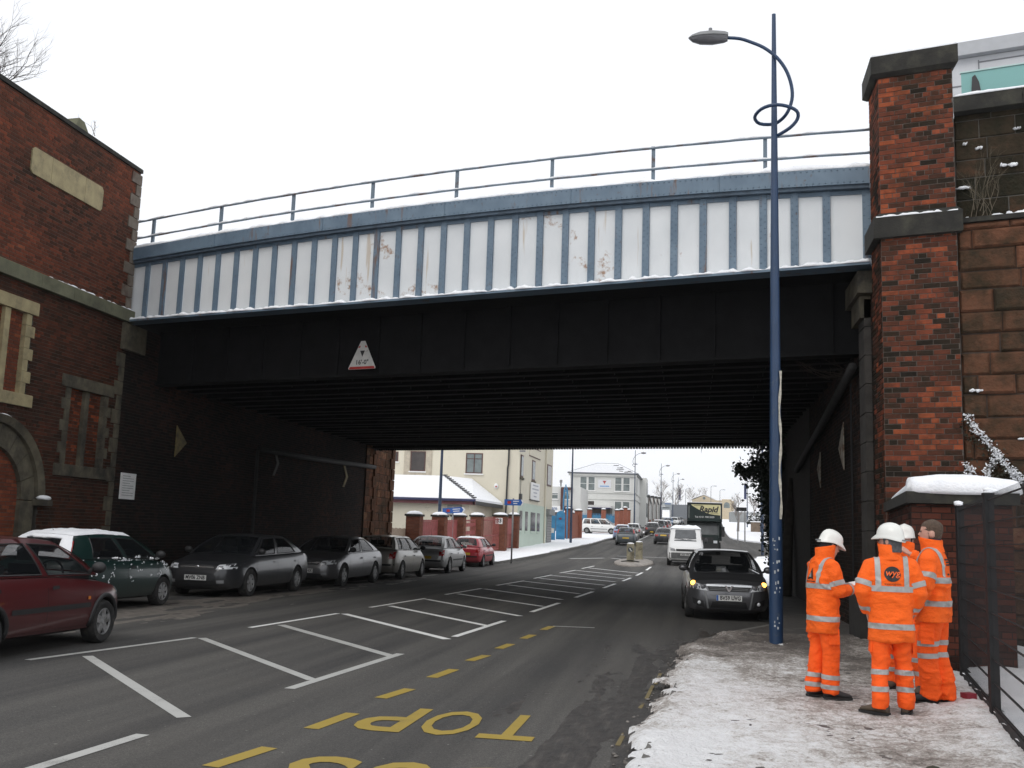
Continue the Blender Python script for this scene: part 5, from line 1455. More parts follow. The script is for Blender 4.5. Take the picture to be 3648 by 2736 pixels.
def gate(i, lab, kind):
    (xa, ya, _), (xb, yb, _) = PL_[i], PL_[i + 1]
    a = Vector((xa, ya + 0.4, zr(ya) + 0.15)); c = Vector((xb, yb - 0.42, zr(yb) + 0.15))
    d = (c - a); L = d.length; d.normalize(); n = Vector((d.y, -d.x, 0))
    g = thing('red_gate', a.lerp(c, 0.5), lab, 'gate', 'red steel gates')
    RM = MATS['gate_red']
    for z_ in (0.12, 1.0, 1.95):
        MB().obox(a.lerp(c, 0.5) + UP * z_, d * (L / 2), n * 0.02, UP * 0.03).build('rail', RM, g)
    k_ = int(L / 0.22)
    for j in range(k_ + 1):
        MB().tube([a + d * (L * j / k_) + UP * 0.08, a + d * (L * j / k_) + UP * (2.0 + (0.15 * math.sin(math.pi * j / k_) if kind == 2 else 0))], 0.018, 4).build('bar', RM, g)
    if kind == 0:
        MB().obox(a.lerp(c, 0.5) + UP * 1.46, d * (L / 2), n * 0.012, UP * 0.45).build('sheet', RM, g)
        MB().obox(a.lerp(c, 0.5) + UP * 0.5 - n * 0.2, d * (L / 2), n * 0.012, UP * 0.42).build('back_board', MATS['pale_board'], g)
    if kind == 1:
        for r_ in range(4):
            MB().obox(a.lerp(c, 0.5) + UP * (0.35 + 0.45 * r_), d * (L / 2), n * 0.012, UP * 0.10).build('sheet', RM, g)
gate(0, 'red steel gate with boarded lower half by the sandstone pier', 0)
gate(1, 'red gate with solid upper sheet before the annex wall', 0)
gate(2, 'red gate of latticed bars next to the finger post', 1)
gate(3, 'red railed gate with open bars beside the numbered pillar', 2)
gate(4, 'red boarded gate over a low brick wall by the green corner', 0)
pbd = thing('board_fence', (-13.6, 47.2, 0.12), 'pale vertical board fence at the foot of the sandstone pier', 'fence')
for i in range(9):
    y_ = 45.75 + i * 0.33
    MB().box(-13.62, -13.58, y_, y_ + 0.31, 0.1, 1.75 + 0.03 * (i % 2)).build('plank', MATS['pale_board'], pbd)

# blue steel gates and brick piers
def slab_thing(name, lab, cat, grp=None, loc=(0, 0, 0)): return thing(name, loc, lab, cat, grp)
zg = zr(88)
bg_ = slab_thing('blue_gate', 'bright blue steel gate with an arched top next to the brick pier', 'gate', None, (-11.2, 90, zg))
arch = [(0, 0), (0.78, 0)] + [(0.78, 1.9)] + [(0.39 + 0.39 * math.cos(t), 2.1 + 0.42 * math.sin(t)) for t in np.linspace(0.1, math.pi - 0.1, 9)] + [(0, 1.9)]
lf = MB().prism(arch, (-11.62, 90, zr(90) + 0.12), (1, 0.05, 0), UP, (0, 1, 0), 0.05).build('leaf', MATS['gate_blue'], bg_)
for z_ in (0.3, 1.2, 1.9): MB().box(-11.6, -10.86, 89.96, 89.999, zr(90) + z_, zr(90) + z_ + 0.06).build('rail', MATS['gate_blue'], lf)
MB().obox((-11.25, 89.97, zr(90) + 1.95), (0.1, 0, 0), (0, 0.01, 0), (0, 0, 0.07)).build('red_badge', MATS['sign_red'], lf)
bg2 = slab_thing('blue_gate', 'plain blue steel gate leaf with a pale notice on it', 'gate', None, (-11.7, 88, zg))
MB().box(-12.05, -11.42, 88, 88.06, zg + 0.1, zg + 2.3).build('leaf', MATS['gate_blue'], bg2)
MB().box(-11.88, -11.52, 87.97, 87.998, zg + 0.75, zg + 1.15).build('notice', MATS['sign_white'], bg2)
for z_ in (0.3, 1.95): MB().box(-12.03, -11.44, 87.96, 87.998, zg + z_, zg + z_ + 0.06).build('rail', MATS['gate_blue'], bg2)
ba = slab_thing('blue_arch', 'tall slender blue steel arch standing over the gates', 'arch', None, (-11.05, 92, zr(92)))
b = MB()
za = zr(92)
pts = [(-11.27, 92, za + 0.1), (-11.25, 92, za + 3.6), (-11.2, 92, za + 4.5), (-11.08, 92, za + 5.0), (-10.96, 92, za + 4.5), (-10.9, 92, za + 3.6), (-10.88, 92, za + 0.1)]
b.tube(pts, 0.07, 6); b.build('frame', MATS['gate_blue'], ba, smooth=True)
MB().box(-11.2, -10.95, 91.95, 92.05, za + 4.35, za + 4.45).build('tie', MATS['gate_blue'], ba)
def far_pier(x, y, w, d, h, lab, grp='brick piers near the blue gates'):
    p = thing('brick_gatepost', (x, y, zr(y)), lab, 'pillar', grp); z0 = zr(y)
    MB().box(x - w, x + w, y - d, y + d, z0 - 0.2, z0 + h).build('shaft', BRICK_FM, p)
    MB().box(x - w - .05, x + w + .05, y - d - .05, y + d + .05, z0 + h, z0 + h + 0.09).build('cap', MATS['black_stone'], p)
    MB().blob((x, y, z0 + h + 0.09), w * 1.15, d * 1.15, 0.15, 10, 5, 0.08).build('snow_cap', MATS['snow'], p, smooth=True)['kind'] = 'stuff'
BRICK_FM = plain('far_brick_face', (0.24, 0.082, 0.05), 0.9, 0.2, 9, 0.3, 30)
far_pier(-10.85, 92.8, 0.32, 0.35, 2.75, 'tall brick gatepost beside the blue arched gate')
far_pier(-10.3, 96.0, 0.32, 0.35, 2.6, 'brick gatepost at the outer corner of the blue gate entrance')
bw = thing('brick_wall', (-10.6, 94.4, zr(94)), 'brick wall panel joining the two gateposts by the blue gates', 'wall')
MB().obox((-10.5, 94.4, zr(94) + 1.1), (0.1, 0, 0), (0.12, 1.25, 0), (0, 0, 1.25)).build('face', BRICK_FM, bw)
# boundary in front of the white building: brick piers, dwarf wall, blue railings
for x_, y_, h_, lab in ((-11.4, 118, 2.65, 'brick pier with snow cap behind the white people carrier'), (-9.8, 118, 2.7, 'brick pier with snow cap left of the blue railing panel'), (-8.25, 118, 2.65, 'brick pier with snow cap right of the blue railing panel'), (-8.1, 122.5, 2.7, 'brick pier second in the row towards the white building'), (-7.85, 126, 2.95, 'tallest brick pier in the row before the white building'), (-7.65, 129.2, 2.7, 'brick pier last in the row before the white building')):
    far_pier(x_, y_, 0.26, 0.28, h_, lab, 'brick piers before the white building')
dwl = thing('dwarf_wall', (-9.8, 118, zr(118)), 'low brick dwarf wall under the blue railings', 'wall')
MB().box(-13, -8.0, 117.9, 118.1, 1.9, zr(118) + 1.15).build('face', BRICK_FM, dwl)
MB().box(-13, -8.0, 117.85, 118.15, zr(118) + 1.151, zr(118) + 1.2).build('coping', MATS['snow'], dwl)
MB().obox((-8.0, 124, zr(124) + 0.5), (0.1, 0, 0), (-0.35, 6.0, 0), (0, 0, 0.9)).build('side_face', BRICK_FM, dwl)
rl = thing('blue_railing', (-9.8, 118, zr(118) + 1.2), 'blue steel railing panels between the brick piers before the white building', 'railing')
for x0, x1 in ((-13, -11.7), (-11.1, -10.1), (-9.5, -8.55)):
    MB().box(x0, x1, 117.98, 118.02, zr(118) + 1.25, zr(118) + 2.1).build('sheet', plain('rail_teal', (0.06, 0.20, 0.32), 0.5, 0.4, 2.5), rl)
    for j in range(7):
        xx = x0 + (x1 - x0) * j / 6
        MB().box(xx - 0.025, xx + 0.025, 117.93, 117.97, zr(118) + 1.2, zr(118) + 2.3).build('bar', MATS['gate_blue'], rl)

# white two-storey building
WB = thing('white_building', (-12, 145, zr(140)), 'white two-storey building with paired tall windows and snowy hipped roof', 'building')
wallbox('wall', -16.3, -7.4, 140, 152, 1.5, 10.3, 'white_render', WB)
wallbox('rear_wing', -16, -6.45, 152.02, 158, 1.5, 10.6, 'white_render', WB)
MB().loft([[(-16.6, 139.7, 10.42), (-7.1, 139.7, 10.42), (-7.1, 152.3, 10.42), (-16.6, 152.3, 10.42)], [(-13.0, 144, 12.0), (-10.1, 144, 12.0), (-10.1, 148, 12.0), (-13.0, 148, 12.0)]]).build('roof', MATS['snow'], WB)
MB().box(-16.65, -7.05, 139.6, 139.7, 10.3, 10.44).build('gutter', plain('slate_gutter', (0.06, 0.07, 0.09), 0.6), WB)
MB().box(-16.5, -7.2, 139.75, 139.995, 10.0, 10.29).build('cornice', MATS['white_render'], WB)
MB().box(-7.1, -7.0, 139.7, 152.3, 10.3, 10.44).build('side_gutter', MATS['slate_gutter'], WB)
rg = random.Random(8)
for i in range(9):
    t = (i + 0.6) / 10; y_ = 139.7 + 4.3 * t; x0, x1 = -16.6 + 3.6 * t + 0.3, -7.1 - 3.0 * t - 0.3
    MB().obox(((x0 + x1) / 2, y_, 10.43 + 1.58 * t), ((x1 - x0) / 2, 0, 0), (0, 0.03, 0.011), (0, -0.005, 0.014)).build('slate_course', plain('snowy_slate', (0.50, 0.51, 0.53), 0.8, 0.1), WB)
for a_, c_ in (((-7.1, 139.7, 10.44), (-10.1, 144, 12.02)), ((-16.6, 139.7, 10.44), (-13.0, 144, 12.02)), ((-13.0, 144, 12.02), (-10.1, 144, 12.02))):
    MB().tube([a_, c_], 0.07, 5).build('ridge_tiles', MATS['snowy_slate'], WB)
for i in range(10):
    t = rg.uniform(0.05, 0.8); x_ = -7.4 - 3.0 * t - rg.uniform(0.2, 1.5); y_ = 139.7 + 4.3 * t
    MB().obox((x_, y_, 10.43 + 1.58 * t), (rg.uniform(.1, .5), 0, 0), (0, 0.1, 0.037), (0, -0.008, 0.03)).build('bare_slate', MATS['slate'], WB)
for i in range(2):
    x0 = -14.95 if i == 0 else -10.2
    for (a0, a1) in ((x0, x0 + 0.98), (x0 + 1.1, x0 + 2.08)):
        front_window(a0, a1, 140.0, 7.98, 9.92, WB, 'clean_white', 'grey_window', (), (0.5,), 'clean_white')
        front_window(a0, a1, 140.0, 5.4, 6.65, WB, 'clean_white', 'dark_window' if i == 0 else 'grey_window', (), (), None)
for z_, t_ in ((7.70, 0.1), (6.85, 0.09)):
    MB().box(-16.35, -7.35, 139.88, 140.0, z_, z_ + t_).build('string_course', MATS['white_render'], WB)
    MB().box(-7.4, -7.28, 139.88, 152, z_, z_ + t_).build('string_course', MATS['white_render'], WB)
po = MB().box(-15.1, -10.4, 136.5, 139.99, 5.62, 5.95).build('porch_roof', MATS['clean_white'], WB)
MB().box(-15.1, -10.4, 136.45, 136.5, 5.5, 5.64).build('porch_gutter', MATS['navy_gutter'], WB)
MB().box(-15.0, -10.5, 137.2, 139.9, 2.0, 5.6).build('porch_room', plain('porch_dark', (0.085, 0.07, 0.06), 0.7, 0.4, 1.5), WB)
MB().tube([(-16.4, 139.9, 10.2), (-16.2, 139.9, 9.9), (-16.2, 139.9, 3)], 0.06, 6).build('downpipe', MATS['clean_white'], WB)
for (y0, y1, z0, z1) in ((143, 144.2, 7.6, 9.9),):
    MB().box(-7.41, -7.36, y0, y1, z0, z1).build('window', MATS['grey_window'], WB)
for k_ in range(3):
    MB().box(-6.46, -6.41, 153 + k_ * 1.6, 154.1 + k_ * 1.6, 7.9, 10.0).build('window', MATS['grey_window'], WB)
for k_ in range(4):
    MB().box(-6.46, -6.41, 152.6 + k_ * 1.35, 153.5 + k_ * 1.35, 4.9, 7.0).build('window', MATS['grey_window'], WB)
ws = thing('wall_sign', (-11.6, 139.9, 8.4), 'small pale sign with red triangle emblem on the white building', 'sign')
MB().box(-12.45, -10.7, 139.95, 139.99, 8.4, 9.5).build('board', plain('sign_offwhite', (0.70, 0.71, 0.74), 0.5, 0.03), ws)
MB().prism([(-0.26, 0.2), (0.26, 0.2), (0.05, -0.12), (0.05, -0.24), (-0.03, -0.24), (-0.03, -0.1)], (-11.6, 139.94, 9.15), (1, 0, 0), UP, (0, -1, 0), 0.01).build('emblem', MATS['sign_red'], ws)
MB().box(-12.2, -10.95, 139.93, 139.945, 8.58, 8.7).build('word_line', plain('word_blue', (0.10, 0.32, 0.62), 0.5, 0.2), ws)
# white lean-to sheds down the street
for k_ in range(4):
    y0 = 158.2 + k_ * 7.5; x0 = -6.3 + 0.35 * k_
    sh = thing('white_shed', (x0 - 2, y0 + 3, zr(y0)), ('first', 'second', 'third', 'last')[k_] + ' of the white sheds with sloping parapets past the white building', 'building', 'white sheds along the road')
    z0 = zr(y0)
    MB().prism([(0, -1), (7.2, -1), (7.2, 3.9), (0, 4.7)], (x0, y0, z0), (0, 1, 0), UP, (-1, 0, 0), 8.0).build('wall', MATS['white_render'], sh)
    MB().prism([(-0.2, 4.7), (7.4, 3.9), (7.4, 4.2), (-0.2, 5.0)], (x0 + 0.15, y0, z0), (0, 1, 0), UP, (-1, 0, 0), 0.5).build('parapet', MATS['drain_black'], sh)
    MB().prism([(-0.2, 5.0), (7.4, 4.2), (7.4, 4.32), (-0.2, 5.12)], (x0 + 0.1, y0, z0), (0, 1, 0), UP, (-1, 0, 0), 6).build('roof_snow', MATS['snow'], sh)
    MB().box(x0 + 0.001, x0 + 0.1, y0 - 0.1, y0 + 0.25, z0 - 0.5, z0 + 4.6).build('buttress', plain('buttress_brown', (0.18, 0.13, 0.11), 0.8), sh)
    MB().box(x0 + 0.001, x0 + 0.1, y0 + 0.3, y0 + 7.0, z0 - 0.5, z0 + 1.35).build('brick_base', BRICK_FM, sh)
# flat-roofed building behind the blue gates
PR = thing('flat_roofed_block', (-17, 126, zr(126)), 'pale flat-roofed block with a brown stair frame behind the blue gates', 'building')
wallbox('wall', -21, -13.2, 125, 134, 1.5, 7.7, 'white_render', PR)
front_window(-16.95, -15.95, 125.0, 6.15, 6.95, PR, 'clean_white', 'grey_window', (), (0.7,), 'clean_white')
front_window(-15.35, -14.5, 125.0, 6.15, 6.95, PR, 'clean_white', 'grey_window', (), (0.7,), 'clean_white')
for a in ((-15.62, -15.3, 4.9, 7.6), (-15.3, -14.2, 7.3, 7.6), (-15.3, -14.2, 4.8, 5.35)):
    MB().box(a[0], a[1], 124.5, 124.98, a[2], a[3]).build('stair_frame', MATS['brown_frame'], PR)
MB().tube([(-16.3, 130, 7.6), (-16.3, 130, 8.5)], 0.1, 6).build('flue', MATS['grey_metal'], PR)
MB().tube([(-16.3, 130, 8.45), (-16.3, 130, 8.8)], 0.18, 6).build('flue_cowl', MATS['grey_metal'], PR)
ps = thing('name_board', (-16.4, 122, 4.6), 'white name board with a blue word behind the blue gates', 'sign')
MB().box(-17.6, -15.3, 121.9, 122.0, 4.65, 5.25).build('board', MATS['clean_white'], ps)
lettering('word', 'Prism', 0.62, plain('word_navy', (0.06, 0.13, 0.28), 0.5), ps, (-16.35, 121.89, 4.95), (1, 0, 0), (0, 0, 1), 0.003, bold=0.01)
for x_ in (-17.3, -15.6): MB().box(x_, x_ + 0.1, 122.0, 122.1, 2.0, 5.2).build('post', MATS['grey_metal'], ps)
gl = thing('link_building', (-17.8, 118, zr(118)), 'low snow-roofed shed behind the blue gates', 'building')
MB().box(-20, -13.4, 119, 121, 1.5, 4.45).build('wall', MATS['porch_dark'], gl)
MB().box(-20.1, -13.3, 118.8, 121.2, 4.451, 4.62).build('roof_snow', MATS['snow'], gl)
# pale gabled hall on the skyline
HL = thing('gabled_hall', (5, 335, zr(330)), 'pale stone hall with a pediment and roundel on the skyline', 'building')
wallbox('wall', 0.4, 13.3, 330, 345, 6, 14.6, 'ochre_wall', HL)
MB().prism([(0.5, 14.6), (7.6, 14.6), (4.1, 16.1)], (0, 330, 0), (1, 0, 0), UP, (0, 1, 0), 12).build('pediment', MATS['ochre_wall'], HL)
MB().prism([(0.0, 14.75), (4.1, 16.25), (7.9, 14.6), (7.9, 14.9), (4.1, 16.6), (0.0, 15.0)], (0, 330.2, 0), (1, 0, 0), UP, (0, 1, 0), 12).build('roof_snow', MATS['snow'], HL)
MB().tube([(4.1, 329.9, 15.2), (4.1, 330, 15.2)], 0.45, 12).build('roundel', MATS['grey_window'], HL)
MB().box(9.6, 12.6, 329.4, 331, 8, 15.0).build('tower', MATS['ochre_wall'], HL)
MB().prism([(-0.9, 0), (0.9, 0), (0.9, 0.9)] + [(0.9 * math.cos(t), 0.9 + 0.9 * math.sin(t)) for t in np.linspace(0.2, 2.94, 8)] + [(-0.9, 0.9)], (11.1, 329.38, 12.3), (1, 0, 0), UP, (0, -1, 0), 0.05).build('arched_window', MATS['grey_window'], HL)
lw_ = thing('verge_wall', (9.6, 150, zr(150)), 'low brown wall on the snowy verge by the far lamp', 'wall')
MB().box(8.4, 14.5, 150, 150.5, zr(150) - 0.2, zr(150) + 1.5).build('face', plain('brown_wall', (0.16, 0.12, 0.09), 0.9, 0.3, 2), lw_)
MB().box(8.3, 14.6, 149.9, 150.6, zr(150) + 1.5, zr(150) + 1.62).build('snow_top', MATS['snow'], lw_)
hb = thing('hedge', (11, 153, zr(153)), 'dark snow-dusted evergreen hedge above the low brown wall', 'hedge')
rr = random.Random(12)
leafy('leaves', lambda g: (g.uniform(8.0, 15), g.uniform(151, 154), zr(152) + 1.2 + abs(g.gauss(0, 0.75)) * (0.6 + 0.4 * math.sin(g.random() * 9))), 1600, 0.16, plain('hedge_leaf', (0.035, 0.04, 0.03), 0.8, 0.4, 2), hb, rr)['kind'] = 'stuff'
leafy('snow_on_leaves', lambda g: (g.uniform(8.0, 15), g.uniform(150.5, 153), zr(152) + 1.5 + abs(g.gauss(0, 0.6))), 260, 0.2, MATS['snow'], hb, rr)['kind'] = 'stuff'
for i, (x_, y_, w_, h_, lab) in enumerate(((3.5, 260, 9, 2.6, 'long low grey shed beyond the snowy verge'), (17, 250, 10, 4.0, 'pale grey pitched shed far beyond the verge'))):
    fs_ = thing('far_shed', (x_ + w_, y_, zr(y_)), lab, 'building'); z0 = zr(y_)
    MB().box(x_ + 6, x_ + 6 + 2 * w_, y_, y_ + 6, z0 - 1, z0 + h_).build('wall', plain('far_grey', (0.26, 0.27, 0.27), 0.8, 0.15, 0.5), fs_)
    MB().prism([(6, h_), (6 + 2 * w_, h_), (6 + w_, h_ + 1.6)], (x_, y_ - 0.1, z0), (1, 0, 0), UP, (0, 1, 0), 6.3).build('roof', MATS['snow'], fs_)
# brown timber fence along the right of the side road
tf = thing('timber_fence', (9.6, 110, zr(110)), 'red-brown boarded fence climbing beside the snowy pavement', 'fence')
for i in range(34):
    y_ = 97 + i * 1.4; x_ = 9.75 + 0.012 * i; z0 = zr(y_)
    MB().obox((x_, y_, z0 + 1.35), (0.04, 0, 0), (0, 0.66, 0), (0, 0, 1.15)).build('panel', plain('fence_brown', (0.19, 0.09, 0.065), 0.85, 0.25, 1.5), tf)
    MB().obox((x_ - 0.09, y_ - 0.7, z0 + 1.3), (0.05, 0, 0), (0, 0.05, 0), (0, 0, 1.3)).build('post', plain('fence_post', (0.08, 0.06, 0.055), 0.85), tf)
rs = thing('roadside_totem', (11.6, 105, zr(105)), 'tall white and red roadside sign seen past the ivy', 'sign')
MB().box(11.3, 13.4, 105, 105.3, zr(105) + 4.6, zr(105) + 6.6).build('panel', MATS['clean_white'], rs)
MB().box(11.75, 13.3, 104.96, 104.995, zr(105) + 5.5, zr(105) + 6.0).build('red_word', MATS['sign_red'], rs)
MB().box(11.3, 13.4, 104.97, 104.998, zr(105) + 4.6, zr(105) + 5.0).build('blue_band', MATS['sign_blue'], rs)
MB().box(12.0, 12.3, 105.05, 105.25, zr(105), zr(105) + 4.6).build('post', MATS['grey_metal'], rs)
# bare trees on the skyline
plain('far_twig', (0.23, 0.20, 0.18), 0.9, 0.15)
def bare_tree(x, y, h, lab, seed):
    t = thing('bare_tree', (x, y, zr(y)), lab, 'tree', 'bare trees on the skyline')
    g = random.Random(seed); z0 = zr(y)
    tr = MB(); tr.tube([(x, y, z0 - 0.3), (x + 0.1, y, z0 + h * 0.45), (x, y, z0 + h * 0.8)], [0.2, 0.13, 0.04], 6); tr.build('trunk', MATS['far_twig'], t)
    b = MB()
    def grow(p, d, l, r, k):
        q = p + d * l
        b.tube([p, p.lerp(q, .5) + Vector((g.uniform(-.1, .1), 0, 0.05)) * l, q], [r, r * .7, r * .4], 3)
        if k:
            for _ in range(4):
                nd = (d + Vector((g.uniform(-.8, .8), g.uniform(-.8, .8), g.uniform(-.1, .6)))).normalized()
                grow(p.lerp(q, g.uniform(.35, 1)), nd, l * g.uniform(.5, .7), r * .55, k - 1)
    for i in range(9):
        a_ = g.uniform(0, 6.28); zz = g.uniform(.3, .75)
        grow(Vector((x, y, z0 + h * zz)), Vector((math.cos(a_) * .6, math.sin(a_) * .6, 1)).normalized(), h * 0.26, 0.05, 3)
    b.build('crown', MATS['far_twig'], t)
bare_tree(-6.0, 215, 8.2, 'bare tree rising behind the white sheds, the taller of two', 1)
bare_tree(-3.3, 228, 7.6, 'bare tree rising behind the grey direction board', 2)
bare_tree(0.5, 345, 9.5, 'faint bare tree left of the pale gabled hall', 3)
bare_tree(4.0, 352, 9.5, 'faint bare tree just behind the pediment of the hall', 4)
bare_tree(13.5, 230, 5.5, 'faint bare tree behind the low sheds on the verge side', 5)
bare_tree(6.6, 150, 4.8, 'slim young bare tree on the verge right of the box lorry', 6)
# ------------------------------------------------------------------ vehicles
from mathutils.bvhtree import BVHTree
def car_paint(name, c, metal=0.0, rough=0.3, dirt=0.4):
    if name in MATS: return MATS[name]
    n = NT(name)
    g = n.n('ShaderNodeTexCoord')
    sep = n.n('ShaderNodeSeparateXYZ'); n.l(g.outputs['Object'], sep.inputs[0])
    # road dirt thrown up on the lower flanks
    h = n.ramp(n.math('ADD', sep.outputs[2], n.math('MULTIPLY', n.math('SUBTRACT', n.noise(7, 5, 0.65), 0.5), 0.35)), [(0.16, dirt), (0.55, 0.03)])
    col = n.mix(h, c, (0.052, 0.048, 0.043))
    n.set(color=col, rough=n.ramp(h, [(0.0, rough), (0.6, 0.75)]), metal=metal, coat=0.6, coatr=0.06)
    MATS[name] = n.m
    return n.m
def m_glass():
    n = NT('car_glass')
    n.set(color=(0.012, 0.014, 0.016), rough=0.03, alpha=0.55, spec=0.7)
    n.m.use_backface_culling = False
    MATS['car_glass'] = n.m
    n = NT('headlight_clear'); n.set(color=(0.62, 0.64, 0.66), rough=0.08, spec=0.7, coat=0.5); MATS['headlight'] = n.m
    n = NT('amber_lit'); n.set(color=(1, 0.5, 0.05), emit=(1.0, 0.42, 0.06), emits=7.0); MATS['amber_lit'] = n.m
m_glass()
plain('tyre', (0.018, 0.018, 0.018), 0.85, 0.3, 20, dirt=(0.06, 0.056, 0.05), dscale=8, dlo=0.5, dhi=0.7)
plain('rim_silver', (0.33, 0.33, 0.33), 0.4, 0.15, 20, dirt=(0.10, 0.095, 0.085), dscale=9, dlo=0.5, dhi=0.7, metal=0.3)
plain('rim_dark', (0.02, 0.02, 0.02), 0.7)
plain('car_trim', (0.02, 0.02, 0.021), 0.6, 0.2)
plain('interior', (0.02, 0.02, 0.022), 0.9, 0.2)
plain('tail_red', (0.32, 0.015, 0.015), 0.2, 0.2)
plain('amber', (0.6, 0.18, 0.02), 0.25, 0.1)
plain('plate_white', (0.68, 0.68, 0.66), 0.5, 0.05, dirt=(0.3, 0.29, 0.27), dscale=12, dlo=0.55, dhi=0.7)
plain('plate_yellow', (0.62, 0.40, 0.04), 0.5, 0.1)
plain('chrome', (0.6, 0.61, 0.62), 0.2, 0.05, metal=0.8)

def boolean_cut(me, cutters):
    o = bpy.data.objects.new('cut_body', me); COL.objects.link(o)
    cs = []
    for c in cutters:
        q = bpy.data.objects.new('cut_tool', c); COL.objects.link(q); cs.append(q)
        m = o.modifiers.new('b', 'BOOLEAN'); m.operation = 'DIFFERENCE'; m.solver = 'EXACT'; m.object = q
    bpy.context.view_layer.update()
    r = bpy.data.meshes.new_from_object(o.evaluated_get(bpy.context.evaluated_depsgraph_get()))
    for q in cs + [o]: bpy.data.objects.remove(q)
    return r

CAR = {
 # L, W, H, wheelbase, front overhang, tyre r, hood profile etc
 'corsa':   dict(L=3.73, W=1.61, H=1.40, wb=2.44, fo=0.72, tr=0.285, hood=0.83, belt=0.90, beltR=0.94, cowl=0.85, xw=0.98, xr0=0.25, xr1=-1.35, xb=-1.66, wr=0.54, boot=None, doors=2, noseh=0.66),
 'fiesta':  dict(L=3.83, W=1.64, H=1.40, wb=2.45, fo=0.75, tr=0.285, hood=0.86, belt=0.90, beltR=0.95, cowl=0.9, xw=1.05, xr0=0.32, xr1=-1.45, xb=-1.76, wr=0.55, boot=None, doors=2, noseh=0.64),
 'astra':   dict(L=4.25, W=1.75, H=1.46, wb=2.61, fo=0.90, tr=0.315, hood=0.90, belt=0.93, beltR=1.0, cowl=0.95, xw=1.22, xr0=0.28, xr1=-1.30, xb=-1.95, wr=0.57, boot=None, doors=2, noseh=0.74),
 'mondeo':  dict(L=4.73, W=1.81, H=1.43, wb=2.75, fo=0.95, tr=0.32, hood=0.88, belt=0.92, beltR=0.99, cowl=0.93, xw=1.22, xr0=0.30, xr1=-1.00, xb=-1.78, wr=0.58, boot=0.98, doors=2, noseh=0.70),
 'lexus':   dict(L=4.58, W=1.80, H=1.42, wb=2.73, fo=0.85, tr=0.32, hood=0.87, belt=0.92, beltR=0.99, cowl=0.93, xw=1.12, xr0=0.20, xr1=-0.95, xb=-1.72, wr=0.55, boot=0.99, doors=2, noseh=0.68),
 'corolla': dict(L=4.18, W=1.71, H=1.47, wb=2.60, fo=0.85, tr=0.305, hood=0.90, belt=0.93, beltR=1.0, cowl=0.95, xw=1.22, xr0=0.35, xr1=-1.55, xb=-1.90, wr=0.56, boot=None, doors=2, noseh=0.70),
 'zafira':  dict(L=4.32, W=1.74, H=1.66, wb=2.70, fo=0.85, tr=0.31, hood=0.96, belt=1.02, beltR=1.06, cowl=1.03, xw=1.35, xr0=0.55, xr1=-1.85, xb=-2.05, wr=0.60, boot=None, doors=3, noseh=0.72),
 'saloon':  dict(L=4.48, W=1.71, H=1.42, wb=2.64, fo=0.88, tr=0.31, hood=0.88, belt=0.92, beltR=0.97, cowl=0.93, xw=1.15, xr0=0.25, xr1=-0.95, xb=-1.70, wr=0.56, boot=0.98, doors=2, noseh=0.70),
}
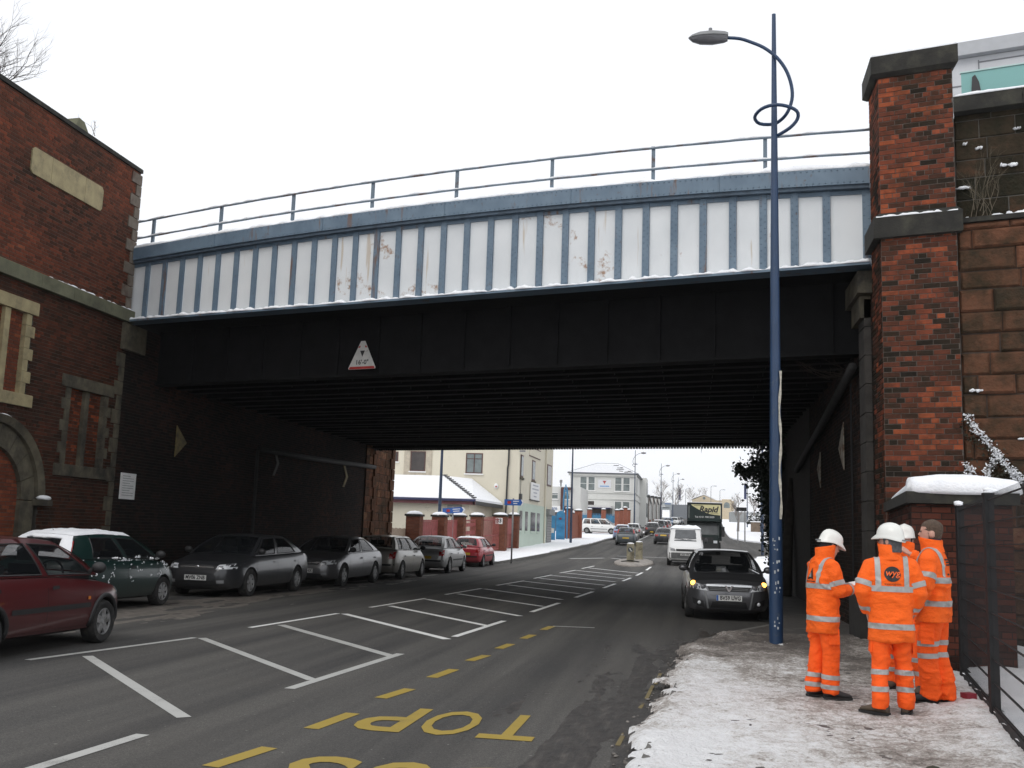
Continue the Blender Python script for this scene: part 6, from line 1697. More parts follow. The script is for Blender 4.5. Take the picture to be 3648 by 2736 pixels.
def make_car(kind, X, Y, heading, label, paint, plate=None, rim='rim_silver', group=None, trim=False, snow=0.0, detail=True, z=None, rearlamp='side', roofbars=False, spokes=6, lit=False, dirtyplate=False):
    c = CAR[kind]
    L, W, H = c['L'], c['W'], c['H']
    z0 = zr(Y) if z is None else z
    car = thing('parked_car' if 'moving' not in label else 'car', (X, Y, z0), label, 'car', group, heading)
    sl = math.atan2(zr(Y + 1) - zr(Y - 1), 2.0) * math.sin(heading)
    car.rotation_euler = (0, -sl, heading)
    B = lambda m, name, mat, par=car, smooth=False, sharp=None: m.build(name, MATS[mat] if isinstance(mat, str) else mat, par, smooth=smooth, world=False, sharp=sharp)
    xf, xr = L / 2, -L / 2
    fwx = xf - c['fo']; rwx = fwx - c['wb']
    # ---- lower body
    hl = [(xr, 0.62), (xr + 0.03, 0.80), (xr + 0.10, 0.93 if c['boot'] is None else 0.90)]
    if c['boot'] is None:
        hl += [(c['xb'] + 0.05, c['beltR'])]
    else:
        hl += [(xr + 0.25, c['boot'] - 0.01), (c['xb'], c['boot'])]
    hl += [(0, (c['belt'] + c['beltR']) / 2), (c['xw'] - 0.1, c['cowl']), (c['xw'] + 0.1, c['cowl'] - 0.02), (fwx + 0.1, c['hood'] - 0.03), (xf - 0.18, c['noseh'] + 0.07), (xf - 0.07, c['noseh']), (xf, 0.52)]
    lo = [(xr, 0.40), (xr + 0.04, 0.27), (xr + 0.2, 0.20), (xf - 0.25, 0.17), (xf - 0.05, 0.24), (xf, 0.36)]
    wd = [(xr, 0.60), (xr + 0.03, 0.76), (xr + 0.10, 0.87), (xr + 0.28, 0.955), (rwx, 0.99), (0, 1.0), (fwx, 0.995), (xf - 0.40, 0.955), (xf - 0.20, 0.86), (xf - 0.07, 0.72), (xf, 0.52)]
    I = lambda t, x: float(np.interp(x, [p[0] for p in t], [p[1] for p in t]))
    def sm(t, x, h=0.08):
        return (I(t, x - h) + 2 * I(t, x) + I(t, x + h)) / 4 if xr + h < x < xf - h else I(t, x)
    def ring(x):
        zt, zb, w = sm(hl, x), I(lo, x), sm(wd, x, 0.12) * W / 2
        zt = max(zt, zb + 0.1); d = zt - zb
        sh = zb + d * 0.86
        half = [(0.0, zb), (w * 0.70, zb), (w * 0.93, zb + 0.05 * min(1, d / .4)), (w * 0.985, zb + d * 0.22), (w, zb + d * 0.45), (w * 0.992, zb + d * 0.66), (w * 0.965, sh), (w * 0.90, zt - d * 0.03), (w * 0.80, zt), (w * 0.45, zt + 0.022), (0.0, zt + 0.03)]
        return [(x, y, z_) for y, z_ in half] + [(x, -y, z_) for y, z_ in half[-2:0:-1]]
    xs = sorted(set([xr, xr + 0.015, xr + 0.04, xr + 0.08, xr + 0.15] + [xr + 0.25 + i * (L - 0.5) / 26 for i in range(27)] + [xf - 0.18, xf - 0.12, xf - 0.07, xf - 0.03, xf - 0.01, xf]))
    m = MB().loft([ring(x) for x in xs])
    me = bpy.data.meshes.new('body'); me.from_pydata(m.v, [], m.f)
    cut = []
    for wx in (fwx, rwx):
        for s_ in (-1, 1):
            t = MB().tube([(wx, s_ * (W / 2 + 0.1), c['tr'] - 0.005), (wx, s_ * (W / 2 - 0.27), c['tr'] - 0.005)], c['tr'] + 0.05, 28)
            cm = bpy.data.meshes.new('cut'); cm.from_pydata(t.v, [], t.f); cut.append(cm)
            bmx = bmesh.new(); bmx.from_mesh(cm); bmesh.ops.recalc_face_normals(bmx, faces=bmx.faces); bmx.to_mesh(cm); bmx.free()
    bmx = bmesh.new(); bmx.from_mesh(me); bmesh.ops.recalc_face_normals(bmx, faces=bmx.faces); bmx.to_mesh(me); bmx.free()
    full = BVHTree.FromPolygons([v.co[:] for v in me.vertices], [list(p.vertices) for p in me.polygons])
    body = boolean_cut(me, cut)
    body.name = 'body'; body.materials.clear(); body.materials.append(paint); body.materials.append(MATS['rim_dark'])
    cen = [(wx, s_) for wx in (fwx, rwx) for s_ in (-1, 1)]
    for p in body.polygons:
        q = p.center
        for wx, s_ in cen:
            if math.hypot(q.x - wx, q.z - c['tr']) < c['tr'] + 0.049 and q.y * s_ > 0: p.material_index = 1
    body.polygons.foreach_set('use_smooth', [True] * len(body.polygons))
    try: body.set_sharp_from_angle(angle=R(38))
    except Exception: pass
    put(bpy.data.objects.new('body', body), car)
    B(MB().box(rwx - 0.2, fwx + 0.2, -W / 2 + 0.28, W / 2 - 0.28, 0.18, 0.45), 'underbody', 'rim_dark')
    # patches that hug the body: quad corners given in a projection plane
    def hug(name, quad, ax, mat, n=6, k=3, off=0.006, par=car, bvh=None):
        bv = bvh or full; vs = []
        q = [Vector((a, b_)) for a, b_ in quad]
        for i in range(n + 1):
            for j in range(k + 1):
                u, v = i / n, j / k
                p = q[0].lerp(q[1], u).lerp(q[3].lerp(q[2], u), v)
                if ax == 'F': o_, d_ = Vector((5, p.x, p.y)), Vector((-1, 0, 0))
                elif ax == 'B': o_, d_ = Vector((-5, p.x, p.y)), Vector((1, 0, 0))
                elif ax == 'L': o_, d_ = Vector((p.x, 5, p.y)), Vector((0, -1, 0))
                else: o_, d_ = Vector((p.x, -5, p.y)), Vector((0, 1, 0))
                h = bv.ray_cast(o_, d_)
                pt = h[0] if h[0] is not None else o_ + d_ * (5 - (L / 2 if ax in 'FB' else W / 2) + 0.1)
                vs.append(tuple(pt - d_ * off))
        fs = [(i * (k + 1) + j, (i + 1) * (k + 1) + j, (i + 1) * (k + 1) + j + 1, i * (k + 1) + j + 1) for i in range(n) for j in range(k)]
        mm = MB(); mm.add(vs, fs)
        return B(mm, name, mat, par, smooth=True)
    # ---- cabin
    xw, xr0, xr1, xb = c['xw'], c['xr0'], c['xr1'], c['xb']
    wr = c['wr'] * W / 1.7; zR = H - 0.03
    def bz(u): return c['belt'] + (c['beltR'] - c['belt']) * u
    def arch(u): return zR - 0.045 * (1 - math.sin(math.pi * min(1, max(0, 0.18 + 0.64 * u)))) * 1.6
    def base(u):
        x = xw + (xb - xw) * u
        return Vector((x, 0.905 * sm(wd, x, 0.12) * W / 2, bz(u) + 0.0))
    def roof(u): return Vector((xr0 + (xr1 - xr0) * u, wr * (1 - 0.06 * (2 * u - 1) ** 2), arch(u)))
    def S(u, v, s_=1):
        p = base(u).lerp(roof(u), v); b_ = 0.035 * math.sin(math.pi * v)
        return Vector((p.x, (p.y + b_) * s_, p.z + 0.0))
    def cross(v, front):
        u0 = 0.0 if front else 1.0
        return base(u0), roof(u0)
    def Wd(u, v, front=True):
        a, b_ = cross(0, front); sgn = 1 if front else -1
        bow = (0.13 if front else 0.07) * (1 - u * u); bow2 = 0.07 * (1 - u * u)
        p = Vector((a.x + sgn * bow, a.y * u, a.z + 0.028 * (1 - u * u))).lerp(Vector((b_.x + sgn * bow2, b_.y * u, b_.z + 0.03 * (1 - u * u))), v)
        return p + Vector((sgn * 0.035 * math.sin(math.pi * v), 0.035 * math.sin(math.pi * v) * u, 0.02 * math.sin(math.pi * v)))
    def Rf(u, v):
        p = roof(v); bow = 0.07 * (1 - u * u)
        x = p.x + (bow if v < 0.5 else -bow) * abs(2 * v - 1) ** 3
        return Vector((x, p.y * u, p.z + 0.03 * (1 - u * u)))
    def grid(fn, us, vs, glass):
        pa, gl = MB(), MB()
        for i in range(len(us) - 1):
            for j in range(len(vs) - 1):
                q = [fn(us[i], vs[j]), fn(us[i + 1], vs[j]), fn(us[i + 1], vs[j + 1]), fn(us[i], vs[j + 1])]
                uc, vc = (us[i] + us[i + 1]) / 2, (vs[j] + vs[j + 1]) / 2
                (gl if glass(uc, vc) else pa).add(q, [(0, 1, 2, 3)])
        return pa, gl
    def weld(mb, name, mat, par=car):
        o = B(mb, name, mat, par, smooth=True)
        bb = bmesh.new(); bb.from_mesh(o.data); bmesh.ops.remove_doubles(bb, verts=bb.verts, dist=0.0005)
        bb.to_mesh(o.data); bb.free(); o.data.polygons.foreach_set('use_smooth', [True] * len(o.data.polygons))
        return o
    def brk(cuts, lo_, hi_, n): return sorted(set([round(x, 4) for x in cuts] + [round(lo_ + (hi_ - lo_) * i / n, 4) for i in range(n + 1)]))
    pil = {2: [0.045, 0.40, 0.45, 0.80 if c['boot'] is None else 0.82], 3: [0.045, 0.33, 0.37, 0.66, 0.70, 0.93]}[c['doors']]
    wins = []
    if c['doors'] == 2: wins = [(0.045, 0.40), (0.45, 0.80 if c['boot'] is None else 0.84)]
    else: wins = [(0.045, 0.33), (0.37, 0.66), (0.70, 0.93)]
    if kind in ('corsa', 'astra', 'corolla', 'zafira') and c['doors'] == 2: wins = [(0.045, 0.40), (0.44, 0.78), (0.81, 0.92)] if kind != 'corsa' else [(0.045, 0.42), (0.47, 0.86)]
    v0, v1 = 0.05, 0.87
    us = brk([x for w_ in wins for x in w_], 0, 1, 16); vs_ = brk([v0, v1], 0, 1, 6)
    ing = lambda u, v: v0 < v < v1 and any(a < u < b_ for a, b_ in wins)
    shell = MB()
    for s_ in (-1, 1):
        pa, gl = grid(lambda u, v: S(u, v, s_), us, vs_, ing)
        shell.add(pa.v, pa.f)
        for a, b_ in wins:
            _, g1 = grid(lambda u, v: S(u, v, s_) - Vector((0, s_ * 0.006, 0)), [x for x in us if a <= x <= b_], [x for x in vs_ if v0 <= x <= v1], lambda u, v: True)
            weld(g1, 'side_window', 'car_glass')
            # rubber surround
            sr = MB(); pts = [S(a, v0, s_), S(b_, v0, s_)] + [S(b_, v, s_) for v in (0.3, 0.6)] + [S(b_, v1, s_)] + [S(a + (b_ - a) * t, v1, s_) for t in (0.66, 0.33)] + [S(a, v1, s_)] + [S(a, v, s_) for v in (0.6, 0.3)] + [S(a, v0, s_)]
            sr.tube([p + Vector((0, s_ * 0.002, 0)) for p in pts], 0.011, 4); B(sr, 'window_seal', 'car_trim')
    uw = brk([-0.90, 0.90], -1, 1, 10); vw = brk([0.04, 0.93], 0, 1, 6)
    for fr in (True, False):
        lim = 0.90 if fr else 0.84; vlo = 0.04 if fr else (0.10 if c['boot'] is None else 0.05)
        uu = brk([-lim, lim], -1, 1, 10); vv = brk([vlo, 0.93], 0, 1, 6)
        pa, gl = grid(lambda u, v: Wd(u, v, fr), uu, vv, lambda u, v: abs(u) < lim and vlo < v < 0.93)
        shell.add(pa.v, pa.f)
        weld(gl, 'windscreen' if fr else 'rear_window', 'car_glass')
    pa, gl = grid(Rf, [x / 5 - 1 for x in range(11)], [x / 10 for x in range(11)], lambda u, v: False)
    shell.add(pa.v, pa.f)
    cab = weld(shell, 'cabin', paint)
    # cabin interior: floor at the belt line, seats, dashboard
    it = MB()
    it.box(xb + 0.12, xw - 0.05, -W * 0.40, W * 0.40, 0.80, c['belt'] - 0.0)
    for x_ in (0.02, -0.82):
        for s_ in (-1, 1):
            it.box(x_ - 0.10, x_ + 0.02, s_ * 0.36 - 0.22, s_ * 0.36 + 0.22, 0.7, c['belt'] + 0.16)
            it.box(x_ - 0.10, x_ - 0.02, s_ * 0.36 - 0.12, s_ * 0.36 + 0.12, c['belt'] + 0.2, c['belt'] + 0.36)
    B(it, 'interior', 'interior')
    if detail:
        sw_ = MB(); sw_.tube([Vector((0.50, -0.36 + 0.17 * math.cos(t), c['belt'] + 0.03 + 0.17 * math.sin(t))) for t in (6.283 * i / 12 for i in range(13))], 0.014, 5); B(sw_, 'steering_wheel', 'interior')
    # ---- wheels
    def wheel(wx, s_):
        tr = c['tr']; y0 = s_ * (W / 2 - 0.015)
        pr = [(tr * 0.62, 0.0), (tr * 0.66, 0.01), (tr * 0.90, 0.012), (tr * 0.985, -0.02), (tr, -0.06), (tr, -0.14), (tr * 0.97, -0.18), (tr * 0.62, -0.19)]
        rings = [[(wx + r_ * math.cos(t), y0 + s_ * dy, tr + r_ * math.sin(t)) for r_, dy in pr] for t in (2 * math.pi * i / 28 for i in range(29))]
        w = B(MB().loft(rings, False, False, closed=False), 'wheel', 'tyre', car, True, 50)
        rm = MB(); ri = tr * 0.63
        disc = [[(wx + r_ * math.cos(t), y0 + s_ * dy, tr + r_ * math.sin(t)) for t in (2 * math.pi * i / 24 for i in range(24))] for r_, dy in ((ri, -0.005), (ri * 0.92, 0.004), (ri * 0.88, -0.02))]
        rm.loft(disc, False, False)
        for i in range(spokes):
            t = 2 * math.pi * i / spokes + 0.3; d = Vector((math.cos(t), 0, math.sin(t))); e = Vector((-math.sin(t), 0, math.cos(t)))
            o_ = Vector((wx, y0 - s_ * 0.005, tr))
            wsp = ri * (0.16 if spokes > 5 else 0.24)
            rm.loft([[o_ + d * ri * 0.1 + e * wsp, o_ + d * ri * 0.1 - e * wsp, o_ + d * ri * 0.1 - e * wsp - Vector((0, s_ * .03, 0)), o_ + d * ri * 0.1 + e * wsp - Vector((0, s_ * .03, 0))],
                     [o_ + d * ri * 0.93 + e * wsp * 1.1, o_ + d * ri * 0.93 - e * wsp * 1.1, o_ + d * ri * 0.93 - e * wsp * 1.1 - Vector((0, s_ * .03, 0)), o_ + d * ri * 0.93 + e * wsp * 1.1 - Vector((0, s_ * .03, 0))]])
        rm.tube([(wx, y0 - s_ * 0.03, tr), (wx, y0 + s_ * 0.006, tr)], ri * 0.24, 10)
        B(rm, 'rim', rim, w)
        B(MB().tube([(wx, y0 - s_ * 0.05, tr), (wx, y0 - s_ * 0.045, tr)], ri * 0.95, 20), 'brake_disc', 'rim_dark', w)
    for wx in (fwx, rwx):
        for s_ in (-1, 1): wheel(wx, s_)
    # ---- front
    nh = c['noseh']
    if kind == 'astra':
        for s_ in (-1, 1):
            hl_ = hug('headlight', [(s_ * 0.43, nh - 0.13), (s_ * 0.78, nh - 0.09), (s_ * 0.80, nh + 0.06), (s_ * 0.52, nh - 0.02)], 'F', 'headlight')
            for y_, r_ in ((0.52, 0.055), (0.66, 0.06)):
                h = full.ray_cast(Vector((5, s_ * y_, nh - 0.06)), Vector((-1, 0, 0)))[0]
                B(MB().blob((h.x - 0.0, h.y, h.z), 0.02, r_, r_, 12, 6), 'reflector', 'lamp_lens', hl_, True)
            h = full.ray_cast(Vector((5, s_ * 0.72, nh + 0.015)), Vector((-1, 0, 0)))[0]
            B(MB().blob((h.x, h.y, h.z), 0.045, 0.06, 0.05, 12, 8), 'indicator_lamp', 'amber_lit' if lit else 'amber', hl_, True)
        gr = hug('grille', [(-0.40, nh - 0.13), (0.40, nh - 0.13), (0.45, nh - 0.02), (-0.45, nh - 0.02)], 'F', 'car_trim')
        for z_ in (-0.105, -0.075): hug('grille_bar', [(-0.39, nh + z_), (0.39, nh + z_), (0.39, nh + z_ + 0.008), (-0.39, nh + z_ + 0.008)], 'F', 'lamp_grey', 8, 1, 0.012, gr)
        hug('chrome_bar', [(-0.46, nh - 0.035), (0.46, nh - 0.035), (0.46, nh + 0.005), (-0.46, nh + 0.005)], 'F', 'chrome', 8, 1, 0.016, gr)
        h = full.ray_cast(Vector((5, 0, nh - 0.05)), Vector((-1, 0, 0)))[0]
        for s_ in (-1, 1):
            B(MB().prism([(0, -0.085), (s_ * 0.02, -0.085), (s_ * 0.085, 0.035), (s_ * 0.045, 0.035), (0, -0.045)], (h.x + 0.045, 0, nh - 0.05), (0, 1, 0), (0, 0, 1), (-1, 0, 0), 0.03), 'v_emblem', 'chrome', gr)
        hug('lower_grille', [(-0.38, 0.27), (0.38, 0.27), (0.34, 0.40), (-0.34, 0.40)], 'F', 'car_trim')
        for s_ in (-1, 1):
            hug('bumper_strake', [(s_ * 0.40, 0.25), (s_ * 0.44, 0.25), (s_ * 0.50, 0.60), (s_ * 0.47, 0.60)], 'F', 'lamp_grey', 2, 6, 0.012)
            fg = hug('fog_surround', [(s_ * 0.50, 0.27), (s_ * 0.72, 0.34), (s_ * 0.74, 0.46), (s_ * 0.52, 0.40)], 'F', 'car_trim')
            h = full.ray_cast(Vector((5, s_ * 0.60, 0.365)), Vector((-1, 0, 0)))[0]
            B(MB().blob(tuple(h), 0.03, 0.04, 0.04, 10, 6), 'fog_lamp', 'headlight', fg, True)
    else:
        for s_ in (-1, 1):
            w_ = W / 2
            hug('headlight', [(s_ * w_ * 0.50, nh - 0.07), (s_ * w_ * 0.90, nh - 0.05), (s_ * w_ * 0.92, nh + 0.07), (s_ * w_ * 0.55, nh + 0.035)], 'F', 'headlight')
            fg = hug('fog_lamp', [(s_ * w_ * 0.55, 0.32), (s_ * w_ * 0.72, 0.33), (s_ * w_ * 0.72, 0.40), (s_ * w_ * 0.55, 0.39)], 'F', 'lamp_grey' if detail else 'car_trim')
        gr = hug('grille', [(-W * 0.22, nh - 0.08), (W * 0.22, nh - 0.08), (W * 0.24, nh + 0.02), (-W * 0.24, nh + 0.02)], 'F', 'car_trim')
        hug('grille_bar', [(-W * 0.22, nh - 0.03), (W * 0.22, nh - 0.03), (W * 0.22, nh - 0.015), (-W * 0.22, nh - 0.015)], 'F', 'chrome', 6, 1, 0.012, gr)
        h = full.ray_cast(Vector((5, 0, nh - 0.02)), Vector((-1, 0, 0)))[0]
        B(MB().blob(tuple(h), 0.02, 0.06, 0.035, 10, 6), 'badge', 'chrome', gr, True)
        hug('lower_grille', [(-W * 0.3, 0.26), (W * 0.3, 0.26), (W * 0.28, 0.36), (-W * 0.28, 0.36)], 'F', 'car_trim')
    # ---- rear
    for s_ in (-1, 1):
        w_ = W / 2
        if c['boot'] is not None:
            hug('tail_light', [(s_ * w_ * 0.52, 0.72), (s_ * w_ * 0.84, 0.70), (s_ * w_ * 0.84, 0.88), (s_ * w_ * 0.52, 0.87)], 'B', 'tail_red')
        elif rearlamp == 'high':
            a = [Wd(s_ * 0.86, v, False) + Vector((-0.012, s_ * 0.0, 0)) for v in (0.0, 0.25, 0.5, 0.75)]
            b_ = [Wd(s_ * 1.0, v, False) + Vector((-0.012, s_ * 0.012, 0)) for v in (0.0, 0.25, 0.5, 0.75)]
            mm = MB(); mm.add(a + b_, [(i, i + 1, 5 + i, 4 + i) for i in range(3)]); B(mm, 'tail_light', 'tail_red', car, True)
        else:
            hug('tail_light', [(s_ * w_ * 0.62, 0.68), (s_ * w_ * 0.86, 0.68), (s_ * w_ * 0.86, 0.93), (s_ * w_ * 0.66, 0.90)], 'B', 'tail_red')
    pz = 0.62 if c['boot'] is None else 0.80
    if rearlamp == 'low': pz = 0.42
    hug('rear_plate', [(-0.26, pz - 0.055), (0.26, pz - 0.055), (0.26, pz + 0.055), (-0.26, pz + 0.055)], 'B', 'plate_yellow', 2, 1, 0.014)
    if detail or trim:
        hug('bumper_strip', [(-W * 0.42, 0.46), (W * 0.42, 0.46), (W * 0.42, 0.52), (-W * 0.42, 0.52)], 'B', 'car_trim', 10, 1, 0.012)
    # ---- plate
    fz = 0.44 if kind != 'astra' else 0.475
    h = full.ray_cast(Vector((5, 0, fz)), Vector((-1, 0, 0)))[0]
    np_ = B(MB().box(h.x + 0.004, h.x + 0.018, -0.26, 0.26, fz - 0.056, fz + 0.056), 'number_plate', 'plate_white')
    if plate:
        t = text_mesh(plate, 0.112, 0.001, bold=0.0035, spacing=1.02)
        t.transform(Matrix(((0, 0, 1, h.x + 0.0195), (1, 0, 0, 0.0), (0, 1, 0, fz), (0, 0, 0, 1))))
        ws_ = max(v.co.y for v in t.vertices) - min(v.co.y for v in t.vertices)
        lim_ = 0.415 if kind == 'astra' else 0.46
        for v in t.vertices: v.co.y = v.co.y * min(1.0, lim_ / ws_) + (0.024 if kind == 'astra' else 0.0)
        t.materials.clear(); t.materials.append(MATS['sign_black']); t.name = 'plate_text'
        put(bpy.data.objects.new('plate_text', t), np_)
        if kind == 'astra': B(MB().box(h.x + 0.0185, h.x + 0.0195, -0.258, -0.218, fz - 0.054, fz + 0.054), 'plate_band', 'sign_blue', np_)
    # ---- flanks
    for s_, ax in ((1, 'L'), (-1, 'R')):
        seam = [base(0).x - 0.12, xw + (xb - xw) * ((wins[0][1] + wins[1][0]) / 2), xw + (xb - xw) * min(wins[1][1] + 0.02, 0.88)]
        if detail:
            for x_ in seam:
                hug('door_seam', [(x_ - 0.005, 0.30), (x_ + 0.005, 0.30), (x_ + 0.005, bz(0.5) - 0.06), (x_ - 0.005, bz(0.5) - 0.06)], ax, 'car_trim', 1, 6, 0.004)
        for x_ in seam[1:]:
            hug('door_handle', [(x_ + 0.07, 0.76), (x_ + 0.22, 0.765), (x_ + 0.22, 0.805), (x_ + 0.07, 0.80)], ax, 'car_trim' if kind != 'mondeo' else paint, 2, 1, 0.018)
        if trim:
            hug('side_moulding', [(rwx + c['tr'] + 0.1, 0.50), (fwx - c['tr'] - 0.1, 0.50), (fwx - c['tr'] - 0.1, 0.56), (rwx + c['tr'] + 0.1, 0.56)], ax, 'car_trim', 8, 1, 0.012)
        hug('sill', [(rwx + c['tr'] + 0.06, 0.20), (fwx - c['tr'] - 0.06, 0.20), (fwx - c['tr'] - 0.06, 0.27), (rwx + c['tr'] + 0.06, 0.27)], ax, 'car_trim', 6, 1, 0.006)
        if detail and kind == 'corsa':
            for wx in (fwx, rwx):
                a_ = MB(); pts = []
                for i in range(17):
                    t = math.pi * (i / 16) * 1.06 - 0.1
                    r_ = c['tr'] + 0.065
                    x_, z_ = wx + r_ * math.cos(t), c['tr'] + r_ * math.sin(t)
                    hh = full.ray_cast(Vector((x_, s_ * 5, z_)), Vector((0, -s_, 0)))[0]
                    pts.append(hh if hh is not None else Vector((x_, s_ * W / 2 * 0.98, z_)))
                a_.tube(pts, 0.032, 6); B(a_, 'wheel_arch_trim', 'car_trim', car, True)
            hug('side_repeater', [(fwx - 0.46, 0.60), (fwx - 0.40, 0.60), (fwx - 0.40, 0.64), (fwx - 0.46, 0.64)], ax, 'amber', 1, 1, 0.012)
            hug('headlight_side', [(xf - 0.32, nh - 0.03), (xf - 0.14, nh - 0.06), (xf - 0.16, nh + 0.05), (xf - 0.36, nh + 0.07)], ax, 'headlight', 2, 2, 0.006)
        mm = S(0.06, 0.10, s_)
        B(MB().blob((mm.x + 0.06, mm.y + s_ * 0.13, mm.z + 0.06), 0.07, 0.10, 0.075, 12, 8), 'wing_mirror', 'car_trim' if kind != 'astra' else paint, car, True)
        B(MB().tube([(mm.x + 0.05, mm.y - s_ * 0.02, mm.z), (mm.x + 0.06, mm.y + s_ * 0.08, mm.z + 0.04)], 0.025, 6), 'mirror_stalk', 'car_trim')
    B(MB().tube([(Rf(0, 0.9 if c['boot'] is None else 0.1)), Rf(0, 0.9 if c['boot'] is None else 0.1) + Vector((-0.18, 0, 0.28))], [0.006, 0.003], 4), 'aerial', 'car_trim')
    if roofbars:
        for s_ in (-1, 1): B(MB().tube([Rf(s_ * 0.92, v) + Vector((0, 0, 0.02)) for v in (0.05, 0.3, 0.6, 0.95)], 0.015, 5), 'roof_rail', 'car_trim')
    if snow:
        def cap(fn, us_, vs2, thick, name, keep):
            top = []; mm = MB(); N, K = len(us_), len(vs2)
            V = []
            for i, u in enumerate(us_):
                for j, v in enumerate(vs2):
                    p = fn(u, v); nz = float(fbm(u * 4 + X, v * 5 + Y, 4)); e = min(i, N - 1 - i, j, K - 1 - j) / 2.0
                    V.append((p, thick * min(1, e + 0.15) * (0.45 + nz), keep(u, v, nz)))
            vs3 = [tuple(p + Vector((0, 0, 1)) * (h_ if k_ else -0.012)) for p, h_, k_ in V]
            mm.add(vs3, [(i * K + j, (i + 1) * K + j, (i + 1) * K + j + 1, i * K + j + 1) for i in range(N - 1) for j in range(K - 1) if any(V[q][2] for q in (i * K + j, (i + 1) * K + j, (i + 1) * K + j + 1, i * K + j + 1))])
            o = B(mm, name, 'snow', car, True); o['kind'] = 'stuff'
        cap(Rf, [x / 12 - 1 for x in range(25)], [x / 24 for x in range(25)], snow, 'roof_snow', lambda u, v, n_: n_ > 0.30 - 0.1 * (snow > 0.04))
    car['kindtype'] = kind
    del car['kindtype']
    return dict(car=car, hug=hug, S=S, Wd=Wd, Rf=Rf, B=B, full=full, c=c, fwx=fwx, rwx=rwx, base=base)

AWAY, TOWARD = R(90), R(-90)
P_red = car_paint('paint_maroon', (0.075, 0.007, 0.009), rough=0.3)
P_green = car_paint('paint_green', (0.004, 0.024, 0.021), rough=0.3)
P_dark = car_paint('paint_charcoal', (0.035, 0.037, 0.041), 0.3, 0.3)
P_black = car_paint('paint_black', (0.018, 0.018, 0.020), 0.2, 0.25)
P_silver = car_paint('paint_silver', (0.36, 0.36, 0.355), 0.4, 0.35)
P_beige = car_paint('paint_beige_silver', (0.30, 0.285, 0.255), 0.4, 0.35)
P_brightred = car_paint('paint_red', (0.42, 0.03, 0.045), 0, 0.3)
P_astra = car_paint('paint_graphite', (0.12, 0.122, 0.13), 0.55, 0.3, 0.3)
P_white = car_paint('paint_white', (0.72, 0.72, 0.71), 0, 0.4)
P_lblue = car_paint('paint_light_blue', (0.19, 0.25, 0.40), 0.2, 0.35)
P_grey = car_paint('paint_grey', (0.10, 0.115, 0.125), 0.3, 0.35)
P_blue = car_paint('paint_blue', (0.05, 0.16, 0.36), 0.2, 0.35)
P_lex = car_paint('paint_gunmetal', (0.15, 0.15, 0.155), 0.5, 0.3)

k = make_car('corsa', -8.52, 12.94 - (3.73 / 2 - 0.72) + 0.0, AWAY + R(1.5), 'dark red small hatchback moving along the near lane', P_red, trim=True, lit=True, spokes=5)
# driver in the red car: head and arm seen through the window
gcar = make_car('fiesta', -11.1, 19.2 - (3.83 / 2 - 0.75), AWAY + R(-1), 'dark green small hatchback crusted with snow at roof and tail', P_green, rearlamp='high', snow=0.06, spokes=7)
# snow crusted on the tail and flank of the green car
mm = MB(); V = []; N, K = 26, 18
for i in range(N):
    for j in range(K):
        u = -1 + 2 * i / (N - 1); v = 0.02 + 0.98 * j / (K - 1)
        p = gcar['Wd'](u, v, False); n_ = float(fbm(u * 3.3 + 5, v * 4, 4))
        keep = (abs(u) > 0.62 + 0.25 * (n_ - 0.5)) or v > 0.80 + 0.2 * (n_ - 0.5) or v < 0.10 + 0.15 * n_
        V.append((p + Vector((-(0.012 + 0.035 * n_) if keep else 0.02, 0, 0.006)), keep))
mm.add([v[0] for v in V], [(i * K + j, (i + 1) * K + j, (i + 1) * K + j + 1, i * K + j + 1) for i in range(N - 1) for j in range(K - 1) if sum(V[q][1] for q in (i * K + j, (i + 1) * K + j, (i + 1) * K + j + 1, i * K + j + 1)) >= 2])
gcar['B'](mm, 'tail_snow', 'snow', gcar['car'], True)['kind'] = 'stuff'
rg = random.Random(4)
mm = MB()
for i in range(60):
    x_ = rg.choice((rg.gauss(-0.1, .5), rg.gauss(1.2, .25), rg.uniform(-1.5, 1.7))); z_ = rg.choice((rg.uniform(0.5, 0.92), 0.9, rg.uniform(0.6, 0.85)))
    h = gcar['full'].ray_cast(Vector((x_, -5, z_)), Vector((0, 1, 0)))[0]
    if h is None: continue
    s_ = rg.choice((0.012, 0.018, 0.025, 0.05))
    for _ in range(3): mm.blob((h.x + rg.gauss(0, s_), h.y, h.z + rg.gauss(0, s_ * .6)), s_ * rg.uniform(.4, 1), 0.006, s_ * rg.uniform(.3, .7), 7, 5, 0.4)
for i in range(16):
    u = rg.choice((rg.uniform(0.0, .12), rg.uniform(.45, .75))); p = gcar['S'](u, 0.03, -1); s_ = rg.uniform(0.012, 0.045)
    mm.blob((p.x, p.y - 0.01, p.z + 0.01), s_, 0.02, s_ * 0.6, 7, 5, 0.35)
gcar['B'](mm, 'flank_snow', 'snow', gcar['car'], True)['kind'] = 'stuff'
make_car('mondeo', -10.85, 22.7 + (4.73 / 2 - 0.95), TOWARD + R(-1), 'charcoal saloon with clear headlights parked facing us under the bridge', P_dark, plate='MV06 ZNB', spokes=7)
make_car('lexus', -10.6, 28.6 + (4.58 / 2 - 0.85), TOWARD + R(-1.5), 'glossy gunmetal saloon parked facing us, its nose in deep shade', P_lex, plate='FW57 EHX', spokes=5)
make_car('corolla', -10.4, 34.0 - (4.18 / 2 - 0.85) + 2.60, AWAY, 'beige silver hatchback parked tail towards us behind the gunmetal saloon', P_beige, spokes=7)
make_car('astra', -10.35, 40.7 - (4.25 / 2 - 0.90) + 2.61, AWAY, 'bright silver hatchback with dark rear bumper parked next to the red one', P_silver, trim=True, snow=0.015, spokes=7).get('car')
